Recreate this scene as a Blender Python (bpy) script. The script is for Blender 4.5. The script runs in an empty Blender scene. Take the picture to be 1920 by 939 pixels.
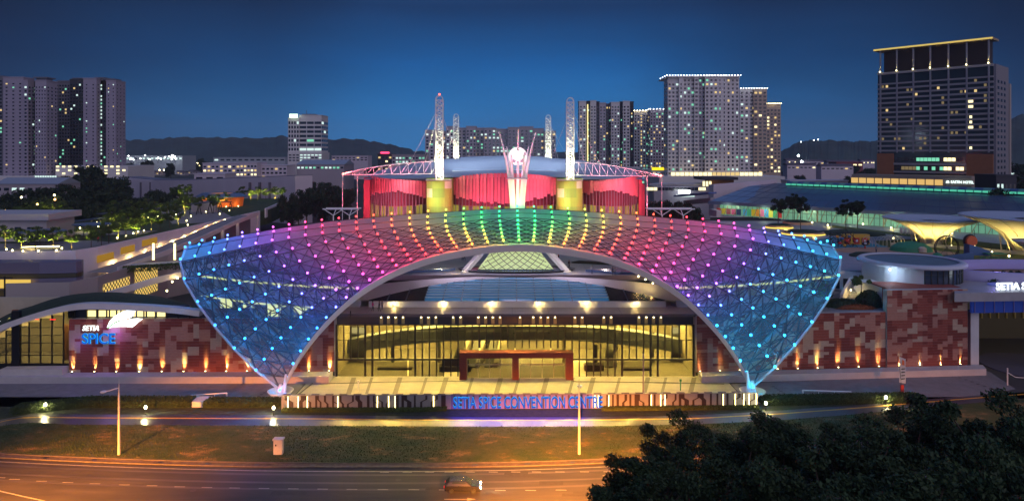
import bpy, bmesh, math, random
import numpy as np
from mathutils import Vector, Matrix, Euler
R = math.radians; PI = math.pi
S = bpy.context.scene
# ---------------------------------------------------------------- camera
F, H = 1274.0, 40.0
cam = bpy.data.cameras.new('camera'); cam.sensor_width = 36; cam.lens = F/1920*36
cam.shift_y = (290-469.5)/1920; cam.clip_end = 12000; cam.clip_start = 1
camo = bpy.data.objects.new('camera', cam); S.collection.objects.link(camo)
camo.location = (0, 0, H); camo.rotation_euler = (R(90), 0, 0); S.camera = camo
# ---------------------------------------------------------------- world, dusk light, exposure
wd = bpy.data.worlds.new('World'); S.world = wd; wd.use_nodes = True
nt = wd.node_tree; nt.nodes.clear()
def N(nt, t, **k):
    n = nt.nodes.new(t)
    for a, b in k.items():
        if a in ('operation', 'blend_type', 'data_type', 'sky_type', 'noise_dimensions', 'feature', 'attribute_name', 'interpolation', 'attribute_type'): setattr(n, a, b)
    return n
sky = nt.nodes.new('ShaderNodeTexSky'); sky.sky_type = 'NISHITA'; sky.sun_disc = False
sky.sun_elevation = R(-3.5); sky.sun_rotation = R(200); sky.altitude = 30
bg1 = nt.nodes.new('ShaderNodeBackground'); bg1.inputs[1].default_value = 0.10
nt.links.new(sky.outputs[0], bg1.inputs[0])
tc = nt.nodes.new('ShaderNodeTexCoord')
sp = nt.nodes.new('ShaderNodeSeparateXYZ'); nt.links.new(tc.outputs['Generated'], sp.inputs[0])
rp = nt.nodes.new('ShaderNodeValToRGB'); nt.links.new(sp.outputs['Z'], rp.inputs[0])
el = rp.color_ramp.elements
el[0].position = 0.0; el[0].color = (.03, .25, .62, 1)
el[1].position = 1.0; el[1].color = (.08, .18, .46, 1)
for p, c in ((.06, (.016, .185, .50)), (.13, (.006, .1, .32)), (.21, (.005, .038, .13)), (.42, (.05, .13, .36))):
    e = el.new(p); e.color = (*c, 1)
# brighter band of dusk sky straight ahead (compass direction), falling off to the sides
dv = nt.nodes.new('ShaderNodeMath'); dv.operation = 'MULTIPLY'; nt.links.new(sp.outputs['X'], dv.inputs[0]); nt.links.new(sp.outputs['X'], dv.inputs[1])
r2 = nt.nodes.new('ShaderNodeValToRGB'); nt.links.new(dv.outputs[0], r2.inputs[0])
e2 = r2.color_ramp.elements; e2[0].color = (1.08, 1.08, 1.08, 1); e2[1].position = .42; e2[1].color = (.2, .17, .19, 1)
e = e2.new(.12); e.color = (.60, .56, .57, 1)
r2.color_ramp.interpolation = 'EASE'
mx = nt.nodes.new('ShaderNodeMix'); mx.data_type = 'RGBA'; mx.blend_type = 'MULTIPLY'; mx.inputs[0].default_value = 1
nt.links.new(rp.outputs[0], mx.inputs[6]); nt.links.new(r2.outputs[0], mx.inputs[7])
# faint thin cloud and unevenness in the dusk air
mpc = nt.nodes.new('ShaderNodeMapping'); mpc.inputs['Scale'].default_value = (1.6, 1.6, 7); nt.links.new(tc.outputs['Generated'], mpc.inputs[0])
ncl = nt.nodes.new('ShaderNodeTexNoise'); ncl.inputs['Scale'].default_value = 1.7; ncl.inputs['Detail'].default_value = 5; ncl.inputs['Distortion'].default_value = .6; nt.links.new(mpc.outputs[0], ncl.inputs['Vector'])
mrc = nt.nodes.new('ShaderNodeMapRange'); mrc.inputs[1].default_value = .3; mrc.inputs[2].default_value = .7; mrc.inputs[3].default_value = .86; mrc.inputs[4].default_value = 1.13; nt.links.new(ncl.outputs[0], mrc.inputs[0])
bg2 = nt.nodes.new('ShaderNodeBackground'); nt.links.new(mrc.outputs[0], bg2.inputs[1]); nt.links.new(mx.outputs[2], bg2.inputs[0])
ad = nt.nodes.new('ShaderNodeAddShader'); nt.links.new(bg1.outputs[0], ad.inputs[0]); nt.links.new(bg2.outputs[0], ad.inputs[1])
wo = nt.nodes.new('ShaderNodeOutputWorld'); nt.links.new(ad.outputs[0], wo.inputs[0])
# afterglow fill added behind the camera: soft pink light that turns walls mauve
sl = bpy.data.lights.new('afterglow_fill', 'SUN'); sl.energy = .95; sl.angle = R(80); sl.color = (.88, .7, .76)
so = bpy.data.objects.new('afterglow_fill', sl); S.collection.objects.link(so); so.rotation_euler = (R(62), 0, R(30))
S.view_settings.view_transform = 'Standard'; S.view_settings.look = 'None'; S.view_settings.gamma = 1; S.view_settings.exposure = 0
cy = S.cycles
cy.max_bounces = 5; cy.diffuse_bounces = 2; cy.glossy_bounces = 2; cy.transmission_bounces = 3; cy.transparent_max_bounces = 14; cy.volume_bounces = 0
cy.sample_clamp_indirect = 3; cy.sample_clamp_direct = 0; cy.caustics_reflective = False; cy.caustics_refractive = False
cy.use_light_tree = True; cy.use_denoising = True; cy.use_adaptive_sampling = False; cy.adaptive_threshold = 0.02
try: cy.denoiser = 'OPENIMAGEDENOISE'
except Exception: pass
# ---------------------------------------------------------------- helpers
col = S.collection
def W(u, v, Y): return Vector(((u-960)*Y/F, Y, H-(v-290)*Y/F))
def G(u, v, z=0.0):
    Y = F*(H-z)/(v-290); return Vector(((u-960)*Y/F, Y, z))
def Xu(u, Y): return (u-960)*Y/F
def Zv(v, Y): return H-(v-290)*Y/F
MATS = {}
def mat(name, c, rough=.7, metal=0, emit=None, es=0, noise=0, nscale=.5, bump=0, spec=.5, stretch=None):
    if name in MATS: return MATS[name]
    m = bpy.data.materials.new(name); m.use_nodes = True; t = m.node_tree; b = t.nodes['Principled BSDF']
    b.inputs['Base Color'].default_value = (*c, 1); b.inputs['Roughness'].default_value = rough; b.inputs['Metallic'].default_value = metal
    b.inputs['Specular IOR Level'].default_value = spec
    if emit: b.inputs['Emission Color'].default_value = (*emit, 1); b.inputs['Emission Strength'].default_value = es
    if noise or bump:
        g = t.nodes.new('ShaderNodeNewGeometry'); mp = t.nodes.new('ShaderNodeMapping'); t.links.new(g.outputs['Position'], mp.inputs[0])
        if stretch: mp.inputs['Scale'].default_value = stretch
        nz = t.nodes.new('ShaderNodeTexNoise'); nz.inputs['Scale'].default_value = nscale; nz.inputs['Detail'].default_value = 6; nz.inputs['Roughness'].default_value = .65
        t.links.new(mp.outputs[0], nz.inputs['Vector'])
        if noise:
            r = t.nodes.new('ShaderNodeValToRGB'); t.links.new(nz.outputs[0], r.inputs[0])
            r.color_ramp.elements[0].position = .3; r.color_ramp.elements[1].position = .72
            r.color_ramp.elements[0].color = (*[x*(1-noise) for x in c], 1); r.color_ramp.elements[1].color = (*[min(1, x*(1+noise)) for x in c], 1)
            t.links.new(r.outputs[0], b.inputs['Base Color'])
        if bump:
            bp = t.nodes.new('ShaderNodeBump'); bp.inputs['Strength'].default_value = bump; bp.inputs['Distance'].default_value = .3
            t.links.new(nz.outputs[0], bp.inputs['Height']); t.links.new(bp.outputs[0], b.inputs['Normal'])
    MATS[name] = m; return m
def emis(name, c, s):
    if name in MATS: return MATS[name]
    m = bpy.data.materials.new(name); m.use_nodes = True; t = m.node_tree; t.nodes.clear()
    e = t.nodes.new('ShaderNodeEmission'); e.inputs[0].default_value = (*c, 1); e.inputs[1].default_value = s
    o = t.nodes.new('ShaderNodeOutputMaterial'); t.links.new(e.outputs[0], o.inputs[0]); MATS[name] = m; return m
def glassy(name, c, alpha, rough=.08, refl=.12):
    """thin pane: mostly see-through, some tinted film and a reflection"""
    if name in MATS: return MATS[name]
    m = bpy.data.materials.new(name); m.use_nodes = True; t = m.node_tree; t.nodes.clear()
    tr = t.nodes.new('ShaderNodeBsdfTransparent'); tr.inputs[0].default_value = (*[.55+.45*x for x in c], 1)
    p = t.nodes.new('ShaderNodeBsdfPrincipled'); p.inputs['Base Color'].default_value = (*c, 1); p.inputs['Roughness'].default_value = rough
    x = t.nodes.new('ShaderNodeMixShader'); x.inputs[0].default_value = alpha
    t.links.new(tr.outputs[0], x.inputs[1]); t.links.new(p.outputs[0], x.inputs[2])
    o = t.nodes.new('ShaderNodeOutputMaterial'); t.links.new(x.outputs[0], o.inputs[0]); MATS[name] = m; return m

class MB:
    def __init__(s): s.v = []; s.f = []; s.m = []; s.a = []
    def face(s, pts, m=0):
        i = len(s.v); s.v += [tuple(p) for p in pts]; s.f.append(tuple(range(i, i+len(pts)))); s.m.append(m); return s
    def box(s, x0, x1, y0, y1, z0, z1, m=0):
        return s.hexa([(x0,y0),(x1,y0),(x1,y1),(x0,y1)], z0, z1, m)
    def hexa(s, poly, z0, z1, m=0, top=None):
        """prism from a plan polygon; z1 may be a list of heights per corner"""
        n = len(poly); i = len(s.v); zz = z1 if isinstance(z1, (list, tuple)) else [z1]*n; z00 = z0 if isinstance(z0, (list, tuple)) else [z0]*n
        s.v += [(x, y, z00[k]) for k, (x, y) in enumerate(poly)] + [(x, y, zz[k]) for k, (x, y) in enumerate(poly)]
        s.f.append(tuple(range(i+n-1, i-1, -1))); s.m.append(m)
        s.f.append(tuple(range(i+n, i+2*n))); s.m.append(m if top is None else top)
        for k in range(n):
            j = (k+1) % n; s.f.append((i+k, i+j, i+n+j, i+n+k)); s.m.append(m)
        return s
    def cbox(s, c, d, rz=0, m=0):
        """box centred in plan on c (z = its base), size d, turned by rz"""
        ca, sa = math.cos(rz), math.sin(rz); P = []
        for a, b in ((-1,-1),(1,-1),(1,1),(-1,1)):
            x, y = a*d[0]/2, b*d[1]/2; P.append((c[0]+x*ca-y*sa, c[1]+x*sa+y*ca))
        return s.hexa(P, c[2], c[2]+d[2], m)
    def tube(s, p, q, r, n=5, m=0, r2=None):
        p = Vector(p); q = Vector(q); d = q-p
        if d.length < 1e-5: return s
        d.normalize(); a = d.orthogonal().normalized(); b = d.cross(a); i = len(s.v); r2 = r if r2 is None else r2
        for pt, rr in ((p, r), (q, r2)):
            for k in range(n):
                t = 2*PI*k/n; s.v.append(tuple(pt+a*math.cos(t)*rr+b*math.sin(t)*rr))
        for k in range(n):
            j = (k+1) % n; s.f.append((i+k, i+j, i+n+j, i+n+k)); s.m.append(m)
        s.f.append(tuple(range(i+n-1, i-1, -1))); s.m.append(m); s.f.append(tuple(range(i+n, i+2*n))); s.m.append(m)
        return s
    def path(s, pts, r, n=5, m=0):
        for a, b in zip(pts, pts[1:]): s.tube(a, b, r, n, m)
        return s
    def beam(s, pts, w, h, m=0, up=(0, 0, 1)):
        """continuous rectangular section along a polyline; top at the line"""
        pts = [Vector(p) for p in pts]; up = Vector(up); i = len(s.v); n = len(pts)
        for k, p in enumerate(pts):
            t = (pts[min(k+1, n-1)]-pts[max(k-1, 0)]).normalized(); sd = t.cross(up).normalized(); u2 = sd.cross(t).normalized()
            for a, b in ((-1, -1), (1, -1), (1, 0), (-1, 0)): s.v.append(tuple(p+sd*a*w/2+u2*b*h))
        for k in range(n-1):
            for c in range(4):
                d = (c+1) % 4; s.f.append((i+4*k+c, i+4*k+d, i+4*k+4+d, i+4*k+4+c)); s.m.append(m)
        s.f.append((i+3, i+2, i+1, i)); s.m.append(m); j = i+4*(n-1); s.f.append((j, j+1, j+2, j+3)); s.m.append(m)
        return s
    def wall(s, pts, h, t, m=0, zb=None):
        """wall along a plan polyline: pts (x,y,ztop); h height below top (or zb base)"""
        n = len(pts); L = []; Rr = []
        for k in range(n):
            a = Vector(pts[max(k-1, 0)][:2]); b = Vector(pts[min(k+1, n-1)][:2]); d = (b-a).normalized(); nn = Vector((-d.y, d.x))*t/2
            p = Vector(pts[k][:2]); L.append(p+nn); Rr.append(p-nn)
        for k in range(n-1):
            z = [pts[k][2], pts[k+1][2], pts[k+1][2], pts[k][2]]
            b = [zb]*4 if zb is not None else [q-h for q in z]
            s.hexa([tuple(Rr[k]), tuple(Rr[k+1]), tuple(L[k+1]), tuple(L[k])], b, z, m)
        return s
    def lathe(s, c, prof, n=24, m=0, sx=1, sy=1, cap=True):
        i = len(s.v)
        for r, z in prof:
            for k in range(n):
                t = 2*PI*k/n; s.v.append((c[0]+r*math.cos(t)*sx, c[1]+r*math.sin(t)*sy, c[2]+z))
        for a in range(len(prof)-1):
            for k in range(n):
                j = (k+1) % n; s.f.append((i+a*n+k, i+a*n+j, i+(a+1)*n+j, i+(a+1)*n+k)); s.m.append(m)
        if cap:
            s.f.append(tuple(range(i+n-1, i-1, -1))); s.m.append(m); j = i+(len(prof)-1)*n; s.f.append(tuple(range(j, j+n))); s.m.append(m)
        return s
    def ball(s, c, r, n=8, m=0, sz=1):
        k = max(3, n//2); return s.lathe(c, [(max(.001, r*math.sin(PI*a/k)), -r*sz*math.cos(PI*a/k)) for a in range(k+1)], n, m, cap=False)
    def sheet(s, rows, m=0, mf=None):
        i = len(s.v); nr = len(rows); nc = len(rows[0])
        for r in rows: s.v += [tuple(p) for p in r]
        for a in range(nr-1):
            for b in range(nc-1):
                s.f.append((i+a*nc+b, i+a*nc+b+1, i+(a+1)*nc+b+1, i+(a+1)*nc+b)); s.m.append(mf(a, b) if mf else m)
        return s
    def build(s, name, mats, parent=None, smooth=False, origin=None):
        me = bpy.data.meshes.new(name)
        V = np.array(s.v, dtype=float).reshape(-1, 3)
        if parent is not None: org = WORLD[parent.name]
        elif origin is not None: org = Vector(origin)
        else:
            lo, hi = V.min(0), V.max(0); org = Vector(((lo[0]+hi[0])/2, (lo[1]+hi[1])/2, lo[2]))
        V = V-np.array(org); me.from_pydata(V.tolist(), [], s.f)
        if not isinstance(mats, (list, tuple)): mats = [mats]
        for m in mats: me.materials.append(m)
        if len(mats) > 1: me.polygons.foreach_set('material_index', s.m)
        if smooth: me.polygons.foreach_set('use_smooth', [True]*len(me.polygons))
        me.update()
        o = bpy.data.objects.new(name, me); col.objects.link(o)
        if parent is not None: o.parent = parent
        else: o.location = org
        WORLD[o.name] = org; return o
WORLD = {}
def thing(name, label, cat, loc=(0, 0, 0), group=None, rz=0):
    o = bpy.data.objects.new(name, None); col.objects.link(o); o.location = loc; o.rotation_euler = (0, 0, rz); o.empty_display_size = .5
    WORLD[o.name] = Vector(loc); tag(o, label, cat, group); return o
def tag(o, label=None, cat=None, group=None, kind=None):
    if label: o['label'] = label
    if cat: o['category'] = cat
    if group: o['group'] = group
    if kind: o['kind'] = kind
    return o
def struct(o): o['kind'] = 'structure'; return o
def copy_tree(o, parent=None):
    c = o.copy(); col.objects.link(c)
    if parent is not None: c.parent = parent
    for ch in list(o.children): copy_tree(ch, c)
    return c
def place(proto, used, loc, rz=0, sc=1, label=None, group=None):
    """first call moves the prototype itself, later calls copy it"""
    o = proto if not used else copy_tree(proto)
    used.append(1); o.location = loc; o.rotation_euler = (0, 0, rz); o.scale = (sc,)*3 if not isinstance(sc, tuple) else sc
    if label: o['label'] = label
    if group: o['group'] = group
    return o
def lamp(name, kind, loc, power, color, parent=None, radius=.1, spot=60, blend=.5, aim=None, size=None):
    l = bpy.data.lights.new(name, kind); l.energy = power; l.color = color
    if kind == 'SPOT': l.spot_size = R(spot); l.spot_blend = blend; l.shadow_soft_size = radius
    elif kind == 'POINT': l.shadow_soft_size = radius
    elif kind == 'AREA': l.shape = 'RECTANGLE'; l.size, l.size_y = size
    o = bpy.data.objects.new(name, l); col.objects.link(o)
    loc = Vector(loc)
    if parent is not None: o.parent = parent; o.location = loc-WORLD[parent.name]
    else: o.location = loc
    if aim is not None: o.rotation_euler = (Vector(aim)-loc).to_track_quat('-Z', 'Y').to_euler()
    return o
def text(name, body, size, loc, m, parent=None, rx=90, rz=0, ext=.05, align='LEFT', shear=0, sx=1, off=0):
    c = bpy.data.curves.new(name, 'FONT'); c.body = body; c.size = size; c.extrude = ext; c.align_x = align; c.shear = shear; c.offset = off
    c.materials.append(m); o = bpy.data.objects.new(name, c); col.objects.link(o)
    bpy.context.view_layer.update(); me = bpy.data.meshes.new_from_object(o.evaluated_get(bpy.context.evaluated_depsgraph_get())); bpy.data.objects.remove(o)
    me.materials.clear(); me.materials.append(m); o = bpy.data.objects.new(name, me); col.objects.link(o); loc = Vector(loc)
    if parent is not None: o.parent = parent; o.location = loc-WORLD[parent.name]
    else: o.location = loc
    o.rotation_euler = (R(rx), 0, R(rz)); o.scale = (sx, 1, 1); return o
def bezlerp(pts, x):
    """smooth interpolation of table [(x, val...)]"""
    for k in range(len(pts)-1):
        if x <= pts[k+1][0] or k == len(pts)-2:
            a, b = pts[k], pts[k+1]; t = (x-a[0])/(b[0]-a[0])
            def tan(i, c):
                i0, i1 = max(i-1, 0), min(i+1, len(pts)-1); return (pts[i1][c]-pts[i0][c])/(pts[i1][0]-pts[i0][0])
            h = b[0]-a[0]; out = []
            for c in range(1, len(a)):
                m0, m1 = tan(k, c)*h, tan(k+1, c)*h
                out.append((2*t**3-3*t*t+1)*a[c]+(t**3-2*t*t+t)*m0+(-2*t**3+3*t*t)*b[c]+(t**3-t*t)*m1)
            return out
# ---------------------------------------------------------------- materials
WHITE = mat('white_render', (.62, .6, .62), .6, noise=.08, nscale=.25)
CONC = mat('concrete', (.4, .39, .39), .75, noise=.18, nscale=.3)
STEEL = mat('white_steel', (.75, .75, .76), .4)
DARKST = mat('dark_steel', (.03, .035, .045), .45, metal=.3)
BLACK = mat('black_metal', (.012, .012, .014), .4)
GLASSD = mat('dark_glass', (.02, .03, .045), .12, spec=.8)
ROOFG = mat('roof_blue_grey', (.16, .2, .26), .45, noise=.12, nscale=.2)
YEL = (1, .70, .22); YELG = (1, .82, .2)
LITW = emis('lit_window_warm', (1, .72, .28), 1.0); LITC = emis('lit_window_cool', (.5, 1, .8), .8); LITY = emis('lit_window_yellow', (1, .8, .3), 1.8)
LAMPY = emis('lamp_glow_yellow', (1, .85, .4), 14); LAMPW = emis('lamp_glow_white', (.9, .97, 1), 10); LAMPO = emis('lamp_glow_orange', (1, .55, .15), 10)
TRUNK = mat('bark', (.09, .065, .045), .9, noise=.3, nscale=3)
# ================================================================ GROUND, ROAD, LAWN, PATHS
# ---- ground
struct(MB().box(-5200, 5200, -40, 6500, -1, -.02).build('ground', mat('ground_dark', (.035, .038, .03), .95, noise=.4, nscale=.02)))
RB = [(-60, 852), (0, 858), (80, 862), (160, 865.5), (250, 869), (350, 872), (480, 875), (640, 876.5), (800, 876.5), (960, 874), (1060, 871), (1130, 868), (1300, 860), (1500, 846), (1800, 815)]
road_back = [G(u, v) for u, v in RB]
asph = bpy.data.materials.new('asphalt'); asph.use_nodes = True
def fill(m, cols, scale, rough, rough2=None, det=8, bump=.15, stretch=(1, 1, 1)):
    t = m.node_tree; b = t.nodes['Principled BSDF']; g = t.nodes.new('ShaderNodeNewGeometry'); mp = t.nodes.new('ShaderNodeMapping'); mp.inputs['Scale'].default_value = stretch
    t.links.new(g.outputs['Position'], mp.inputs[0]); nz = t.nodes.new('ShaderNodeTexNoise'); nz.inputs['Scale'].default_value = scale; nz.inputs['Detail'].default_value = det; nz.inputs['Roughness'].default_value = .7
    t.links.new(mp.outputs[0], nz.inputs['Vector']); r = t.nodes.new('ShaderNodeValToRGB'); t.links.new(nz.outputs[0], r.inputs[0]); E = r.color_ramp.elements
    for k, (p, c) in enumerate(cols):
        e = E[k] if k < 2 else E.new(p); e.position = p; e.color = (*c, 1)
    t.links.new(r.outputs[0], b.inputs['Base Color']); b.inputs['Roughness'].default_value = rough
    if rough2 is not None:
        rr = t.nodes.new('ShaderNodeMapRange'); rr.inputs[3].default_value = rough; rr.inputs[4].default_value = rough2; t.links.new(nz.outputs[0], rr.inputs[0]); t.links.new(rr.outputs[0], b.inputs['Roughness'])
    if bump:
        n2 = t.nodes.new('ShaderNodeTexNoise'); n2.inputs['Scale'].default_value = 6; t.links.new(g.outputs['Position'], n2.inputs['Vector'])
        bp = t.nodes.new('ShaderNodeBump'); bp.inputs['Strength'].default_value = bump; bp.inputs['Distance'].default_value = .1; t.links.new(n2.outputs[0], bp.inputs['Height']); t.links.new(bp.outputs[0], b.inputs['Normal'])
    return m
fill(asph, ((.3, (.016, .015, .016)), (.55, (.034, .032, .032)), (.72, (.055, .05, .048))), .35, .7, .85, stretch=(.25, 1.6, 1))
m = MB(); m.sheet([[ (p.x, p.y-(0 if k else 45), .02) for p in road_back] for k in (0, 1)]); struct(m.build('road', asph))
PAINT = mat('road_paint', (.26, .25, .22), .6, noise=.25, nscale=2)
def strip(pts, off, w, z, n='x'):
    m = MB(); A = []; B = []
    for p in pts: A.append((p.x, p.y-off, z)); B.append((p.x, p.y-off-w, z))
    return m.sheet([B, A])
m = strip(road_back, .95, .17, .026)
for a in (G(0, 921), ):
    q = [G(-30, 914), G(0, 920), G(40, 929), G(80, 938), G(120, 948)]; m.sheet([[(p.x, p.y-.12, .026) for p in q], [(p.x, p.y+.06, .026) for p in q]])
DC = [(0, 895), (27, 898), (78, 901.5), (127, 904), (178, 906.3), (233, 908.3), (285, 910), (337, 912), (388, 913.2), (440, 914.2), (495, 915), (550, 915.8), (605, 916.3), (660, 916.8), (718, 917.2), (776, 917.4), (833, 917.8), (880, 918.2), (938, 918.8), (995, 918.8), (1052, 918.2), (1113, 917.5), (1175, 916.5), (1240, 915)]
def dash(m, u, v, du, w=.14):
    a = G(u-du/2, v+.0); b = G(u+du/2, v+.25); m.face([(a.x, a.y-w/2, .026), (b.x, b.y-w/2, .026), (b.x, b.y+w/2, .026), (a.x, a.y+w/2, .026)])
for u, v in DC: dash(m, u, v, 20)
for u in (721, 763.5, 805, 842, 882, 925, 967, 1006, 1050, 1096, 1140, 1184): dash(m, u, 884.3-.002*(u-950), 17)
for u in (1143, 1190): dash(m, u, 891.5, 26)
def arrow(m, u, v, L):
    a = G(u, v); m.box(a.x, a.x+L*.75, a.y-.08, a.y+.08, .025, .0262); m.face([(a.x+L*.72, a.y-.32, .0262), (a.x+L, a.y, .0262), (a.x+L*.72, a.y+.32, .0262)])
arrow(m, 833, 935.5, 3.7); arrow(m, 840, 900, 3.3)
struct(m.build('road_markings', PAINT))
# kerb and concrete channel along the road
KC = mat('kerb_concrete', (.1, .085, .07), .8, noise=.35, nscale=1.5)
m = MB(); pts = [(p.x, p.y, .14) for p in road_back]; m.wall(pts, .14, .25)
p2 = [(p.x, p.y+1.05, .14) for p in road_back]; m.wall(p2, .14, .18); struct(m.build('kerb', KC))
m = MB(); m.sheet([[(p.x, p.y+.1, .07) for p in road_back], [(p.x, p.y+1, .07) for p in road_back]]); struct(m.build('kerb_gutter', mat('gutter', (.09, .07, .055), .9, noise=.5, nscale=1.2)))
m = MB()
for u in (66, 163, 294, 387, 480, 586, 681, 786, 890, 989, 1075): 
    p = G(u, 871 if u < 70 else 873); i = min(range(len(road_back)-1), key=lambda k: abs((road_back[k].x+road_back[k+1].x)/2-p.x))
    a, b = road_back[i], road_back[i+1]; y = a.y+(b.y-a.y)*(p.x-a.x)/(b.x-a.x); m.box(p.x-.35, p.x+.35, y+.22, y+.75, .075, .09)
struct(m.build('kerb_drain_grates', BLACK))
# lawn
lawnm = bpy.data.materials.new('lawn_grass'); lawnm.use_nodes = True
fill(lawnm, ((.40, (.018, .045, .006)), (.56, (.05, .06, .014)), (.66, (.2, .13, .045))), .3, .95, det=10, bump=.6, stretch=(.6, 1, 1))
pathf = [(-60, 815), (0, 798), (60, 792), (130, 796), (360, 797.5), (600, 798.5), (900, 800), (1100, 799.5), (1300, 796), (1460, 788), (1600, 777), (1800, 758), (1960, 744)]
pathb = [(-60, 800), (0, 787), (50, 777), (130, 777), (360, 777.5), (600, 778.5), (900, 782), (1100, 782), (1300, 779), (1460, 770), (1600, 760), (1800, 744), (1960, 732)]
m = MB(); lb = [(p.x, p.y+1.13, .13) for p in road_back]; nx = 120; 
def yat(pts, x):
    for a, b in zip(pts, pts[1:]):
        if a.x <= x <= b.x: return a.y+(b.y-a.y)*(x-a.x)/(b.x-a.x)
    return pts[0].y if x < pts[0].x else pts[-1].y
pf = [G(u, v) for u, v in pathf]; pb = [G(u, v) for u, v in pathb]
X0, X1 = -95, 95; rows = [[], []]
for k in range(nx+1):
    x = X0+(X1-X0)*k/nx; rows[0].append((x, yat(road_back, x)+1.13, .13)); rows[1].append((x, max(yat(pf, x), yat(road_back, x)+1.3)+.1, .05))
m.sheet(rows); struct(m.build('lawn', lawnm))
m = MB(); rows = [[], []]
for k in range(nx+1):
    x = X0+(X1-X0)*k/nx; rows[0].append((x, yat(pb, x)-.1, .045)); rows[1].append((x, 112.2 if abs(x-1) > 41 else 107.2, .045))
m.sheet(rows); struct(m.build('verge_grass', mat('verge', (.035, .045, .018), .95, noise=.5, nscale=1.2)))
# grass blades: one mass
rng = random.Random(3); m = MB()
for _ in range(42000):
    x = rng.uniform(-86, 60); y0 = yat(road_back, x)+1.2; y1 = yat(pf, x); y = rng.uniform(y0, y1); h = rng.uniform(.05, .12) if rng.random() < .8 else rng.uniform(.12, .3); a = rng.uniform(0, PI); dx, dy = math.cos(a)*.05, math.sin(a)*.05; t = (y-y0)/max(.1, y1-y0); z = .13-.08*t
    m.face([(x-dx, y-dy, z), (x+dx, y+dy, z), (x+dx*.3+rng.uniform(-.04, .04), y+dy*.3, z+h)])
tag(m.build('grass', lawnm), 'short patchy grass of the lawn between road and footpath', 'grass', kind='stuff')
# footpath: glossy damp paving with a yellow line
pathm = mat('footpath_paving', (.04, .036, .055), .36, noise=.2, nscale=1.5, bump=.05)
m = MB(); rows = [[], []]
for k in range(nx+1):
    x = X0+(X1-X0)*k/nx; rows[0].append((x, yat(pf, x), .06)); rows[1].append((x, yat(pb, x), .06))
m.sheet(rows); struct(m.build('footpath', pathm))
m = MB(); rows = [[], []]
for k in range(nx+1):
    x = X0+(X1-X0)*k/nx; y = yat(pf, x)*.35+yat(pb, x)*.65; rows[0].append((x, y-.17, .066)); rows[1].append((x, y+.17, .066))
m.sheet(rows); struct(m.build('footpath_line', mat('yellow_paint', (.7, .34, .03), .5, noise=.1, nscale=3)))
# plaza and drives
pl = bpy.data.materials.new('plaza_paving'); pl.use_nodes = True
fill(pl, ((.3, (.27, .25, .22)), (.7, (.4, .37, .33))), .3, .5, .75, bump=.05)
m = MB(); m.box(-36, 38, 108.2, 123, -.02, .05); struct(m.build('plaza', pl))
PD = mat('plaza_dark_band', (.13, .12, .11), .6, noise=.15, nscale=.8)
m = MB()
for k in range(-7, 8):      # bands fanning out from the doors
    x = k*4.4+1+(k % 3)*.5; w = .5+.35*(k % 2); sl_ = x*.07+.9
    m.face([(x-sl_*1.5, 108.4, .054), (x-sl_*1.5+w, 108.4, .054), (x+w, 122, .054), (x, 122, .054)])
for y in (112.2, 115.6, 119): m.box(-35.5, 37.5, y, y+.05, .0535, .0542)
m.beam([(-35, 118.5, .12), (-20, 119.6, .12), (-9, 119.9, .12), (-8.2, 120.2, .12), (-8, 121, .12)], .16, .08); m.beam([(37, 118.5, .12), (22, 119.4, .12), (11.4, 119.7, .12), (10.6, 120.2, .12)], .16, .08)
struct(m.build('plaza_bands', PD))
dr = mat('drive_concrete', (.2, .19, .2), .75, noise=.18, nscale=.6)
m = MB(); m.hexa([(-110, 107), (-36.2, 109.2), (-36.2, 119), (-98, 119.6), (-118, 119)], -.01, .045); m.hexa([(38.2, 109.2), (88, 111), (125, 114), (140, 150), (84, 150), (84, 124.8), (38.2, 118.5)], -.01, .045); struct(m.build('driveway', dr))
m = MB(); m.tube((-36.1, 109.2, .06), (-34.6, 121, .06), .12, 4)
for a, b in (((-42.4, 110), (-41, 117.6)), ((46, 111), (45, 118)), ((83, 113), (80, 123))):
    for k in range(9):
        t0 = k/9; t1 = t0+.06; x = a[0]+(b[0]-a[0])*t0; y = a[1]+(b[1]-a[1])*t0; m.cbox((x, y, .05), (.5, .35, .012))
struct(m.build('drive_markings', BLACK))
struct(MB().hexa([(76, 111.5), (86, 116), (88, 125), (84, 138), (92, 150), (150, 150), (150, 111)], .0, .06).build('ramp_road', mat('ramp_asphalt', (.05, .05, .055), .6, noise=.15)))
m = MB(); c = []
for k in range(25):
    t = 2*PI*k/24; c.append((98+8.5*math.cos(t), 128+8.8*math.sin(t)))
m.hexa(c[:-1], .05, .2); struct(m.build('roundabout_island', mat('island', (.09, .085, .12), .8)))
yat_ = lambda k: (yat(road_back, -70+5*k)-86.5)
# worn patches, manholes and tyre bands in the asphalt
rp = random.Random(15); m = MB()
for n_ in range(7):
    zp = .0228+.0003*n_; x = rp.uniform(-55, 8); y = rp.uniform(79.5, 85); L_ = rp.uniform(2, 6); h_ = rp.uniform(.7, 1.4); m.face([(x, y, zp), (x+L_, y+.05, zp), (x+L_+.1, y+h_, zp), (x+.1, y+h_-.06, zp)])
struct(m.build('road_patches', mat('asphalt_patch', (.027, .025, .025), .8, noise=.3, nscale=2)))
m = MB()
for x, y in ((-38, 81), (-14, 83.6), (-3, 80.4)): m.lathe((x, y, .0252), [(.36, 0), (.35, .002), (.05, .002)], 16, cap=False)
struct(m.build('manhole_covers', mat('manhole_iron', (.03, .028, .026), .5, metal=.5)))
m = MB()
for y in (80.6, 82.2, 84.3): m.sheet([[(-70+5*k, y+yat_(k), .0216) for k in range(18)], [(-70+5*k, y+.45+yat_(k), .0216) for k in range(18)]])
struct(m.build('road_wear', mat('asphalt_worn', (.05, .046, .044), .6, noise=.5, nscale=.8, stretch=(.2, 3, 1))))
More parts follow.
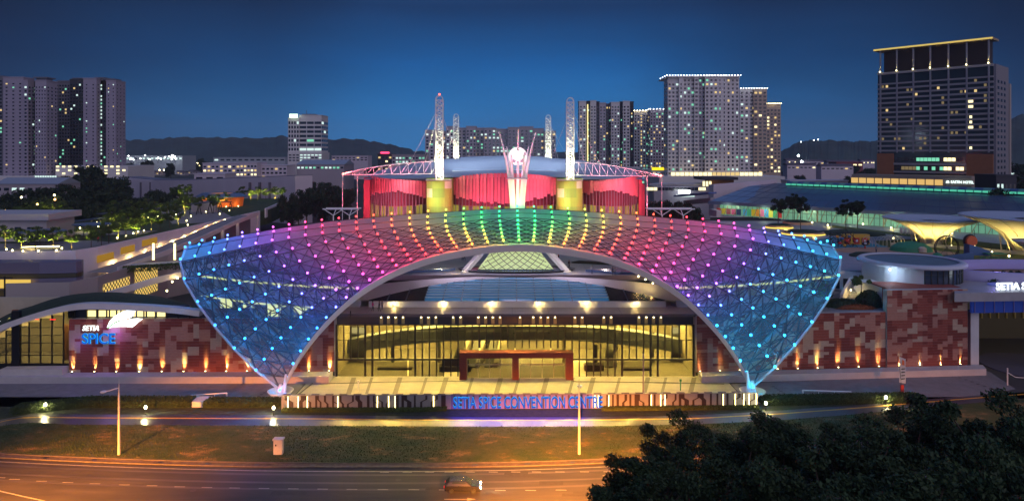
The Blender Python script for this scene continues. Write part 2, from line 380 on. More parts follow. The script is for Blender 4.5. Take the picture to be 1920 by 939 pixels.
# ---- distant hills
def hills(name, Y, pts, seed, c, dep=500, zb=-1):
    rng = random.Random(seed); rows = [[] for _ in range(5)]; m = MB(); n = 220; u0, u1 = pts[0][0], pts[-1][0]
    for k in range(n+1):
        u = u0+(u1-u0)*k/n; v = bezlerp(pts, u)[0] + rng.uniform(-1, 1)*1.1 + 1.2*math.sin(u*.21+seed)
        z = Zv(v, Y); x = Xu(u, Y)
        for j, (f, g) in enumerate(((-.9, 0), (-.5, .5), (-.2, .82), (0, 1), (1, 0))):
            rows[j].append((x*(1+f*dep/Y), Y+f*dep, zb+(z-zb)*g*(1 if j == 3 else .95+.05*math.sin(u*.031*(j+2)+seed*2+j)+.03*math.sin(u*.11+j*3))))
    return struct(m.sheet(rows).build(name, c))
HM = mat('wooded_hill', (.03, .055, .05), .95, noise=.6, nscale=.012)
hills('hills', 3000, [(150, 262), (235, 262), (265, 263), (300, 260), (340, 257), (390, 258), (440, 258), (490, 259), (530, 255), (570, 260), (620, 262), (660, 260), (700, 266), (740, 273), (770, 281), (800, 290), (1100, 292)], 1, HM)
hills('wooded_hill', 2200, [(1440, 299), (1465, 284), (1490, 270), (1510, 264), (1540, 263), (1600, 265), (1650, 264), (1750, 262), (1860, 240), (1895, 222), (1930, 212), (2050, 200)], 5, HM, 300)
hills('far_hills', 3600, [(-300, 282), (0, 276), (120, 272), (200, 268), (300, 280), (700, 284), (1100, 285), (1450, 285), (1800, 280), (2200, 275)], 9, HM, 300)
# ================================================================ THE CANOPY (lattice arch)
XM = 1.25
def z7(x, y): return (320+x/2.608, 380+y/2.608)
rows_uv = []
T = {0: {0: (526, 731), 3: z7(643, 727), 6: z7(771, 568), 9: z7(923, 430), 12: (745.4, 503), 15: (828.4, 474.3), 20: (973, 456)},
 1: {0: z7(419, 821), 3: z7(545, 667), 6: z7(698, 522), 9: z7(879, 398), 12: (738, 493.5), 15: (822, 466), 20: (972, 448.5)},
 2: {0: z7(312, 717), 3: z7(470, 580), 6: z7(646, 455), 9: z7(851, 347), 12: (731, 482.4), 15: (816.5, 458.8), 20: (972, 441)},
 3: {0: z7(217, 608), 3: z7(401, 495), 6: z7(601, 388), 9: z7(820, 300), 12: (723, 470), 15: (811.4, 451), 20: (971.5, 433.5)},
 4: {0: z7(132, 495), 3: z7(338, 405), 6: z7(557, 322), 9: z7(788, 254), 12: (715.6, 457.7), 15: (807, 442.4), 20: (971, 426)},
 5: {0: z7(66, 384), 3: z7(285, 318), 6: z7(517, 255), 9: z7(759, 204), 12: (708, 443.7), 15: (804, 433), 20: (970.5, 418)},
 6: {0: z7(47, 290), 3: z7(263, 243), 6: z7(497, 196), 9: z7(742, 159), 12: (702, 430.5), 15: (802, 422.4), 20: (970, 409)},
 7: {0: (347.6, 468.6), 3: (427, 453.5), 6: (513.6, 438.7), 9: (604.5, 427.5), 12: (700.6, 419), 15: (802, 411), 20: (970, 400)},
 8: {0: (357, 460.5), 3: (428, 446), 6: (513, 430.5), 9: (604, 417), 12: (701, 408), 15: (803, 400), 20: (970, 391.5)}}
YC = [121, 126.5, 132, 137, 142, 147, 152, 157.5, 163]; YL = [111.6, 112.2, 113.2, 115, 118, 122, 127, 133, 139]
NI, NK = 40, 9
P = {}
for k in range(9):
    tab = sorted((i, *uv) for i, uv in T[k].items())
    um = tab[-1][1]; tab2 = tab+[(40-q[0], 2*um-q[1], q[2]) for q in tab[-2:-4:-1]]
    for i in range(21):
        u, v = bezlerp(tab2, i)
        Y = YL[k]+(YC[k]-YL[k])*math.sin(PI/2*i/20); P[i, k] = W(u, v, Y)
for i in range(21):
    if i == 20:
        for k in range(9): P[i, k].x = XM
    P[i, 9] = P[i, 8]+Vector((0, 5, -2.2))
for i in range(21, 41):      # right half: nearly the mirror image, measured feet and tips
    for k in range(10):
        q = P[40-i, k]; w_ = (i-20)/20; k_ = min(k, 8); um0 = 972-k_*.3; um = um0*(1-w_)+(968.5-1.9*k_)*w_; ul = 960+q.x*F/q.y; vl = 290+(H-q.z)*F/q.y
        P[i, k] = W(2*um-ul, vl-(6 if k < 6 else 3.5)*w_, q.y)
# smooth the seam at the crown
cnp = thing('lattice_canopy', 'huge saddle shaped lattice canopy arching over the hall entrance, dotted with coloured lamps', 'canopy', (XM, 121, 0))
def nrm(i, k):
    a = P[min(i+1, NI), k]-P[max(i-1, 0), k]; b = P[i, min(k+1, 9)]-P[i, max(k-1, 0)]; n = a.cross(b)
    if n.length < 1e-6: return Vector((0, -1, .5)).normalized()
    n.normalize()
    o_ = Vector(((P[i, k].x-XM)*.006, -.55, .8)); return n if n.dot(o_) > 0 else -n
NV = {(i, k): nrm(i, k) for i in range(NI+1) for k in range(10)}
# glazed skin: shallow pyramids, see-through at the legs, fritted towards the crown
skm = bpy.data.materials.new('fritted_glass_skin'); skm.use_nodes = True; t = skm.node_tree; t.nodes.clear()
at = t.nodes.new('ShaderNodeAttribute'); at.attribute_name = 'frit'
tr = t.nodes.new('ShaderNodeBsdfTransparent'); tr.inputs[0].default_value = (.5, .68, .76, 1)
pr = t.nodes.new('ShaderNodeBsdfPrincipled'); pr.inputs['Roughness'].default_value = .55; pr.inputs['Base Color'].default_value = (.28, .38, .43, 1); pr.inputs['Metallic'].default_value = 0
mxs = t.nodes.new('ShaderNodeMixShader'); t.links.new(at.outputs['Fac'], mxs.inputs[0]); t.links.new(tr.outputs[0], mxs.inputs[1]); t.links.new(pr.outputs[0], mxs.inputs[2])
ot = t.nodes.new('ShaderNodeOutputMaterial'); t.links.new(mxs.outputs[0], ot.inputs[0])
m = MB(); frit = []; IN = {}
for i in range(NI):
    for k in range(9):
        a, b, c, d = P[i, k], P[i+1, k], P[i+1, k+1], P[i, k+1]; ce = (a+b+c+d)/4; n = (NV[i, k]+NV[i+1, k+1]).normalized()
        IN[i, k] = ce-n*1.5
        q = min(i+.5, 39.5-i); f = .22+.68*max(0, min(1, (q+.55*k-8.2)/5))
        if k >= 6: f = max(f, .8)
        cc = ce-n*(.12 if k < 7 else .02)
        for e in ((a, b), (b, c), (c, d), (d, a)): m.face([e[0], e[1], cc]); frit.append(f)
sk = m.build('glass_skin', skm, cnp)
ca = sk.data.attributes.new('frit', 'FLOAT', 'FACE'); ca.data.foreach_set('value', frit)
# steel: outer grid + diagonals + inner layer of the space frame
m = MB(); r = .14
for i in range(NI+1):
    for k in range(10):
        if i < NI and k > 0: m.tube(P[i, k], P[i+1, k], r, 4)
        if k < 9: m.tube(P[i, k], P[i, k+1], r, 4)
        if i < NI and k < 6: m.tube(P[i, k], P[i+1, k+1], .09, 3); m.tube(P[i+1, k], P[i, k+1], .09, 3)
LT = mat('lattice_steel', (.06, .065, .08), .9, spec=.1)
m.build('lattice_tubes', LT, cnp)
m = MB()
for i in range(NI):
    for k in range(8):
        for e in ((i, k), (i+1, k), (i+1, k+1), (i, k+1)): m.tube(P[e], IN[i, k], .1, 3)
        if i < NI-1: m.tube(IN[i, k], IN[i+1, k], .09, 3)
        if k < 7: m.tube(IN[i, k], IN[i, k+1], .09, 3)
m.build('space_frame', LT, cnp)
# ribs: white pipes behind the glass of the two legs
for i in list(range(1, 13, 2))+list(range(28, 40, 2)):
    MB().path([P[i, k]-NV[i, k]*2.4 for k in range(1, 9)], .26, 6).build('arch_rib', mat('rib_grey', (.35, .36, .38), .4), cnp)
# front edge beam and thin side edge members
fe = [P[i, 0]+Vector((0, -.25, -.05)) for i in range(NI+1)]
def smooth(pts, n):
    out = []; tab = [(k, *p) for k, p in enumerate(pts)]
    for j in range((len(pts)-1)*n+1):
        x = j/n; out.append(Vector(pts[-1]) if x >= len(pts)-1 else Vector(bezlerp(tab, x)))
    return out
m = MB(); pts = smooth(fe, 2); n_ = len(pts)
i0 = len(m.v)
for k, p in enumerate(pts):      # lip that is widest at the crown and thins towards the feet
    s_ = math.sin(PI*k/(n_-1)); hgt = .35+.95*s_; dep = .5+.7*s_
    t_ = (pts[min(k+1, n_-1)]-pts[max(k-1, 0)]).normalized(); inn = Vector((-t_.z, 0, t_.x)); inn = inn if inn.z > 0 or (inn.z == 0) else -inn
    side = Vector((t_.z, 0, -t_.x)); 
    if k > 0 and side.dot(ps) < 0: side = -side
    if k == 0: side = side if side.x > 0 else -side
    ps = side
    for a, b in ((0, -dep), (hgt, -dep*.6), (hgt, dep), (0, dep)): m.v.append(tuple(p+side*a+Vector((0, b, 0))))
for k in range(n_-1):
    for c in range(4):
        d = (c+1) % 4; m.f.append((4*k+c, 4*k+d, 4*k+4+d, 4*k+4+c)); m.m.append(0)
m.f.append((0, 1, 2, 3)); m.m.append(0); j = 4*(n_-1); m.f.append((j, j+1, j+2, j+3)); m.m.append(0)
m.build('front_edge_beam', STEEL, cnp)
for i in (0, 40): MB().path([P[i, k] for k in range(10)], .2, 6).build('side_edge_tube', mat('edge_grey', (.45, .47, .5), .4), cnp)
MB().path([P[i, 9]-Vector((0, 0, .1)) for i in range(NI+1)], .2, 5).build('rear_edge_tube', STEEL, cnp)
# ---- the lamps
RAMP = [(0, (.0, .32, 1)), (3, (.01, .26, 1)), (5, (.14, .14, 1)), (6.4, (.5, .08, 1)), (8, (.95, .04, .45)), (9.6, (1, .02, .13)), (11.6, (1, .012, .02)), (13.2, (1, .04, .01)), (14.3, (1, .13, .01)), (15.4, (1, .34, .02)), (16.6, (.8, .55, .03)), (17.8, (.15, .75, .05)), (19, (.0, .72, .1)), (21, (.0, .66, .2)), (26, (.0, .6, .25))]
def led_col(i, k):
    q = min(i, 40-i); d = q-2.2+.5*min(k, 7)
    if d < 0: d = 0
    for (a, ca_), (b, cb_) in zip(RAMP, RAMP[1:]):
        if a <= d <= b:
            t = (d-a)/(b-a); c = [x+(y-x)*t for x, y in zip(ca_, cb_)]; break
    if i > 20 and q < 6: c = [c[0]*.5, min(1, c[1]*1.5), c[2]*.9]
    return c
ledm = bpy.data.materials.new('canopy_lamp_glow'); ledm.use_nodes = True; t = ledm.node_tree; t.nodes.clear()
oi = t.nodes.new('ShaderNodeObjectInfo'); em = t.nodes.new('ShaderNodeEmission'); em.inputs[1].default_value = 7; t.links.new(oi.outputs['Color'], em.inputs[0])
wh = t.nodes.new('ShaderNodeEmission'); wh.inputs[0].default_value = (1, .95, .95, 1); wh.inputs[1].default_value = .25; ads = t.nodes.new('ShaderNodeAddShader'); t.links.new(em.outputs[0], ads.inputs[0]); t.links.new(wh.outputs[0], ads.inputs[1])
ot = t.nodes.new('ShaderNodeOutputMaterial'); t.links.new(ads.outputs[0], ot.inputs[0])
def ico(r):
    bm = bmesh.new(); bmesh.ops.create_icosphere(bm, subdivisions=1, radius=r); me = bpy.data.meshes.new('canopy_lamp'); bm.to_mesh(me); bm.free(); return me
lme = ico(.23); lme.materials.append(ledm)
order = []
for i in range(NI+1):
    for k in range(10):
        p = P[i, k]+NV[i, k]*.62; order.append((p.length, i, k, p))
order.sort(); led_rest = {}
for d, i, k, p in order:
    if k < 9: lamp('canopy_lamp_light', 'POINT', P[i, k]+NV[i, k]*.95, 180 if 8 < i < 32 else 210, led_col(i, k), cnp, 0)
for n, (d, i, k, p) in enumerate(order):
    c = led_col(i, k)
    if n < 100:
        o = bpy.data.objects.new('canopy_lamp', lme); col.objects.link(o); o.parent = cnp; o.location = p-WORLD[cnp.name]; o.color = (*c, 1)
    else: led_rest.setdefault(0, []).append((p, c))
# the remaining lamps: one part, colour stored per lamp
ledr = bpy.data.materials.new('canopy_lamp_glow_field'); ledr.use_nodes = True; t = ledr.node_tree; t.nodes.clear()
at = t.nodes.new('ShaderNodeAttribute'); at.attribute_name = 'lampcol'; em = t.nodes.new('ShaderNodeEmission'); em.inputs[1].default_value = 7; t.links.new(at.outputs['Color'], em.inputs[0])
wh = t.nodes.new('ShaderNodeEmission'); wh.inputs[0].default_value = (1, .95, .95, 1); wh.inputs[1].default_value = .25; ads = t.nodes.new('ShaderNodeAddShader'); t.links.new(em.outputs[0], ads.inputs[0]); t.links.new(wh.outputs[0], ads.inputs[1])
ot = t.nodes.new('ShaderNodeOutputMaterial'); t.links.new(ads.outputs[0], ot.inputs[0])
m = MB(); lc = []
lv = [v.co.copy() for v in lme.vertices]; lf = [tuple(p.vertices) for p in lme.polygons]
for p, c in led_rest[0]:
    b = len(m.v); m.v += [tuple(p+q) for q in lv]; m.f += [tuple(b+x for x in f) for f in lf]; m.m += [0]*len(lf); lc += [(*c, 1)]*len(lf)
o = m.build('canopy_lamp_field', ledr, cnp); o['kind'] = 'stuff'
a_ = o.data.attributes.new('lampcol', 'FLOAT_COLOR', 'FACE'); a_.data.foreach_set('color', [x for c in lc for x in c])
m = MB()
for d, i, k, p in order: m.tube(P[i, k], p, .04, 3)
m.build('lamp_stalks', DARKST, cnp)
# feet: concrete cups and steel shoes
for s_, lab in ((-1, 'left of the plaza, lit blue'), (1, 'right of the plaza, lit turquoise')):
    f = P[0 if s_ < 0 else 40, 0]; b = thing('footing_cup', 'white concrete cup at the foot of the canopy '+lab, 'footing', (f.x, f.y, 0), 'cups at the canopy feet')
    m = MB(); m.lathe((f.x, f.y, 0), [(.9, 0), (2.1, 1.35), (1.9, 1.35), (.8, .35)], 28); m.build('cup', WHITE, b, True)
    m = MB(); m.tube((f.x, f.y, .2), f+Vector((0, 0, 1.0)), .75, 8, r2=.25); m.tube((f.x-.5*s_, f.y, .2), f+Vector((-.9*s_, 0, 2.6)), .42, 8, r2=.2); m.build('steel_shoe', STEEL, b)
# ================================================================ SIGN WALL IN FRONT OF THE PLAZA
rng = random.Random(11)
SWP = [(-36.2, 106.8), (-9.6, 107.05), (12.6, 107.3), (39.0, 108.0)]
panel = mat('wall_panel_pale', (.3, .28, .26), .6, noise=.08, nscale=.6); brown = mat('brown_strip', (.045, .025, .022), .5)
stripl = emis('strip_light_yellow', (1, .78, .3), 7)
for n, (a, b) in enumerate(zip(SWP, SWP[1:])):
    lab = ['pale low wall with dark kinked stripes and glowing slots, left of the blue lettering', 'low violet lit wall carrying the blue convention centre lettering', 'pale low wall with dark kinked stripes and glowing slots, right of the blue lettering'][n]
    w = thing('sign_wall' if n == 1 else 'patterned_wall', lab, 'wall', (a[0], a[1], 0), 'low wall along the footpath')
    MB().wall([(a[0]+.01, a[1], 2.3), (b[0]-.01, b[1], 2.3)], 2.3, .35, zb=0).build('wall_panel', panel if n != 1 else mat('violet_panel', (.17, .12, .24), .6), w)  # violet light on the middle panel is put into its colour
    L = b[0]-a[0]; ys = lambda x: a[1]+(b[1]-a[1])*(x-a[0])/L-.18
    m = MB()
    for k in range(int(L/2.2)): m.box(a[0]+.3+k*2.2, a[0]+1.5+k*2.2, ys(a[0]+k*2.2)-.02, ys(a[0]+k*2.2)+.35, 2.302, 2.42)
    m.build('coping_block', mat('coping', (.12, .1, .15), .7), w)
    if n != 1:
        lights = ([541, 560, 577, 634, 708, 729, 741, 813] if n == 0 else [1115, 1122, 1141, 1221, 1239, 1247, 1357, 1380, 1396, 1406, 1420])
        m = MB(); x = a[0]+1.2
        while x < b[0]-.9:
            wd_ = rng.choice((.28, .32, .4, .7)); kink = rng.choice((0, 0, 0, .4, -.4, .8, -.7)); y = ys(x)-.03
            z1, z2 = (.9, 1.3) if rng.random() < .5 else (1.2, 1.6)
            pts = [(x, .08), (x, z1), (x+kink, z2), (x+kink, 2.22)]
            for p, q in zip(pts, pts[1:]): m.face([(p[0], y, p[1]), (p[0]+wd_, y, p[1]), (q[0]+wd_, y, q[1]), (q[0], y, q[1])])
            x += wd_+rng.uniform(.32, .8)+max(0, kink)
        m.build('dark_stripes', brown, w)
        for u in lights:
            x = max(a[0]+.15, min(b[0]-.15, Xu(u, a[1]))); y = ys(x)-.09
            MB().box(x-.055, x+.055, y-.03, y, .3, 2.15).build('slot_light', stripl, w)
    else:
        m = MB()
        for k in range(22): x = a[0]+.4+k*1.0; m.box(x, x+.3, ys(x)-.03, ys(x)-.004, .1, 2.2)
        m.build('dark_stripes', brown, w)
        lm = emis('sign_blue_face', (.03, .15, .8), .75); le = emis('sign_cyan_edge', (.02, .5, 1), 1.6)
        text('sign_letters', 'SETIA SPICE CONVENTION CENTRE', 2.5, (a[0]+.35, a[1]-.62, .3), lm, w, rz=.6, ext=.05, sx=.757*.93*.83, off=.02)
        text('sign_letter_halo', 'SETIA SPICE CONVENTION CENTRE', 2.5, (a[0]+.35, a[1]-.5, .3), le, w, rz=.6, ext=.02, sx=.757*.93*.83, off=.04)
        lamp('sign_glow_lamp', 'AREA', ((a[0]+b[0])/2, a[1]-.8, 2.3), 900, (.05, .03, 1), w, aim=((a[0]+b[0])/2, a[1]-4.6, 0), size=(22, .5))
        lamp('sign_wash', 'AREA', ((a[0]+b[0])/2, a[1]-1.2, .2), 200, (.45, .04, 1), w, aim=((a[0]+b[0])/2, a[1], 1.6), size=(22, .3))
def leafy(m, x0, x1, yf, h, w, n, rng, ls=.13, z=0):
    for _ in range(n):
        x = rng.uniform(x0, x1); y = yf(x)+rng.uniform(0, w); zz = z+h*rng.uniform(.75, 1.05) if rng.random() < .6 else z+rng.uniform(.1, h)
        if zz < z+h*.75: y = yf(x)+rng.choice((0, w))+rng.uniform(-.05, .05)
        a = Vector((rng.gauss(0, 1), rng.gauss(0, 1), rng.gauss(0, 1))).normalized(); b = a.orthogonal().normalized(); c = a.cross(b); p = Vector((x, y, zz)); s = ls*rng.uniform(.6, 1.3)
        m.face([p-b*s, p+c*s*.6, p+b*s, p-c*s*.6])
hedgem = mat('hedge_leaves', (.04, .065, .018), .85, noise=.45, nscale=2); lowm = mat('low_hedge', (.07, .1, .02), .85, noise=.3, nscale=2)
def hedge(name, lab, x0, x1, yf, h, w, n, ma, seed, z=.04, ls=.13, grp=None):
    rg = random.Random(seed); m = MB(); st = max(2, int((x1-x0)/2)); P_ = [(x0+(x1-x0)*k/st, yf(x0+(x1-x0)*k/st)+w/2, z+h*.82) for k in range(st+1)]
    m.wall(P_, h, w*.86, zb=z); leafy(m, x0, x1, yf, h, w, n, rg, ls, z); return tag(m.build(name, ma), lab, 'hedge', grp)
hedge('clipped_hedge', 'low clipped hedge along the foot of the patterned wall left of the lettering', -35.8, -10.2, lambda x: 105.35+.01*(x+36)-max(0, (x+14))*-.1, .42, .95, 9000, lowm, 1)
hedge('clipped_hedge', 'low clipped hedge along the foot of the patterned wall right of the lettering', 14, 38.8, lambda x: 105.9+.025*(x-14), .42, 1.0, 9000, lowm, 2)
hedge('clipped_hedge', 'long dark hedge behind the footpath left of the white gap', -77, -50.9, lambda x: 107.2+max(0, (-68-x))*-.35, 1.1, 2.6, 14000, hedgem, 3, grp='dark hedges behind the footpath')
hedge('clipped_hedge', 'dark hedge between the white gap and the canopy foot', -48.8, -36.6, lambda x: 107.2, 1.0, 2.3, 7000, hedgem, 4, grp='dark hedges behind the footpath')
hedge('clipped_hedge', 'dark hedge on the right behind the footpath, beside the feather flag', 40, 66, lambda x: 108.0+.05*(x-40), 1.0, 2.6, 14000, hedgem, 5, grp='dark hedges behind the footpath')
tag(MB().hexa([(-50.7, 107.6), (-48.95, 107.6), (-48.6, 110.2), (-51.2, 110.2)], .04, .9).build('drain_headwall', WHITE), 'small white concrete block filling the gap in the hedge', 'headwall')
for lab, pts in (('thin white rail on posts above the left hedge', [G(358, 741, .6), G(425, 736, .6)]), ('thin turquoise lit rail on posts above the right hedge', [G(1505, 731, .6), G(1596, 734, .6)])):
    a, b = pts; w = thing('low_rail', lab, 'railing', (a.x, a.y, 0)); MB().tube(a, b, .12, 5).tube(Vector((a.x if 'right' in lab else b.x, a.y if 'right' in lab else b.y, .05)), (a if 'right' in lab else b), .14, 5).build('rail', STEEL, w)
    m = MB()
    for t_ in (0, .33, .66, 1): p = a.lerp(b, t_); m.tube((p.x, p.y, 0), p, .05, 4)
    m.build('post', STEEL, w)
# ================================================================ CONVENTION HALL
hall = thing('convention_hall', 'long glazed convention hall glowing yellow behind the plaza, between two patchwork walls', 'building', (1, 122.5, 0))
HX0, HX1, HY = -31.6, 32.7, 122.5
inner = mat('interior_cream', (.5, .44, .33), .7, noise=.1, nscale=.4); floorm = mat('lobby_floor', (.4, .36, .28), .25, noise=.2, nscale=.3)
m = MB(); m.box(HX0, HX1, HY+.15, 140, .03, .09); m.build('lobby_floor', floorm, hall)
m = MB(); m.box(HX0, HX1, 139.6, 140, .1, 10.6); m.box(HX0-.4, HX0, HY, 140, .1, 11); m.box(HX1, HX1+.4, HY, 140, .1, 11); m.build('lobby_wall', inner, hall)
m = MB(); m.box(HX0-.4, HX1+.4, HY+.3, 140, 10.35, 10.65); m.build('lobby_ceiling', inner, hall)
# curved mezzanine band
m = MB(); rows = [[], [], [], []]
for k in range(41):
    x = HX0+(HX1-HX0)*k/40; s_ = abs((x-.5)/32); zt = 7.6-3.2*s_**2.6; zb = 5.0-3.1*s_**2.2; y = 128.6+1.8*s_**2
    rows[0].append((x, y, zb)); rows[1].append((x, y, zt)); rows[2].append((x, y+2, zt)); rows[3].append((x, y+2, zb))
m.sheet(rows); m.build('mezzanine_band', mat('mezz_grey', (.24, .26, .3), .5), hall)
m = MB()
for k in range(9): x = -26+k*6.6; m.box(x-.12, x+.12, 128.3, 128.5, 6.2, 6.5)
m.path([(HX0+.3, 128, 6.4), (-20, 127.7, 6.8), (0, 127.6, 7.0), (20, 127.7, 6.8), (HX1-.3, 128, 6.4)], .04, 3); m.build('cable_and_speakers', BLACK, hall)
# escalators and stairs
m = MB()
for x in (-11.4, -8.4, -5.2, 17.4): m.hexa([(x, 127.5), (x+1.5, 127.5), (x+3.2, 137), (x+1.7, 137)], 0, [.3, .3, 6, 6]); 
m.build('escalator', mat('escalator_dark', (.07, .065, .06), .35), hall)
m = MB()
for x in (-9.8, -6.8, -3.4, 19): m.hexa([(x, 127.4), (x+.7, 127.4), (x+2.5, 137), (x+1.8, 137)], 0, [1.1, 1.1, 6.8, 6.8])
m.build('escalator_panel', mat('esc_white', (.7, .62, .45), .4), hall)
m = MB()
for x in (-23, -14, 10, 20, 27): m.tube((x, 131, 0), (x, 131, 10.3), .38, 8)
m.build('lobby_column', inner, hall)
m = MB(); m.box(-13.4, -7.6, 125, 126.6, .1, 1.0); m.box(-13.0, -8.0, 125.6, 126.2, 1.0, 2.1); m.box(13.4, 17, 125.4, 127, .1, 1.2); m.box(20.6, 25.6, 125.6, 126.8, .1, .5); m.box(-25, -18.6, 126, 127, .1, .45); m.box(15.4, 16, 127, 127.5, .1, 4.5); m.build('reception_desk', mat('desk_dark', (.045, .035, .03), .4), hall)
m = MB(); m.box(-17.3, -16.2, 139.4, 139.58, 4, 5.4); m.box(13, 15, 139.4, 139.58, 3.6, 5.6); m.box(-5, 3, 139.4, 139.58, 2.6, 4.4); m.build('wall_poster', mat('poster_blue', (.25, .3, .5), .5), hall)
m = MB(); m.box(-5.5, 8, 138.9, 139.5, 4.7, 4.85); m.box(-4, 6, 138.9, 139.5, 2.3, 2.4); m.build('cove_light', emis('cove_light', (1, .8, .35), 5), hall)
m = MB(); rg = random.Random(8)
for k in range(26):
    x = -30+k*2.45; m.box(x-.32, x+.32, 125+(k % 3)*3.2, 125.6+(k % 3)*3.2, 10.28, 10.34)
m.build('downlight', emis('downlight', (1, .85, .42), 9), hall)
for x in (-26, -16.5, -6, 4, 14, 23.5, 29.5): lamp('lobby_lamp', 'AREA', (x, 130.5, 10.1), 11000, (1, .7, .13), hall, aim=(x, 129.5, 0), size=(6, 9))
# top band of the facade: lamps over pale strips put in for their light streaks
m = MB(); m.box(HX0-.4, HX1+.4, HY+.05, HY+.25, 9.35, 11.05); m.build('fascia_band', mat('fascia_navy', (.02, .025, .045), .35), hall)
m = MB(); lm_ = MB(); clusters = [(715, 4), (790, 3), (850, 2), (897, 4), (975, 1), (1000, 4), (1078, 2), (1132, 2), (1198, 4)]
for u, c in clusters:
    for j in range(c):
        x = Xu(u+j*13.6, HY); lm_.box(x-.07, x+.07, HY-.28, HY-.2, 10.75, 10.9)
        m.box(x-.28, x+.28, HY-.02, HY+.04, 9.4, 10.95); lamp('fascia_streak', 'SPOT', (x, HY-.3, 11.0), 1400, (1, .8, .3), hall, .04, 44, .8, aim=(x, HY-.12, 9.4))
m.build('streak_panel', mat('streak_brass', (.45, .36, .16), .35, metal=.5), hall); lm_.build('fascia_light', emis('fascia_light', (1, .85, .45), 30), hall)
for u in (650, 735, 805, 870, 960, 1040, 1105, 1175, 1260): x = Xu(u, HY); lamp('plaza_fill_light', 'SPOT', (x, HY-.5, 10.6), 8000, (1, .66, .13), hall, .2, 120, .8, aim=(x, 113, 0))  # added spots to brighten the plaza, no fixtures of their own
# mullions, transoms
mu = MB(); hv = MB(); nb = 50
for k in range(nb+1):
    x = HX0+(HX1-HX0)*k/nb; heavy = k in (0, 5, 11, 20, 31, 40, 44, 45, 50) or k == 4
    lowx = not (-8.6 < x < 9.7)
    z0 = .1 if (lowx and (k % 1 == 0) and (heavy or 10 < k < 40)) else (3.1 if lowx else 5.2)
    (hv if heavy else mu).box(x-(.17 if heavy else .11), x+(.17 if heavy else .11), HY-.1, HY+.12, z0, 9.4)
mu.box(HX0, HX1, HY-.06, HY+.06, 6.55, 6.66)
hv.box(HX0, -8.7, HY-.16, HY+.16, 3.0, 3.3); hv.box(9.8, HX1, HY-.16, HY+.16, 3.0, 3.3); hv.box(HX0, HX1, HY-.12, HY+.12, 9.3, 9.5)
mu.build('mullion_frame', BLACK, hall); hv.build('facade_frame', BLACK, hall)
pane = glassy('facade_glass', (.06, .07, .05), .16)
for k in range(10):
    xa = HX0+(HX1-HX0)*k/10; xb = HX0+(HX1-HX0)*(k+1)/10
    MB().box(xa+.12, xb-.12, HY-.02, HY+.01, 3.35, 9.28).build('window_pane', pane, hall)
    if not (-10 < (xa+xb)/2 < 11): MB().box(xa+.12, xb-.12, HY-.02, HY+.01, .12, 2.98).build('window_pane', pane, hall)
# doorway portal
red = mat('portal_red', (.13, .022, .015), .6, noise=.2, nscale=2)
m = MB(); 
for x0, x1 in ((-9.35, -8.1), (.02, 1.2), (9.6, 10.9)): m.box(x0, x1, 120.6, 122.4, .05, 3.9)
m.box(-9.35, 10.9, 120.6, 122.4, 3.9, 4.85); m.build('portal', red, hall)
for x0, x1 in ((-8.1, .02), (1.2, 9.6)):
    d = MB(); d.box(x0+.05, x1-.05, 121.6, 121.7, 2.4, 2.55); d.box(x0+.05, x1-.05, 121.6, 121.7, 3.8, 3.9)
    for k in range(5): x = x0+.05+(x1-x0-.2)*k/4; d.box(x, x+.1, 121.6, 121.7, .05, 3.9)
    dd = d.build('door', mat('door_frame', (.35, .33, .25), .4), hall); MB().box(x0+.1, x1-.1, 121.64, 121.66, .1, 3.8).build('door_glass', pane, dd)
# roof terrace (upper walkway over the facade), parapet with lamps
terr = mat('terrace_paving', (.3, .26, .24), .6, noise=.18, nscale=.5)
m = MB(); m.box(-38, 39, HY-.4, 129, 10.95, 11.3); m.build('roof_terrace', terr, hall)
m = MB(); m.box(-38, 39, HY-.52, HY-.4, 10.9, 11.42)
for k in range(11): x = -33+k*6.6; m.box(x, x+.06, HY-.2, 127.9, 11.301, 11.306)
m.build('terrace_edge', mat('edge_dark', (.08, .07, .09), .5), hall)
pw = [(-37, 129.5, 12.2), (-27, 128.2, 12.35), (-14, 128.0, 12.4), (1, 128, 12.4), (16, 128, 12.4), (29, 128.2, 12.35), (38.5, 129.5, 12.2)]
MB().wall(pw[1:-1], 1.2, .3, zb=11.25).build('parapet', WHITE, hall)
for u in (739, 831, 921, 1011, 1099, 1190):
    x = Xu(u, 127.8); p = thing('parapet_lamp', 'small warm lamp on the white terrace parapet', 'lamp', (x, 127.7, 12.05), 'lamps along the terrace parapet')
    p['label'] = {739: 'warm parapet lamp beside the people on the terrace', 831: 'second warm parapet lamp from the left on the terrace', 921: 'third warm parapet lamp from the left on the terrace', 1011: 'fourth warm parapet lamp from the left, right of the pink reflection', 1099: 'fifth warm parapet lamp from the left on the terrace', 1190: 'rightmost warm parapet lamp on the terrace'}[u]
    MB().box(x-.14, x+.14, 127.6, 127.84, 12.0, 12.18).build('lamp_body', LAMPY, p); lamp('lamp_light', 'POINT', (x, 127.2, 12.0), 170, YEL, p, .08)
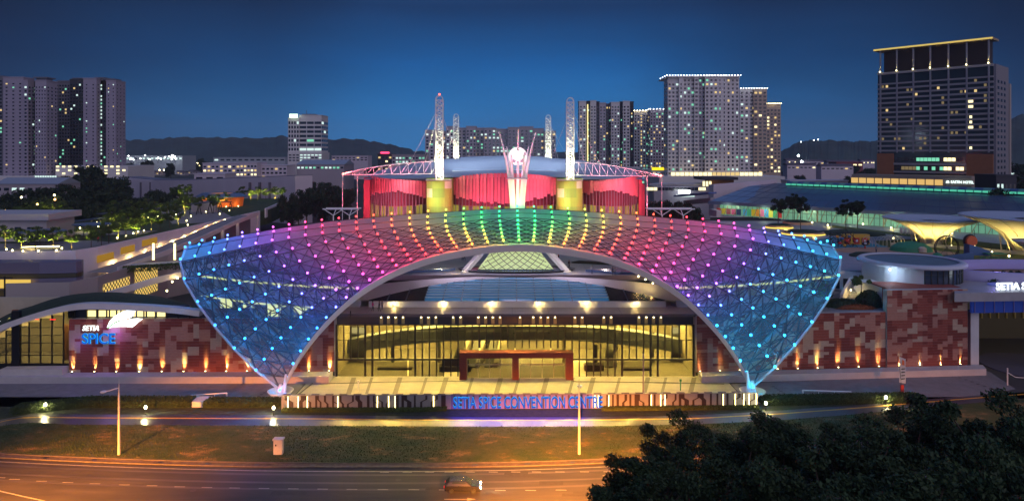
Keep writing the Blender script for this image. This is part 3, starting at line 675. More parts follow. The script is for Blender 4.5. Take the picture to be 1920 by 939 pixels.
# lens shaped roof glazing rising to the upper plaza
sg = thing('roof_glazing', 'lens shaped sloping blue glass roof above the hall entrance', 'skylight', (1, 128, 12.4))
def ztop(x): s_ = (x-.9)/28.2; return max(0, 1-abs(s_)**2.0)
NX = 48; B_ = []; T_ = []
for k in range(NX+1):
    x = -27.1+56*k/NX; g = ztop(x); B_.append(Vector((x, 128.2, 12.42))); T_.append(Vector((x*(1-.0*g), 128.4+12.4*g, 12.5+2.0*g)))
m = MB(); m.sheet([B_, T_], mf=lambda a, b: 0 if 8 < b < 39 else 1)
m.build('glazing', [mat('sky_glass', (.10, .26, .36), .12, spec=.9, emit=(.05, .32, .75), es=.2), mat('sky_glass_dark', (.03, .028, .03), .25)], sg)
m = MB()
for k in range(1, NX): 
    if k % 3 == 0: m.tube(B_[k]+Vector((0, 0, .06)), T_[k]+Vector((0, 0, .06)), .13, 4)
m.build('glazing_bar', mat('bar_blue', (.02, .05, .09), .4), sg)
m = MB()
for j in range(1, 9):
    t_ = j/9*12.4; ps_ = [ (x, 128.3+t_, 12.6+t_*2/12.4) for x in [-27.1+56*k/NX for k in range(NX+1)] if ztop(x)*12.4 > t_+.1 and -17.5 < x < 18.5]
    if len(ps_) > 1: m.path(ps_, .15, 4)
m.build('reflection_purlin', mat('bar_reflection_pale', (.6, .68, .7), .4), sg)  # pale colour stands for the bright stripes reflected in the glass
# white shell roof around the glazing, up to the plaza edge
m = MB(); A = []; Bq = []; Cq = []
for k in range(49):
    x = -40+82*k/48; g = ztop(x) if -27 < x < 29 else 0
    g2 = max(0, 1-abs((x-1)/41)**2.2); A.append((x, 128.45+12.4*g+(.0 if g else max(0, abs(x-1)-28)*.1), 12.45+2.0*g)); Bq.append((x, 131+10.2*g2, 12.7+1.95*g2+.12))
m.sheet([A, Bq]); m.build('shell_roof', mat('roof_cream', (.46, .43, .42), .6), sg)
# ---- upper plaza deck
deckm = mat('deck_paving', (.3, .3, .33), .55, noise=.15, nscale=.35)
DZ = 14.5
struct(MB().hexa([(-37, 141), (40, 141), (66, 141), (73, 150), (150, 150), (260, 260), (70, 262), (-70, 262), (-62, 160)], DZ-.6, DZ).build('roof_plaza', deckm))
m = MB()
for k in range(-6, 9): x = k*5.5; m.box(x, x+.12+(k % 3)*.25, 141.5, 158, DZ+.004, DZ+.008)
m.box(-36, 39, 145.5, 145.62, DZ+.0085, DZ+.012); struct(m.build('plaza_inlay', mat('inlay_blue', (.16, .2, .28), .5)))
tag(MB().wall([(-27, 140.6, 15.0), (-14, 140.9, 15.1), (1, 141.1, 15.1), (16, 140.9, 15.1), (28.5, 140.6, 15.0)], .9, .16).build('plaza_balustrade', mat('balus', (.42, .33, .33), .4)), 'pinkish balustrade along the front edge of the upper plaza', 'railing')
# glazed pyramid
py = thing('glass_pyramid', 'truncated glass pyramid with diamond glazing and white sloping side beams on the upper plaza', 'skylight', (1, 152, DZ))
m = MB(); b0 = [(-7.6, 148.4), (9.2, 148.4), (8.2, 160), (-6.6, 160)]; t0 = [(-2.9, 154), (4.5, 154), (4.2, 158), (-2.7, 158)]; zt = DZ+6
for j in range(4):
    j2 = (j+1) % 4; m.face([(*b0[j], DZ+.3), (*b0[j2], DZ+.3), (*t0[j2], zt), (*t0[j], zt)])
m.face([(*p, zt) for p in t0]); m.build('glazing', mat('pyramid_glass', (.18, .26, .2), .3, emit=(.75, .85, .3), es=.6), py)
m = MB(); nd = 8
def pf_(s_, t_): a = Vector((*b0[0], DZ+.3)).lerp(Vector((*b0[1], DZ+.3)), s_); b = Vector((*t0[0], zt)).lerp(Vector((*t0[1], zt)), s_); return a.lerp(b, t_)+Vector((0, -.12, .06))
for j in range(-5, nd+1):
    for sgn in (1, -1):
        pts = []
        for q in range(13):
            t_ = q/12; x = (j+t_*5)/nd; x = x if sgn > 0 else 1-x
            if 0 <= x <= 1: pts.append(pf_(x, t_))
        if len(pts) > 1: m.path(pts, .07, 3)
m.path([pf_(0, 0), pf_(1, 0)], .16, 4); m.path([pf_(0, 1), pf_(1, 1)], .14, 4); m.build('diamond_bars', mat('bar_dark', (.02, .04, .06), .4), py)
for s_ in (-1, 1):
    x0 = -10.4 if s_ < 0 else 12; x1 = -4.4 if s_ < 0 else 6.0
    m = MB(); m.hexa([(x0-.5, 147), (x0+.75, 147), (x0+.75, 148.2), (x0-.5, 148.2)], DZ, DZ+.3); m.beam([(x0, 147.3, DZ+.5), (x1, 154.4, zt+.6)], 1.25, .8); m.build('side_beam', WHITE, py)
m = MB(); m.lathe((1, 150, DZ), [(12.4, 0), (13, .45), (12.2, .45), (11.6, .3)], 40, sy=.36); m.build('planter_rim', mat('rim_dark', (.05, .05, .075), .5), py)
m = MB(); m.lathe((1, 150, DZ), [(11.5, .32), (.1, .34)], 40, sy=.33, cap=False); m.build('water_basin', mat('basin', (.05, .1, .2), .15), py)
for k in (1, 2, 3): lamp('deck_fill_light', 'AREA', (-24+12.5*k, 141+3*(1-abs(k-2)), 22.3 if k != 2 else 23.3), 900, (.85, .7, 1), cnp, aim=(-24+12.5*k, 143, 0), size=(6, 2))  # added fill lights under the canopy, brighten the deck in lavender
lamp('pyramid_fill_light', 'SPOT', (-13, 141, 17), 2600, (1, .9, .6), py, .2, 60, .8, aim=(-7, 150, 17)); lamp('pyramid_fill_light', 'SPOT', (15, 141, 17), 2600, (1, .9, .6), py, .2, 60, .8, aim=(9, 150, 17))  # added fill spots that brighten the pale side beams
lamp('pyramid_fill_light', 'POINT', (-12, 146.5, DZ+1), 120, YEL, py, .1); lamp('pyramid_fill_light', 'POINT', (13.5, 146.5, DZ+1), 60, YEL, py, .1)
tag(MB().hexa([(16, 148), (23, 144.5), (31, 145.2), (31, 147.4), (20, 149)], DZ+.01, DZ+.5).build('reflecting_pool', mat('pool_blue', (.08, .13, .25), .2)), 'low blue reflecting pool on the upper plaza, right of the glass pyramid', 'pool')
tag(MB().hexa([(-26, 145.3), (-14, 148.2), (-12.5, 150), (-20, 149)], DZ+.01, DZ+.5).build('reflecting_pool', mat('pool_blue', (.08, .13, .25), .2)), 'low blue reflecting pool on the upper plaza, left of the glass pyramid', 'pool')
tag(MB().hexa([(14, 160), (35, 153.5), (36, 155), (16, 162.5)], DZ+.01, DZ+.25).build('lawn_strip', mat('verge', (.035, .045, .018))), 'narrow green lawn strip behind the reflecting pool on the upper plaza', 'lawn')
m = MB(); m.hexa([(29, 143.5), (40, 133.5), (41.5, 135), (31, 146)], 12.6, [15.4, 13.6, 13.6, 15.4]); tag(m.build('stair_wall', mat('roof_cream', (.46, .43, .42), .6)), 'cream stair wall washed by warm lamps right of the glass roof', 'wall')
for k, (u, v) in enumerate(((1197, 518), (1210, 524), (1224, 531))):
    p = W(u, v, 137.5-k*1.5); l_ = thing('stair_lamp', ['upper', 'middle', 'lower'][k]+' warm lamp on the cream stair wall right of the glass roof', 'lamp', p, 'lamps of the right stair wall'); MB().ball(p, .16, 6).build('lamp_globe', LAMPY, l_); lamp('lamp_light', 'POINT', p+Vector((-.3, -.8, .2)), 90, YEL, l_, .1)
# ---- side halls seen through the canopy legs
for s_ in (-1, 1):
    X = lambda x: XM+s_*(x-XM)
    hb = thing('gallery_block', ('left' if s_ < 0 else 'right')+' curved gallery building behind the canopy lattice with glowing floors', 'building', (X(48), 135, 0), 'gallery buildings behind the canopy')
    m = MB(); pr = []
    for k in range(13): t_ = k/12; pr.append((X(31+36*t_), 131+13*t_**1.6, 0))
    def band(z0, z1, off, ma, nm, th=.4):
        m = MB(); m.wall([(x, y+off, z1-0) for x, y, _ in pr], z1-z0, th, zb=z0); return m.build(nm, ma, hb)
    band(0, 11, 1.5, mat('gallery_wall', (.3, .28, .26), .7), 'wall'); band(11.0, 11.5, -1, mat('roof_cream', (.46, .43, .42), .6), 'floor_slab', 4); band(15.6, 16.2, -2.5, mat('roof_cream', (.46, .43, .42), .6), 'roof_slab', 5)
    band(11.5, 15.6, 2.5, mat('gallery_lit', (.5, .42, .25), .6), 'back_wall')
    band(11.5, 12.5, -2.6, mat('gallery_par', (.42, .4, .38), .6), 'parapet', .2)
    m = MB()
    for k in range(1, 12): x, y, _ = pr[k]; m.box(x-.3, x+.3, y-1, y-.4, 11.5, 15.6)
    m.build('column', WHITE, hb)
    for k in (2, 4, 6, 8, 10): x, y, _ = pr[k]; lamp('gallery_lamp', 'POINT', (x, y-.8, 15), 2600, YEL, hb, .3)
    m = MB()
    for k in range(0, 12, 2):
        a, b = Vector(pr[k]), Vector(pr[k+1]); m.wall([(a.x, a.y+1.1, 9.6), (b.x, b.y+1.1, 9.6)], 2.2, .1)
        m.wall([(a.x, a.y+1.1, 6.4), (b.x, b.y+1.1, 6.4)], 1.2, .1)
    m.build('lit_window', LITY, hb)
    for zc, oo in ((11.0, -3.1), (15.5, -5.1)): m = MB(); m.wall([(x, y+oo, zc) for x, y, _ in pr], .35, .08); m.build('cove_strip', emis('cove_strip', (1, .8, .25), 1.6), hb)
# ================================================================ PATCHWORK WALLS
cl = [mat('stone_dark_red', (.19, .035, .026), .75, noise=.3, nscale=1.8, stretch=(1, 1, 6)), mat('stone_red', (.27, .062, .043), .75, noise=.25, nscale=1.8, stretch=(1, 1, 6)),
      mat('stone_rose', (.4, .18, .135), .75, noise=.22, nscale=1.8, stretch=(1, 1, 6)), mat('stone_sand', (.45, .31, .23), .75, noise=.2, nscale=1.8, stretch=(1, 1, 6))]
def patch_wall(name, lab, a, b, zt, zb, seed, th=1.2):
    """a,b plan ends; zt height (or function of t)"""
    rg = random.Random(seed); w = thing(name, lab, 'wall', (a[0], a[1], zb), 'patchwork stone walls of the convention hall')
    L = math.hypot(b[0]-a[0], b[1]-a[1]); d = Vector(((b[0]-a[0])/L, (b[1]-a[1])/L)); nn = Vector((d.y, -d.x)); nn = nn if nn.y < 0 else -nn
    ztf = zt if callable(zt) else (lambda t: zt)
    MB().hexa([tuple(a), tuple(b), (b[0]-nn.x*th, b[1]-nn.y*th), (a[0]-nn.x*th, a[1]-nn.y*th)], zb, [ztf(0)-.03, ztf(1)-.03, ztf(1)-.03, ztf(0)-.03]).build('wall_core', CONC, w)
    nc = max(1, round(L/1.0)); cw = L/nc; nr = max(1, round((max(ztf(0), ztf(1))-zb)/.5)); grid = {}
    base = [[rg.random() for _ in range(nr+1)] for _ in range(nc+1)]
    for i in range(nc):
        k = 0
        while k < nr:
            h = rg.choice((1, 1, 2, 2, 3, 4)); r = rg.random(); c = 0 if r < .3 else 1 if r < .56 else 2 if r < .82 else 3
            if i and rg.random() < .42: c = grid.get((i-1, k), c)
            for q in range(h): grid[i, k+q] = c
            k += h
    m = MB()
    for i in range(nc):
        for k in range(nr):
            x0, x1 = i*cw, (i+1)*cw; ztp = ztf((i+.5)/nc); rh = (ztp-zb)/nr
            def pt(s_, z, o=.03): return (a[0]+d.x*s_+nn.x*o, a[1]+d.y*s_+nn.y*o, z)
            g = .012; m.face([pt(x0, zb+k*rh+g), pt(x1, zb+k*rh+g), pt(x1, zb+(k+1)*rh), pt(x0, zb+(k+1)*rh)], grid[i, k])
    m.build('stone_cladding', cl, w); return w, d, nn
LW = [(-79, 121.2), (-31.9, 121.8)]
patch_wall('patchwork_wall', 'patchwork wall of red and sand stone carrying the illuminated bird sign, left of the glass hall', LW[0], LW[1], lambda t: 10.7+.1*t, 1.15, 21)
RW1 = [(33.0, 121.4), (68.5, 124.6)]; RW2 = [(68.6, 124.3), (84.2, 125.6)]
patch_wall('patchwork_wall', 'long patchwork stone wall below the planted terrace, right of the glass hall', RW1[0], RW1[1], 11.2, 1.15, 23)
w2, _, _ = patch_wall('patchwork_wall', 'tall patchwork stone block below the round pavilion', RW2[0], RW2[1], 15.2, 1.15, 24)
MB().hexa([(84.2, 125.6), (84.2, 133), (69.8, 133), (69.8, 125.6)], 1.15, 15.15).build('block_core', cl[1], w2)
plm = mat('plinth_mauve', (.5, .47, .48), .65, noise=.1, nscale=.4)
tag(MB().hexa([(-90, 118.6), (-32.1, 118.9), (-32.1, 121.7), (-90, 121.1)], 0, 1.2).build('plinth', plm), 'long pale plinth under the left patchwork wall', 'plinth', 'pale plinths of the hall')
tag(MB().hexa([(33.2, 118.9), (86, 123.2), (87, 125.6), (33.2, 121.3)], 0, 1.2).build('plinth', plm), 'long pale plinth under the right patchwork walls', 'plinth', 'pale plinths of the hall')
def uplight(u, d_, y, grp, lab, tall=1.0, pw_=3200):
    y += .15; p = Vector((Xu(u, y), y, 1.2)); q = thing('wall_uplight', lab, 'lamp', p, grp)
    MB().tube(p, p+Vector((0, 0, .22)), .16, 6).build('housing', BLACK, q); MB().tube(p+Vector((0, 0, .221)), p+Vector((0, 0, .25)), .12, 6).build('lens', LAMPY, q)
    lamp('uplight_beam', 'SPOT', p+Vector((0, 0, .3)), pw_*tall, (1, .76, .2), q, .02, 38, .7, aim=p+Vector((0, .95, 3)))
ups = [135, 177, 218, 261, 303, 344, 385, 424, 463]
nm = ['first', 'second', 'third', 'fourth', 'fifth', 'sixth', 'seventh', 'eighth', 'ninth', 'tenth']
for n, u in enumerate(ups): uplight(u, 0, 120.72+.6*(Xu(u, 121.4)+79)/47, 'uplights of the left patchwork wall', nm[n]+' uplight from the left under the patchwork wall with the bird sign', rng.uniform(.8, 1.3))
for n, u in enumerate((579, 617)): uplight(u, 0, 121.3, 'uplights beside the left canopy foot', ['outer', 'inner'][n]+' of the two uplights between canopy foot and glass hall on the left')
for n, u in enumerate((1313, 1350, 1387)): uplight(u, 0, 121.05+.3*n, 'uplights beside the right canopy foot', nm[n]+' uplight right of the glass hall, inside the right canopy foot')
for n, u in enumerate((1458, 1496, 1533, 1572, 1610, 1648, 1686, 1725, 1764, 1801)):
    y = 121.4+(Xu(u, 123.5)-33)*.0868-.42; uplight(u, 0, y, 'uplights of the right patchwork walls', nm[n]+' uplight from the left along the patchwork wall right of the canopy', rng.uniform(.8, 1.5))
# ---- illuminated sign on the left wall
sn = thing('bird_sign', 'white italic lettering with blue lettering and a glowing white bird emblem on the patchwork wall', 'sign', (-72, 121, 8))
wl = emis('sign_white', (.9, 1, .95), 2.2); bl = emis('sign_blue', (.01, .16, .8), .9); ce = emis('sign_cyan_edge', (.02, .5, 1), 1.6)
text('white_letters', 'SETIA', 1.28, (Xu(155, 121), 120.85, Zv(619, 121)), wl, sn, ext=.08, shear=.25, sx=.93, off=.012)
text('blue_letters', 'SPICE', 2.55, (Xu(153.5, 121), 120.85, Zv(643.5, 121)), bl, sn, ext=.06, sx=.97, off=.03); text('blue_letter_edges', 'SPICE', 2.55, (Xu(153.5, 121), 120.97, Zv(643.5, 121)), ce, sn, ext=.01, sx=.97, off=.05)
def flat(pts, y, name, ma, par, th=.15):
    m = MB(); n = len(pts); m.face([(x, y, z) for x, z in pts]); m.face([(x, y+th, z) for x, z in pts][::-1])
    for k in range(n): a, b = pts[k], pts[(k+1) % n]; m.face([(a[0], y, a[1]), (a[0], y+th, a[1]), (b[0], y+th, b[1]), (b[0], y, b[1])])
    return m.build(name, ma, par)
PX = lambda L: [(Xu(560*0+x/6.26, 121), Zv(560+y/6.26, 121)) for x, y in L]
bw = emis('bird_white', (.9, 1, .97), 3.2)
flat(PX([(1262, 335), (1290, 265), (1345, 205), (1420, 160), (1500, 130), (1540, 122), (1545, 135), (1600, 130), (1570, 170), (1575, 190), (1540, 215), (1470, 238), (1400, 250), (1340, 275), (1290, 315)]), 120.8, 'bird_wing', bw, sn)
flat(PX([(1285, 338), (1345, 290), (1410, 262), (1480, 248), (1560, 232), (1620, 228), (1680, 234), (1640, 262), (1600, 298), (1560, 330), (1490, 322), (1400, 322), (1330, 330)]), 120.75, 'bird_body', bw, sn)
flat(PX([(1268, 340), (1340, 283), (1405, 256), (1470, 243), (1470, 247), (1405, 262), (1345, 290), (1285, 340)]), 120.7, 'bird_line', emis('bird_green', (.1, .8, .15), 1), sn)
lamp('sign_glow', 'POINT', (-71, 119.6, 8.3), 260, (.45, .1, 1), sn, .6); lamp('sign_glow', 'POINT', (-77, 119.4, 6.5), 90, (.3, .1, 1), sn, .6)
# ================================================================ LEFT HALL under the green roof
lh = thing('green_roof_hall', 'glass hall with a curved white eave and grassed roof at the left', 'building', (-95, 124, 0))
EU = [(-40, 640), (0, 612), (30, 600), (60, 590), (95, 580), (130, 572), (165, 568.5), (210, 569), (290, 573), (340, 577), (378, 582)]
BU = [(-40, 618), (0, 596), (30, 582), (60, 573), (95, 561), (130, 553), (165, 549), (210, 547.5), (290, 554), (340, 566), (378, 580)]
E1 = [W(u, v, 121.0) for u, v in EU]; B1 = [W(u, v, 134) for u, v in BU]; E2 = [Vector((p.x, 139, p.z-1.5)) for p in B1]
E1s = [Vector(bezlerp([(k, *p) for k, p in enumerate(E1)], j/4)) for j in range(40)]+[E1[-1]]; B1s = [Vector(bezlerp([(k, *p) for k, p in enumerate(B1)], j/4)) for j in range(40)]+[B1[-1]]
m = MB(); m.sheet([[p+Vector((0, .3, .02)) for p in E1s], [(a*2+b)/3+Vector((0, 0, .5)) for a, b in zip(E1s, B1s)], B1s, [Vector((p.x, 142, p.z-3)) for p in B1s]]); m.build('grass_roof', mat('roof_grass', (.03, .045, .02), .95, noise=.4, nscale=.8, bump=.5), lh, True)
MB().beam([p+Vector((0, 0, .1)) for p in E1s], 1.5, 1.0, up=(0, 0, 1)).build('eave', WHITE, lh)
gy = 121.9
m = MB(); fr = MB(); pn = MB()
ztl = lambda x: min(bezlerp([(p.x, p.z) for p in E1], x)[0]-1.1, 13)
m = MB()
xs = [-99+2.06*k for k in range(0, 35)]
for k, x in enumerate(xs):
    zt_ = ztl(x) if x < -67 else 12.0
    fr.box(x-.09, x+.09, gy-.1, gy+.1, 1.3 if x < -79 else 10.7, zt_)
for a, b in zip(xs, xs[1:]):
    if b < -78.5:
        for z in (4.0, 6.2, 7.6, 9): 
            if z < ztl(a): fr.box(a, b, gy-.06, gy+.06, z, z+.12)
fr.hexa([(-98, gy-.2), (-79.2, gy-.2), (-79.2, gy+.2), (-98, gy+.2)], 1.2, 2.6); fr.box(-89.6, -88.2, gy-.3, gy+.3, 0, 12); fr.build('window_frame', BLACK, lh)
for a, b in zip(xs[:10], xs[1:11]): MB().box(a+.1, b-.1, gy-.02, gy+.01, 1.3, ztl(a)).build('window_pane', pane, lh)
m = MB(); m.box(-102, -78.8, 133.6, 134, 0, 12); m.box(-102, -101.6, gy, 134, 0, 11); m.build('back_wall', inner, lh)
MB().box(-102, -79, gy+.2, 134, 1.1, 1.3).build('floor', floorm, lh)
m = MB(); m.box(-84.5, -81, 128, 128.4, 1.3, 8); m.box(-93.5, -92.6, 127, 127.5, 1.3, 11); m.build('timber_wall', mat('timber', (.3, .13, .05), .6), lh)
m = MB(); m.beam([(-98, 126, 2), (-88, 127, 6.5)], .8, .4); m.path([(-98, 125.6, 3.2), (-88, 126.6, 7.6)], .06); m.build('stair', mat('stair_pale', (.5, .46, .4), .5), lh)
for k in range(8):
    MB().box(-66.8-9.5+k*1.7*1.05, -65.4-9.5+k*1.7*1.05, gy+.3, gy+.4, 10.9, 12.0).build('lit_window', LITY, lh)
MB().box(-80, -58, gy+.45, gy+.7, 10.6, 12.9).build('dark_band', mat('fascia_navy', (.02, .025, .045), .35), lh)
MB().box(-58, -46, gy+.2, gy+.6, 10.6, 12.4).build('dark_band', mat('fascia_navy', (.02, .025, .045), .35), lh)
m = MB(); m.hexa([(-94.5, 125), (-93.9, 125), (-92.4, 125.4), (-93, 125.4)], 9.2, 9.4); m.build('light_tube', LAMPW, lh)
m = MB(); m.box(-86.5, -84.5, 121.3, 121.4, 10.6, 10.68); m.box(-82.5, -81.5, 121.3, 121.4, 10.55, 10.63); m.build('red_led_strip', emis('red_led', (1, .02, .03), 3), lh)
for x in (-97, -90, -84): lamp('hall_lamp', 'AREA', (x, 127, 10.2 if x > -92 else 8), 1300, (1, .74, .24), lh, aim=(x, 127, 0), size=(4, 6))
m = MB(); m.hexa([(-90, 119.4), (-79.2, 119.6), (-79.2, 121.6), (-90, 121.2)], 1.21, 2.3); tag(m.build('planter_block', plm), 'pale stepped block below the windows of the green roofed hall', 'plinth')
# ================================================================ SCULPTURE
sy = 165; sx0 = 1.3; sc_ = thing('bird_column', 'tall white column sculpture with flaring blades round a glowing white globe', 'sculpture', (sx0, sy, DZ))
blade = mat('blade_white', (.8, .74, .76), .5)
m = MB()
for tx, ty, tz, br in ((-4.5, 1.2, 45.6, -1.1), (4.5, 1.2, 45.4, 1.1), (.2, -2.8, 46, .1), (-2.6, 3, 42, -.7), (2.8, 3, 42, .7), (-1.5, -2.2, 40, -.7), (1.6, -2.2, 40, .75)):
    n_ = 12; pts = []
    for k in range(n_+1):
        t_ = k/n_; f = .16*t_+.84*t_**2.6; pts.append(Vector((sx0+br+(tx-br)*f, sy+(ty)*f*.8-.3, 20+(tz-20)*t_)))
    i = len(m.v)
    for k, p in enumerate(pts):
        w_ = .72*(1-k/n_)**.8+.3
        for a, b in ((-w_/2, -.12), (w_/2, -.12), (w_/2, .12), (-w_/2, .12)): m.v.append((p.x+a, p.y+b, p.z))
    for k in range(n_):
        for c in range(4): d = (c+1) % 4; m.f.append((i+4*k+c, i+4*k+d, i+4*k+4+d, i+4*k+4+c)); m.m.append(0)
m.build('blade', blade, sc_)
MB().box(sx0-1.9, sx0+1.9, sy-.9, sy+.9, DZ, 21).build('column_base', blade, sc_)
m = MB(); m.lathe((sx0, sy, 34.2), [(2.5, -.15), (2.7, 0), (2.5, .15)], 20); m.build('ring', blade, sc_)
g = MB().ball((sx0+.1, sy, 39.6), 2.25, 20).build('globe', emis('globe_glow', (1, .82, .9), 1.3), sc_, True)
m = MB()
for a, zz, s_ in ((-28, -1.15, .55), (0, -1.5, .35), (30, -1.1, .6), (52, .6, .5), (40, .05, .35)):
    d = Vector((math.sin(R(a))*math.cos(zz*.45), -math.cos(R(a))*math.cos(zz*.45), math.sin(zz*.45))); c = Vector((sx0+.1, sy, 39.6))+d*2.3; e1 = d.orthogonal().normalized(); e2_ = d.cross(e1)
    for q in range(5):
        an = 2*PI*q/5; v_ = e1*math.cos(an)+e2_*math.sin(an); w_ = e1*-math.sin(an)+e2_*math.cos(an); m.face([c, c+v_*s_*.6+w_*s_*.28, c+v_*s_, c+v_*s_*.6-w_*s_*.28])
m.build('pink_flower_marks', emis('flower_pink', (.6, .01, .25), .6), sc_)
lamp('column_uplight', 'SPOT', (sx0-2, sy-9, 27.6), 5200, (1, .72, .45), sc_, .3, 50, .8, aim=(sx0, sy, 31)); lamp('column_pink_light', 'SPOT', (sx0+2, sy-12, 27.8), 9000, (1, .22, .5), sc_, .3, 60, .8, aim=(sx0, sy, 41))
# ================================================================ ARENA
AX, AY = -2.5, 305; ar = thing('arena', 'round arena with crimson fluted walls, yellow green pylons and a pale domed roof', 'building', (AX, AY, 0))
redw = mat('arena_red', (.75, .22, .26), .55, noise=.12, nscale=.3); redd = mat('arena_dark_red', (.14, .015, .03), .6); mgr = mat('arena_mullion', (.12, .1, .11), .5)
def arc(x0, x1, yf, yb, n): # bulging front between x0,x1
    return [(x0+(x1-x0)*k/n, yf+(yb-yf)*(2*k/n-1)**2) for k in range(n+1)]
AY0 = 243
fins = MB(); finb = MB(); low = MB(); wl_ = MB(); lit = MB()
def fluted(u0, u1, yf, yb, ztl, ztr, zbc, n, side):
    pts = arc(Xu(u0, AY0), Xu(u1, AY0), yf, yb, n)
    for k in range(n):
        t_ = (k+.5)/n; a, b = pts[k], pts[k+1]; zt = ztl+(ztr-ztl)*t_; wv = .5-.5*math.cos(2*PI*t_) if side == 0 else (t_ if side > 0 else 1-t_)
        zb = zbc+2.6*math.sin(PI*t_+.2)*(1 if side else -1)+1.5*rng.uniform(-.4, .4)
        zt += 1.6*math.sin(PI*t_) if side == 0 else 0
        dx = (b[0]-a[0]); off = .9*(k % 2)
        fins.hexa([(a[0]+dx*.04, a[1]-.6-off*.3), (b[0]-dx*.05, b[1]-1.3-off*.3), (b[0]-dx*.05, b[1]-.9), (a[0]+dx*.04, a[1]-.2)], zb, [zt, zt-.2, zt-.2, zt])
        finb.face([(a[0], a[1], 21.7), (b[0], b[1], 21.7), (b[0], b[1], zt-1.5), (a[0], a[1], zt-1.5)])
        low.face([(a[0], a[1]+.3, 14), (b[0], b[1]+.3, 14), (b[0], b[1]+.3, 21.6), (a[0], a[1]+.3, 21.6)]) if k % 3 == 2 else lit.face([(a[0], a[1]+.3, 14), (b[0], b[1]+.3, 14), (b[0], b[1]+.3, 21.6+.3*(k % 2)), (a[0], a[1]+.3, 21.6)])
        low.box(a[0]-.12, a[0]+.12, a[1]-.9, a[1]-.2, 14, zb+1)
def fl_(*a):
    global fins, finb, low, lit
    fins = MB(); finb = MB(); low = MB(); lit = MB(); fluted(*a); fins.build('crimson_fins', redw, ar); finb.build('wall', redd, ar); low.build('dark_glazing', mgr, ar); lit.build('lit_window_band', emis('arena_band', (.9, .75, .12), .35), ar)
fl_(683, 799, 241, 254, 32.5, 30.4, 24.5, 22, -1); fl_(846, 1046, 240, 249, 32.0, 32.0, 25.5, 30, 0); fl_(1093, 1207, 241, 254, 30.4, 32.5, 24.5, 22, 1)
m = MB(); m.box(Xu(672, AY0), Xu(684, AY0), 252, 300, 0, 31.5); m.box(Xu(1207, AY0), Xu(1213, AY0), 252, 300, 0, 31.5); m.box(Xu(680, 255), Xu(1210, 255), 256, 300, 0, 29); m.build('side_wall', mat('arena_side', (.4, .06, .09), .6), ar)
# pylons
gr_ = [mat('panel_lime', (.38, .5, .07), .5), mat('panel_pale', (.6, .66, .42), .5), mat('panel_green', (.28, .42, .07), .5)]
for u in (822, 1069.5):
    x = Xu(u, 240); m = MB(); n = 12
    for j in range(6):
        for k in range(n):
            a0, a1 = PI+PI*k/n, PI+PI*(k+1)/n; q = lambda a: (x+4.4*math.cos(a), 243+3.2*math.sin(a)); p0, p1 = q(a0), q(a1); z0, z1 = 12+j*3.2, 12+(j+1)*3.2-.03
            z1 = z1 if j < 5 else z1-.6
            m.face([(*p0, z0), (*p1, z0), (*p1, z1), (*p0, z1)], (k//4*2+j+(k//4)*(j//2)) % 3)
    m.box(x-4.6, x+4.6, 243, 254, 0, 31.5, 2); m.build('pylon', gr_, ar)
    MB().hexa([(x-4.5, 239.6), (x+4.5, 239.6), (x+4.6, 253), (x-4.6, 253)], 30.8, 31.2).build('pylon_cap', CONC, ar)
    lamp('pylon_lamp', 'SPOT', (x-5, 229, 24), 7500, (.78, 1, .45), ar, .4, 60, .7, aim=(x, 241, 25))
# roof
m = MB(); rows = []
for j in range(7):
    t_ = j/6; row = []
    for k in range(33):
        s_ = -1+2*k/32; xx = AX+s_*(52-4*t_*t_); row.append((xx, 244+t_*60+6*abs(s_)**2*(1-t_), 31.5+(6.9*math.sin(PI/2*min(1, t_*1.5))+.8)*(1-.55*abs(s_)**3)-1.1*abs(s_)))
    rows.append(row)
m.sheet(rows)
m.build('outer_roof', mat('roof_silver', (.5, .55, .62), .4, metal=.3), ar, True)
m = MB(); q0 = Xu(918*0+833, 262); q1 = Xu(1045, 262)
pr_ = [(Xu(850, 250), 250, 34.5), (Xu(1042, 250), 250, 34.5)]
rows = []
for j in range(6):
    t_ = j/5; rows.append([(Xu(848, 252)+(Xu(1044, 252)-Xu(848, 252))*k/16, 252+t_*45, 34.0+4.9*math.sin(PI/2*t_)+.5*math.sin(PI*k/16)) for k in range(17)])
m.sheet(rows); m.sheet([rows[0], [(p[0], p[1], 31) for p in rows[0]]]); m.build('raised_roof', mat('roof_pale_blue', (.6, .7, .8), .45), ar, True)
# lights washing the fins crimson
for u in (700, 735, 770, 870, 910, 985, 1025, 1120, 1155, 1190): lamp('crimson_floodlight', 'SPOT', (Xu(u, 232), 229, 16), 15000, (1, .17, .3), ar, .5, 95, .9, aim=(Xu(u, 243), 243, 27))
for x, s_ in ((Xu(668, 246), -1), (Xu(1216, 246), 1)): lamp('crimson_floodlight', 'POINT', (x, 240, 22), 3500, (1, .05, .1), ar, .5)
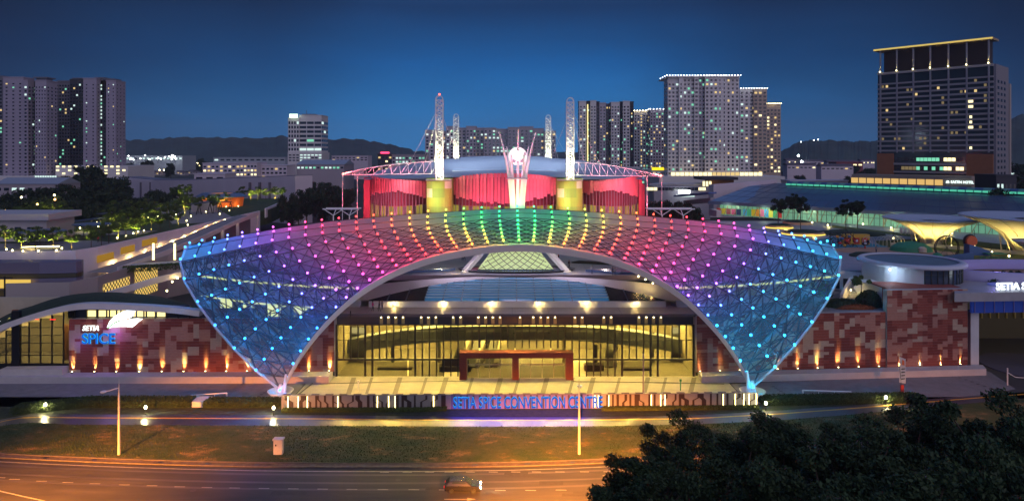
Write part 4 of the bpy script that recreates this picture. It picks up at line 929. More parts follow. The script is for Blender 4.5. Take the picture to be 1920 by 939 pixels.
# masts and trusses
def lattice(m, p, q, w, n, r, up=(0, 0, 1)):
    p, q = Vector(p), Vector(q); d = (q-p).normalized(); a = d.orthogonal().normalized() if abs(d.z) < .9 else Vector((1, 0, 0)); b = d.cross(a); C = [(-1, -1), (1, -1), (1, 1), (-1, 1)]
    cs = [[p.lerp(q, k/n)+a*x*w/2+b*y*w/2 for x, y in C] for k in range(n+1)]
    for k in range(n):
        for c in range(4):
            c2 = (c+1) % 4; m.tube(cs[k][c], cs[k+1][c], r, 4); m.tube(cs[k][c], cs[k+1][c2], r*.7, 3); m.tube(cs[k][c2], cs[k+1][c], r*.7, 3); m.tube(cs[k+1][c], cs[k+1][c2], r*.7, 3)
    return m
mw = mat('mast_white', (.8, .8, .78), .45)
for n, (u, Y, vt, vb, lab) in enumerate(((824, 240, 188, 330, 'left front lattice mast of the arena with a red tip light'), (1069, 240, 192, 330, 'right front lattice mast of the arena'), (855.5, 341, 220, 300, 'thinner rear lattice mast, left one behind the arena roof'), (1028, 341, 222, 300, 'thinner rear lattice mast, right one behind the arena roof'))):
    x = Xu(u, Y); zb = 31.2 if n < 2 else 34; zt = Zv(vt, Y); w = 2.5; mst = thing('lattice_mast', lab, 'mast', (x, Y, zb), 'lattice masts of the arena')
    m = MB(); lattice(m, (x, Y, zb), (x, Y, zt), w, 15, .17)
    for k in range(7):
        a0, a1 = PI*k/7, PI*(k+1)/7
        for dy in (-w/2, w/2): m.tube((x+w/2*math.cos(a0), Y+dy, zt+1.6*math.sin(a0)), (x+w/2*math.cos(a1), Y+dy, zt+1.6*math.sin(a1)), .15, 4)
    m.build('lattice', mw, mst)
    lamp('mast_light', 'SPOT', (x, Y-6 if n < 2 else Y-5, zb-1), 46000, (1, .96, .62), mst, .3, 38, .8, aim=(x, Y+.3, zb+11)); lamp('mast_light', 'POINT', (x, Y, zb+2), 2600, (1, .96, .62), mst, .5)
    if n < 2: lamp('roof_floodlight', 'SPOT', (x, Y+2, 56), 60000, (.6, .75, 1), mst, .5, 100, 1, aim=(x*.3, 285, 38))
    if n == 0: MB().ball((x, Y, zt+2), .35, 6).build('tip_light', emis('red_tip', (1, .1, .05), 6), mst)
    m = MB(); s_ = -1 if x < AX else 1
    for ex in (6, 12): m.tube((x, Y, zt-2), (x-s_*0+s_*ex*.35*3, Y+4, 34), .07, 3)
    m.tube((x, Y, zt-3), (x-s_*6, Y+14, 38), .07, 3); m.build('stay_cable', mw, mst)
m = MB(); m.tube((AX-25, 242, 56), (AX-62, 290, 32), .05, 3)
for s_, pts, lab in ((-1, [(640, 327), (690, 315), (760, 306), (822, 302)], 'white roof truss reaching left of the arena, tip lit red'), (1, [(1243, 330), (1195, 320), (1130, 308), (1071, 304)], 'white roof truss reaching right of the arena, tip lit red')):
    tt = thing('roof_truss', lab, 'truss', W(pts[0][0], 345, 240), 'roof trusses of the arena')
    m = MB(); n = 13
    for dy in (0, 5):
        T_ = [Vector(bezlerp([(k, *W(u, v, 240+dy)) for k, (u, v) in enumerate(pts)], 3*k/n)) for k in range(n+1)]; z0 = T_[0].z; B_ = [Vector((p.x, p.y+1.5, z0-.2+(.4*k/n))) for k, p in enumerate(T_)]
        m.path(T_, .2, 5); m.path(B_, .18, 5)
        for k in range(1, n): m.tube(B_[k], T_[k+1] if k < n else T_[k], .1, 4); m.tube(B_[k], T_[k], .1, 4)
        if dy: 
            for k in range(0, n+1, 2): m.tube(T_[k], L0[k], .1, 3)
        L0 = T_
    m.build('truss_frame', mw, tt)
    a = W(pts[0][0]+s_*-2, pts[0][1], 240); m = MB(); m.tube(a, (a.x, a.y, 13), .12, 6); b = W(pts[0][0]-s_*30, pts[0][1]+2, 240)
    m.tube(b, (b.x, b.y, 14), .14, 6); m.build('post', mw, tt)
    lamp('truss_tip_lamp', 'POINT', a+Vector((-s_*1.5, -1.5, 1.2)), 2600, (1, .12, .12), tt, .4)
    MB().ball(a+Vector((-s_*.5, -.6, .2)), .45, 6).build('tip_light', emis('red_tip_soft', (1, .25, .2), 5), tt)
    lamp('truss_lamp', 'POINT', a.lerp(W(*pts[3], 240), .65)+Vector((0, -6, -4)), 1500, (1, .85, .8), tt, .5)
# low canopies between arena and lattice roof
for lab, us, v in (('tree shaped white steel frame left of the arena', (605, 672), 392), ('tree shaped white steel frame right of the arena', (1215, 1303), 392)):
    q = thing('walkway_frame', lab, 'frame', (Xu(sum(us)/2, 215), 215, 14), 'white walkway frames beside the arena'); m = MB(); a, b = W(us[0], v, 215), W(us[1], v, 215); m.tube(a, b, .22, 5); m.tube(a+Vector((0, 4, 0)), b+Vector((0, 4, 0)), .2, 5)
    for t_ in (.3, .75):
        p = a.lerp(b, t_); f = Vector((p.x, p.y, 14)); h = Vector((p.x, p.y, p.z-2)); m.tube(f, h, .2, 5)
        for dx in (-2.2, 2.2): m.tube(h, (p.x+dx*1.4, p.y, p.z), .14, 4)
        m.tube(h, (p.x, p.y+4, p.z), .14, 4)
    m.build('steel_frame', mw, q)
# ================================================================ TOWERS
qd = bpy.data.meshes.new('window_pane'); qd.from_pydata([(-.5, -.03, 0), (.5, -.03, 0), (.5, -.03, 1), (-.5, -.03, 1), (-.5, .1, 0), (.5, .1, 0), (.5, .1, 1), (-.5, .1, 1)], [], [(0, 1, 2, 3), (5, 4, 7, 6), (4, 0, 3, 7), (1, 5, 6, 2), (3, 2, 6, 7), (4, 5, 1, 0)])
QM = {}
def qmesh(ma):
    if ma.name not in QM: q = qd.copy(); q.materials.append(ma); QM[ma.name] = q
    return QM[ma.name]
def windows(root, W_, cap=96):
    """W_: (x,y,z,w,h,angle,material): the most visible ones (lit, large) as parts of their own, the rest one part"""
    W_ = sorted(W_, key=lambda q: -(q[3]*q[4]+(50 if q[6].name.startswith('lit') else 0)))
    org = WORLD[root.name]
    for x, y, z, w, h, a, ma in W_[:cap]:
        o = bpy.data.objects.new('window', qmesh(ma)); col.objects.link(o); o.parent = root; o.location = Vector((x, y, z))-org; o.scale = (w, 1, h); o.rotation_euler = (0, 0, a)
    if len(W_) > cap:
        m = MB(); ml = []; 
        for x, y, z, w, h, a, ma in W_[cap:]:
            if ma not in ml: ml.append(ma)
            ca, sa = math.cos(a), math.sin(a); P_ = []
            for dx, dy in ((-w/2, -.05), (w/2, -.05), (w/2, .1), (-w/2, .1)): P_.append((x+dx*ca-dy*sa, y+dx*sa+dy*ca))
            m.hexa(P_, z, z+h, ml.index(ma))
        o = m.build('window_field', ml, root); o['kind'] = 'stuff'
WD = mat('window_dark', (.015, .02, .03), .2, spec=.8); LW_ = emis('lit_pane_warm', (1, .72, .3), .9); LG_ = emis('lit_pane_green', (.3, 1, .65), .75); LC_ = emis('lit_pane_cool', (.75, 1, .95), 1.0); LB_ = emis('lit_pane_bright', (1, .85, .45), 1.8); LD_ = emis('lit_pane_dim', (.8, .6, .3), .25)
def block(root, ws, u0, u1, vt, Y, dep, ma, zb=0, fl=3.2, cols=4, ww=.5, wh=.5, lit=.05, pal=(LW_, LG_, LC_), z0=None, sidecols=3, bands=True, strip=None, rg=None, name='wall'):
    dep = dep*.45 if dep > 19 and Y < 780 else dep; rg = rg or rng; x0, x1 = Xu(u0, Y), Xu(u1, Y); zt = Zv(vt, Y); m = MB(); m.box(x0, x1, Y, Y+dep, zb, zt); m.box(x0-.3, x1+.3, Y-.3, Y+dep, zt, zt+.8)
    z = z0 if z0 is not None else zb+4; nfl = int((zt-z-1)/fl)
    if bands:
        for f in range(nfl): m.box(x0-.12, x1+.12, Y-.14, Y+dep, z+f*fl-.45, z+f*fl-.25)
    m.build(name, ma, root)
    cw = (x1-x0)/cols if cols else 0
    for f in range(nfl):
        for c in range(cols):
            l = rg.random() < lit*1.6; s_ = strip is not None and c in strip
            mt = rg.choice(pal) if l else (strip[c] if (s_ and rg.random() < .8) else WD)
            ws.append((x0+(c+.5)*cw, Y-.02, z+f*fl+fl*(.5-wh/2), cw*ww*(1 if not s_ else .8), fl*wh, 0, mt))
        if sidecols:
            side = 1 if (x0+x1)/2 < 0 else -1; xs_ = x1 if side > 0 else x0; sw = dep/sidecols
            for c in range(sidecols): ws.append((xs_, Y+(c+.5)*sw, z+f*fl+fl*(.5-wh/2), sw*ww, fl*wh, R(90)*side, WD if rg.random() > lit else rg.choice(pal)))
    return x0, x1, zt
def crown_lights(root, x0, x1, y0, y1, z, n, ma=None, s=.4):
    m = MB()
    for k in range(n+1): m.ball((x0+(x1-x0)*k/n, y0, z), s, 5)
    for k in range(1, 4): m.ball((x0 if x0 > 0 else x1, y0+(y1-y0)*k/4, z), s, 5)
    m.build('roof_light_chain', ma or LAMPW, root)
rt = random.Random(77)
MAUVE = mat('tower_mauve', (.48, .45, .5), .8, noise=.05, nscale=.05); DKW = mat('tower_dark', (.05, .05, .065), .8); GREYT = mat('tower_grey', (.17, .16, .19), .8); PALE = mat('tower_pale', (.72, .69, .68), .8, noise=.05, nscale=.05)
def tower(lab, u, Y, fn, cat='tower', grp=None, name='apartment_tower', zb=0):
    r_ = thing(name, lab, cat, (Xu(u, Y), Y, zb), grp); ws = []; fn(r_, ws); windows(r_, ws); return r_
PLUM = mat('tower_plum', (.36, .32, .4), .8, noise=.05, nscale=.05)
def tA(r, ws):
    block(r, ws, -45, 6, 144, 600, 28, GREYT, cols=5, lit=.1, rg=rt, pal=(LG_, LW_)); block(r, ws, 6, 44, 146, 592, 30, PLUM, cols=3, ww=.28, lit=.03, rg=rt, wh=.35); block(r, ws, 44, 52, 152, 590, 30, PLUM, cols=1, ww=.5, rg=rt); block(r, ws, 52, 66, 154, 598, 20, DKW, cols=2, ww=.5, lit=.35, pal=(LG_, LC_), rg=rt); block(r, ws, 66, 87, 152, 590, 32, PLUM, cols=4, ww=.36, lit=.04, rg=rt, wh=.4)
    m = MB(); a = Xu(56, 590); m.box(a, a+9, 598, 606, Zv(152, 590), Zv(145, 590)); m.box(a-1.5, a+10.5, 596, 608, Zv(145, 590), Zv(143, 590)); m.build('roof_room', GREYT, r)
    MB().box(Xu(-60, 580), Xu(112, 580), 576, 640, 0, Zv(330, 580)).build('podium', PALE, r)
    m = MB()
    for k in range(9): a = Xu(66+k*4.6, 576); m.box(a, a+1.4, 575.6, 575.9, Zv(332.5, 576), Zv(329.5, 576))
    m.build('lit_window_row', LC_, r)
tower('far left apartment tower with a green lit stair strip', 50, 590, tA, grp='residential towers on the left')
def tB(r, ws):
    block(r, ws, 100, 131, 155, 640, 20, GREYT, cols=6, lit=.06, rg=rt, ww=.6, pal=(LG_, LW_)); block(r, ws, 131, 158, 150, 632, 24, DKW, cols=5, lit=.05, rg=rt, ww=.6); block(r, ws, 156, 181, 148, 600, 34, PLUM, cols=2, ww=.2, lit=.06, rg=rt, wh=.3); block(r, ws, 181, 199, 152, 606, 30, DKW, cols=3, ww=.5, lit=.12, rg=rt, strip={1: LC_}, pal=(LG_, LC_)); block(r, ws, 199, 217, 152, 600, 34, PLUM, cols=2, ww=.2, lit=.05, rg=rt, wh=.3)
    m = MB()
    for u0, u1, v, Y in ((110, 131, 153, 645), (138, 164, 148, 637), (180, 195, 147, 606), (196, 214, 149.5, 606)): m.box(Xu(u0, Y), Xu(u1, Y), Y, Y+9, 90, Zv(v, Y)); m.box(Xu(u0-2, Y), Xu(u1+2, Y), Y-1, Y+10, Zv(v, Y), Zv(v-1.6, Y))
    m.build('roof_room', GREYT, r)
    MB().box(Xu(104, 596), Xu(240, 596), 596, 640, 0, Zv(311, 596)).build('podium', PALE, r)
    for k in range(12): 
        for v in (314, 321, 327):
            if rt.random() < .6: ws.append((Xu(108+k*11.3, 595.9), 595.9, Zv(v, 596), 2.6, 1.5, 0, LB_))
tower('second apartment tower from the left, dark recesses and mauve end slabs', 170, 600, tB, grp='residential towers on the left')
def tC(r, ws):
    x0, x1, zt = block(r, ws, 540, 561, 222, 800, 30, PALE, cols=4, ww=.62, wh=.6, fl=5.2, lit=.08, pal=(LG_, LC_), rg=rt, z0=28, bands=False)
    block(r, ws, 561, 603, 217, 802, 28, PALE, cols=3, ww=.9, wh=.55, fl=5.2, lit=.1, pal=(LG_, LC_), rg=rt, z0=28)
    MB().box(Xu(540, 798), Xu(604, 798), 797, 830, 0, Zv(286, 798)).build('lower_floors', PALE, r)
    for k in range(9):
        for v in (292, 297, 302): ws.append((Xu(544+k*7, 796.9), 796.9, Zv(v, 797), 3, 1.4, 0, LC_ if (k > 2 and rt.random() < .75) else WD))
    a = Xu(543, 798); MB().box(a, a+9.5, 797, 798.5, Zv(221, 798), Zv(214, 798)).build('roof_sign', emis('sign_green_white', (.75, 1, .75), 2.4), r)
    m = MB(); b = Xu(578, 805); m.box(b-8, b+8, 806, 816, 85, Zv(214, 806)); m.tube((b-3, 808, 87), (b-3, 808, 93), .3); m.build('roof_plant', GREYT, r)
tower('isolated round cornered office tower with a glowing white roof sign', 571, 800, tC, 'office tower', name='office_tower')
def tD(r, ws):
    for u0, u1, v, Y in ((797, 822, 245, 700), (822, 836, 247, 708), (836, 858, 238, 700), (858, 874, 241, 706), (874, 893, 238, 700), (893, 907, 241, 708), (907, 930, 241, 700)): block(r, ws, u0, u1, v, Y, 24, MAUVE, cols=3 if u1-u0 > 16 else 2, lit=.14, rg=rt, fl=3.4, ww=.5, z0=8)
def tE(r, ws):
    for u0, u1, v, Y in ((930, 952, 243, 705), (952, 975, 240, 698), (975, 1000, 238.5, 700), (1000, 1020, 242, 706), (1020, 1042, 247, 700)): block(r, ws, u0, u1, v, Y, 24, MAUVE, cols=3, lit=.14, rg=rt, fl=3.4, ww=.55, z0=8)
tower('long mauve apartment slab behind the arena roof, between the left masts', 860, 700, tD, 'apartment block', name='apartment_block', grp='apartment slabs behind the arena'); tower('long mauve apartment slab behind the globe sculpture', 985, 700, tE, 'apartment block', name='apartment_block', grp='apartment slabs behind the arena')
def tF(r, ws):
    for u0, u1, v, Y, ma, c, ww in ((1086, 1099, 191, 650, PALE, 2, .5), (1099, 1107, 191, 652, DKW, 1, .3), (1107, 1118, 190, 650, PALE, 2, .5), (1118, 1124, 192, 655, DKW, 1, .3), (1124, 1136, 194, 655, MAUVE, 2, .5), (1136, 1146, 196, 662, GREYT, 2, .55), (1146, 1162, 193, 652, PALE, 3, .5), (1162, 1168, 192, 654, DKW, 1, .3), (1168, 1181, 191, 650, PALE, 2, .5), (1181, 1188, 192, 652, DKW, 1, .3)):
        block(r, ws, u0, u1, v, Y, 26, ma, cols=c, ww=ww, wh=.5, lit=.07, rg=rt, fl=3.1, sidecols=2, z0=22)
    m = MB(); a = Xu(1102, 649); m.box(a-.5, a+.5, 649.2, 649.8, 24, 88); m.build('light_strip', emis('strip_warm', (1, .85, .35), 1.4), r)
    MB().box(Xu(1075, 640), Xu(1200, 640), 640, 690, 0, Zv(313, 640)).build('podium', PALE, r)
tower('dark and white striped apartment tower with one bright vertical light strip', 1137, 650, tF, grp='residential towers right of the arena')
def tG(r, ws): x0, x1, zt = block(r, ws, 1189, 1216, 209, 720, 30, PALE, cols=5, lit=.1, rg=rt, fl=3.3, strip={2: LW_}, z0=10); crown_lights(r, x0, x1, 719, 740, zt+.8, 5, LAMPY, .5)
def tH(r, ws): x0, x1, zt = block(r, ws, 1219, 1250, 206, 700, 30, MAUVE, cols=6, lit=.15, rg=rt, fl=3.2, pal=(LG_, LC_, LW_), z0=10); crown_lights(r, x0, x1, 699, 720, zt+.8, 5, LAMPW, .45)
tower('slim apartment tower with yellow roof lights, behind the striped tower', 1203, 720, tG, grp='residential towers right of the arena'); tower('slim apartment tower with greenish windows beside the big white tower', 1235, 700, tH, grp='residential towers right of the arena')
def tI(r, ws):
    Y = 520
    for u0, u1, v, dy, c, ww, ma in ((1252, 1273, 146, 2, 3, .55, PALE), (1273, 1281, 146, 0, 1, .3, PALE), (1281, 1302, 144.5, 2, 3, .55, PALE), (1302, 1310, 144, 0, 1, .6, PALE), (1310, 1322, 143, 3, 2, .6, MAUVE), (1322, 1346, 142.5, 0, 3, .5, PALE), (1346, 1362, 143, 0, 2, .25, PALE), (1362, 1386, 144, 2, 3, .42, PALE)):
        block(r, ws, u0, u1, v, Y+dy, 30, ma, cols=c, ww=ww, wh=.5, lit=.08, rg=rt, fl=3.1, z0=24, sidecols=2)
    crown_lights(r, Xu(1250, Y), Xu(1388, Y), Y-1, Y+30, Zv(141.5, Y), 26, LAMPW, .35)
    MB().box(Xu(1251, Y), Xu(1387, Y), Y-.8, Y+31, Zv(145, Y), Zv(143, Y)).build('parapet', PALE, r)
    MB().hexa([(Xu(1235, 510), 508), (Xu(1470, 510), 508), (Xu(1470, 510), 560), (Xu(1235, 510), 560)], 0, Zv(331, 508)).build('podium', PALE, r)
    for k in range(20): ws.append((Xu(1262+k*8.6, 507.8), 507.8, Zv(329.5, 508)*0+Zv(330, 508)+.2, 2.9, 2.6, 0, LB_ if k < 9 or k > 14 else LW_))
tower('tallest white apartment tower crowned with a chain of lights', 1318, 520, tI, grp='residential towers right of the arena')
def tJ(r, ws):
    x0, x1, zt = block(r, ws, 1387, 1413, 168, 560, 34, PALE, cols=3, ww=.5, lit=.06, rg=rt, fl=3.1, z0=24); x2, x3, z_ = block(r, ws, 1413, 1438, 168, 558, 34, mat('tower_warm', (.5, .4, .33), .8), cols=3, ww=.6, lit=.12, rg=rt, fl=3.1, z0=24, pal=(LW_, LB_)); crown_lights(r, x0, x3, 557, 580, zt+.8, 10, LAMPW, .35)
def tK(r, ws): x0, x1, zt = block(r, ws, 1437, 1464, 196, 590, 30, mat('tower_warm', (.5, .4, .33), .8), cols=4, ww=.55, lit=.16, rg=rt, fl=3.1, z0=24, pal=(LW_, LB_)); crown_lights(r, x0, x1, 589, 610, zt+.8, 7, LAMPY, .35)
tower('stepped white apartment tower directly right of the tallest one', 1413, 558, tJ, grp='residential towers right of the arena'); tower('lowest and rightmost of the lit white apartment towers', 1450, 590, tK, grp='residential towers right of the arena')
# curved low rise in front of the towers
lr = thing('podium_building', 'long curved pale podium with rows of yellow windows in front of the white towers', 'building', (Xu(1350, 470), 470, 0)); ws = []
pp = [Vector((Xu(u, Y), Y)) for u, Y in ((1225, 455), (1300, 440), (1380, 440), (1470, 455))]
MB().wall([(p.x, p.y, Zv(346, p.y)) for p in pp], 30, 12, zb=0).build('wall', PALE, lr); MB().wall([(p.x, p.y-1, Zv(345, p.y)+.5) for p in pp], .9, 14).build('roof_slab', WHITE, lr)
MB().wall([(p.x, p.y-7, Zv(351, p.y-7)) for p in pp[:2]], 3.4, .5).build('lit_window_band', LB_, lr)
MB().box(Xu(1330, 430), Xu(1376, 430), 430, 440, 8, Zv(337, 430)).build('entrance_tower', mat('timber', (.3, .13, .05)), lr); MB().box(Xu(1313, 428), Xu(1380, 428), 424, 444, Zv(337, 428), Zv(332, 428)).build('flat_roof', DKW, lr)
m = MB()
for k in range(3): m.box(Xu(1318+k*6, 425), Xu(1322+k*6, 425), 425, 425.5, Zv(358, 425), Zv(340, 425))
m.build('lit_column', LB_, lr)
m = MB(); m.box(Xu(1225, 420), Xu(1330, 420), 418, 432, 0, Zv(350, 418)); m.build('annex', mat('annex_grey', (.3, .28, .33)), lr)
for k in range(16): ws.append((Xu(1215+k*7, 417.7), 417.7, Zv(357, 418), 2, 1.8, 0, LB_ if k < 3 or rt.random() < .25 else WD))
windows(lr, ws)
m = MB(); b = W(1283, 352, 412); MB().box(b.x-3.5, b.x+3.5, b.y, b.y+.3, b.z-3.5, b.z-1.5).build('shop_screen', LAMPW, lr)
MB().box(b.x-5, b.x+6, b.y-1, b.y+.3, b.z-5.5, b.z-4.2).build('lit_shopfront', LC_, lr)
# ================================================================ HOTEL
ht = thing('hotel_tower', 'dark glass hotel tower with a lit roof frame and brown stone corners', 'hotel', (216, 350, 0)); ws = []
A_ = Vector((198.6, 369)); B_ = Vector((233.9, 330)); dh = (B_-A_).normalized(); nh = Vector((dh.y, -dh.x)); nh = nh if nh.y < 0 else -nh; LH = (B_-A_).length
def hp(s_, o): p = A_+dh*s_*LH+nh*o; return (p.x, p.y)
def hb_(m, s0, s1, o0, o1, z0, z1, k=0): return m.hexa([hp(s0, o1), hp(s1, o1), hp(s1, o0), hp(s0, o0)], z0, z1, k)
hb_(MB(), 0.002, .998, -22, 0, 0, 83).build('glass_body', mat('hotel_glass', (.02, .035, .045), .12, spec=.9), ht)
m = MB()
for f in range(14): z = 41.6+f*2.56; hb_(m, 0, 1, 0, .7, z, z+.95)
hb_(m, 0, 1, 0, .8, 77.5, 78.3); hb_(m, 0, 1, 0, .8, 83, 84.2); hb_(m, .155, .79, 0, .9, 34.6, 35.6); hb_(m, .155, .79, 0, .9, 30.5, 31.3)
m.build('floor_slab', mat('hotel_slab', (.36, .34, .35), .7), ht)
m = MB()
for k in range(7): s_ = (.03, .185, .335, .485, .64, .79, .965)[k]; hb_(m, s_-.006, s_+.006, .1, 1.0, 41, 96)
m.build('pier', mat('hotel_pier', (.3, .3, .34), .7), ht)
m = MB(); hb_(m, -.03, 1.0, -10, 1.6, 96, 97.0); m.build('roof_frame', mat('crown_brown', (.4, .3, .2), .6), ht); hb_(MB(), -.03, 1.0, 1.6, 1.75, 96.1, 96.9).build('roof_light_line', emis('crown_line', (1, .75, .2), .7), ht)
hb_(MB(), .04, .96, -8, -3, 84, 95.6).build('roof_bar_wall', mat('crown_dark', (.05, .035, .03), .5), ht)
for s_ in (.03, .185, .335, .485, .64, .79, .965):
    x, y = hp(s_, 1.3); MB().ball((x, y, 84.6), .3, 5).build('roof_lamp', LAMPY, ht); lamp('roof_frame_lamp', 'SPOT', (x+nh.x*.5, y+nh.y*.5, 84.6), 900, (1, .75, .2), ht, .2, 50, .8, aim=(x-nh.x*.6, y-nh.y*.6, 92))
for s0, s1, z0, z1 in ((0, .155, 2, 40.6), (.79, 1.0, 2, 40.2)): hb_(MB(), s0, s1, 0, 1.1, z0, z1).build('stone_corner', mat('hotel_brick', (.33, .13, .06), .8, noise=.1), ht)
hb_(MB(), 1.0, 1.02, -24, 0, 0, 84).build('side_wall', mat('hotel_side', (.24, .23, .26), .8), ht); hb_(MB(), 1.0, 1.03, -27, -24.1, 0, 76).build('rear_block', mat('tower_warmgrey', (.42, .36, .33), .8), ht)
rz_ = math.atan2(dh.y, dh.x)
for f in range(14):
    for k in range(24):
        s_ = .05+k*.0385; r = rt.random()
        if r < .15 or (k == 20 and f in (4, 5, 6, 8, 9)): x, y = hp(s_, .06); ws.append((x, y, 42.65+f*2.56, 1.1 if r < .15 else 2, 1.3, rz_, rt.choice((LW_, LD_, LD_)) if k != 20 else LB_))
for z in (36.6, 32, 28):
    for k in range(18): s_ = .17+k*.034; x, y = hp(s_, .06); ws.append((x, y, z, 1.6, 1.8, rz_, (LB_ if k > 12 else LG_ if k > 5 else LD_) if z > 30 and rt.random() < .75 else WD))
for f in range(18):
    for j in range(3): x, y = hp(1.021, -4-j*6); ws.append((x, y, 24+f*3, 3, 1.4, rz_+R(90), WD))
windows(ht, ws)
pd = MB(); hb_(pd, -.14, .9, 3, 16, 0, 29.5); pd.build('podium', mat('hotel_podium', (.34, .28, .24), .7), ht)
ws2 = []
for k in range(11): x, y = hp(-.11+k*.075, 16.1); MB().cbox((x, y, 25), (3.4, .2, 2.7), rz_).build('lit_window', emis('lit_hotel', (1, .62, .2), .8), ht)
text('hotel_sign', 'EASTIN HOTEL', 1.75, (*hp(.74, 16.6), 26.2), emis('hotel_sign_white', (.8, 1, .95), 2.2), ht, rz=math.degrees(rz_), ext=.06, sx=.82, off=.02)
x, y = hp(.715, 16.5); MB().lathe((x, y, 26.2), [(.85, 0), (.8, .5), (.5, 1.0), (.05, 1.25)], 12, sy=.3).build('sign_emblem', emis('hotel_sign_white', (.8, 1, .95), 2.2), ht)
sb = tower('small dark block with three lit windows right of the hotel', 1890, 300, lambda r, ws: (block(r, ws, 1868, 1906, 331, 300, 14, mat('tower_dark', (.05, .05, .065)), cols=5, lit=.35, pal=(LW_, LC_), rg=rt, fl=4, sidecols=0)), 'building', name='office_block')
# ================================================================ TREES
def crown_mesh(name, seed, rx, rz, n, ls, clumps, ma, flat=1.0):
    rg = random.Random(seed); m = MB(); C = []
    for _ in range(clumps):
        v = Vector((rg.gauss(0, 1), rg.gauss(0, 1), rg.gauss(0, 1))).normalized()*rg.uniform(.3, 1)**.6; kk_ = rg.uniform(.72, 1.18) if clumps > 50 else .78; C.append((Vector((v.x*rx*kk_, v.y*rx*kk_, v.z*rz*kk_)), rg.uniform(.13, .24 if clumps > 50 else .34)*rx))
    for _ in range(n):
        c, r = rg.choice(C); d = Vector((rg.gauss(0, 1), rg.gauss(0, 1), rg.gauss(0, 1))).normalized()*r*rg.uniform(.35, 1.05); p = c+Vector((d.x, d.y, d.z*.75*flat)); a = Vector((rg.gauss(0, 1), rg.gauss(0, 1), rg.gauss(.6, 1))).normalized(); b = a.orthogonal().normalized(); e = a.cross(b); s = ls*rg.uniform(.6, 1.4)
        m.face([p-b*s, p-b*s*.1+e*s*.55, p+b*s, p-b*s*.1-e*s*.55])
    me = m; o = m.build(name, ma, None, origin=(0, 0, 0)); d = o.data; bpy.data.objects.remove(o); return d, C
def tree_proto(name, lab, seed, h, rx, rz, n, ls, clumps, ma, grp=None, cat='tree', tr=.2, cz=None):
    r = thing(name, lab, cat, (0, 0, 0), grp); cz = cz or h-rz*.85; me, C = crown_mesh('crown', seed, rx, rz, n, ls, clumps, ma)
    o = bpy.data.objects.new('crown', me); col.objects.link(o); o.parent = r; o.location = (0, 0, cz)
    m = MB(); m.tube((0, 0, 0), (0, 0, cz-rz*.35), tr, 7, r2=tr*.65)
    for c, _ in C[:9 if clumps < 50 else 30]: m.tube((0, 0, cz-rz*.45), c+Vector((0, 0, cz)), tr*.5, 4, r2=tr*.12)
    m.build('trunk', TRUNK, r); return r
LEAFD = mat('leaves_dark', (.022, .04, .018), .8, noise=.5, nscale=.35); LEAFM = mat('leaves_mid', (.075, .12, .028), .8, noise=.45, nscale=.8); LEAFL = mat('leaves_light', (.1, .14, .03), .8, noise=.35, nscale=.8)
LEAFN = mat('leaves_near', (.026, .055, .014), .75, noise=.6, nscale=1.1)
ORD = ['first', 'second', 'third', 'fourth', 'fifth', 'sixth', 'seventh', 'eighth', 'ninth', 'tenth', 'eleventh', 'twelfth', 'thirteenth', 'fourteenth', 'fifteenth', 'sixteenth', 'seventeenth', 'eighteenth', 'nineteenth', 'twentieth']
# foreground trees, lower right
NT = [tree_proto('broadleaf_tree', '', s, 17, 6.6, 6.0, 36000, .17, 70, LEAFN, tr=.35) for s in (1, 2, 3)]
us = [[], [], []]
near = [(1222, 790, 48, 0, .66), (1290, 742, 62, 1, .8), (1378, 764, 56, 2, .85), (1480, 748, 60, 0, .95), (1590, 770, 52, 1, .9), (1700, 752, 60, 2, 1.0), (1800, 738, 62, 0, 1.05), (1905, 728, 56, 1, 1.05), (1330, 850, 46, 2, .8), (1450, 830, 46, 1, .9), (1580, 840, 44, 0, .9), (1720, 840, 44, 2, .95), (1860, 820, 46, 1, 1.0), (1235, 905, 38, 1, .42), (1130, 928, 36, 2, .3), (1640, 900, 38, 2, .8), (1800, 890, 40, 0, .9), (1390, 905, 38, 0, .6)]
nl = ['leftmost tall foreground tree, its loose crown over the road', 'foreground tree with the upright crown tip right of the second lamp post', 'foreground tree in front of the slotted wall, just left of the right canopy foot', 'foreground tree in front of the right canopy foot', 'foreground tree in front of the right hedge', 'foreground tree below the feather flag', 'foreground tree below the end of the right plinth', 'foreground tree at the right edge, highest of the dark mass', 'lower foreground tree overlapping the road behind the leftmost one', 'lower foreground tree under the right canopy foot', 'lower foreground tree, middle of the dark mass', 'lower foreground tree below the flag, second row', 'lower foreground tree at the right edge, second row', 'small near tree at the bottom left of the dark mass', 'sprig of a near tree touching the bottom edge left of the dark mass', 'nearest tree at the bottom edge, middle of the dark mass', 'nearest tree at the bottom edge, right part of the dark mass', 'nearest tree at the bottom edge, left part of the dark mass']
for (u, v, Y, p, s), l in zip(near, nl):
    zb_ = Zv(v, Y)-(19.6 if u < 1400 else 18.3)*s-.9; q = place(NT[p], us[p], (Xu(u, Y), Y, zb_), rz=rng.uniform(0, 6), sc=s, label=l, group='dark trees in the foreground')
    if zb_ > 0: lo_ = MB().tube((0, 0, -zb_/s), (0, 0, .2), .45, 7, r2=.35).build('lower_trunk', TRUNK, None, origin=(0, 0, 0)); lo_.parent = q; del WORLD[lo_.name]
# extend short trunks: terrace the trees grow on
struct(MB().hexa([(2, 28), (70, 28), (70, 52), (14, 52)], -.02, .3).build('near_ground', mat('near_soil', (.03, .03, .02), .95)))
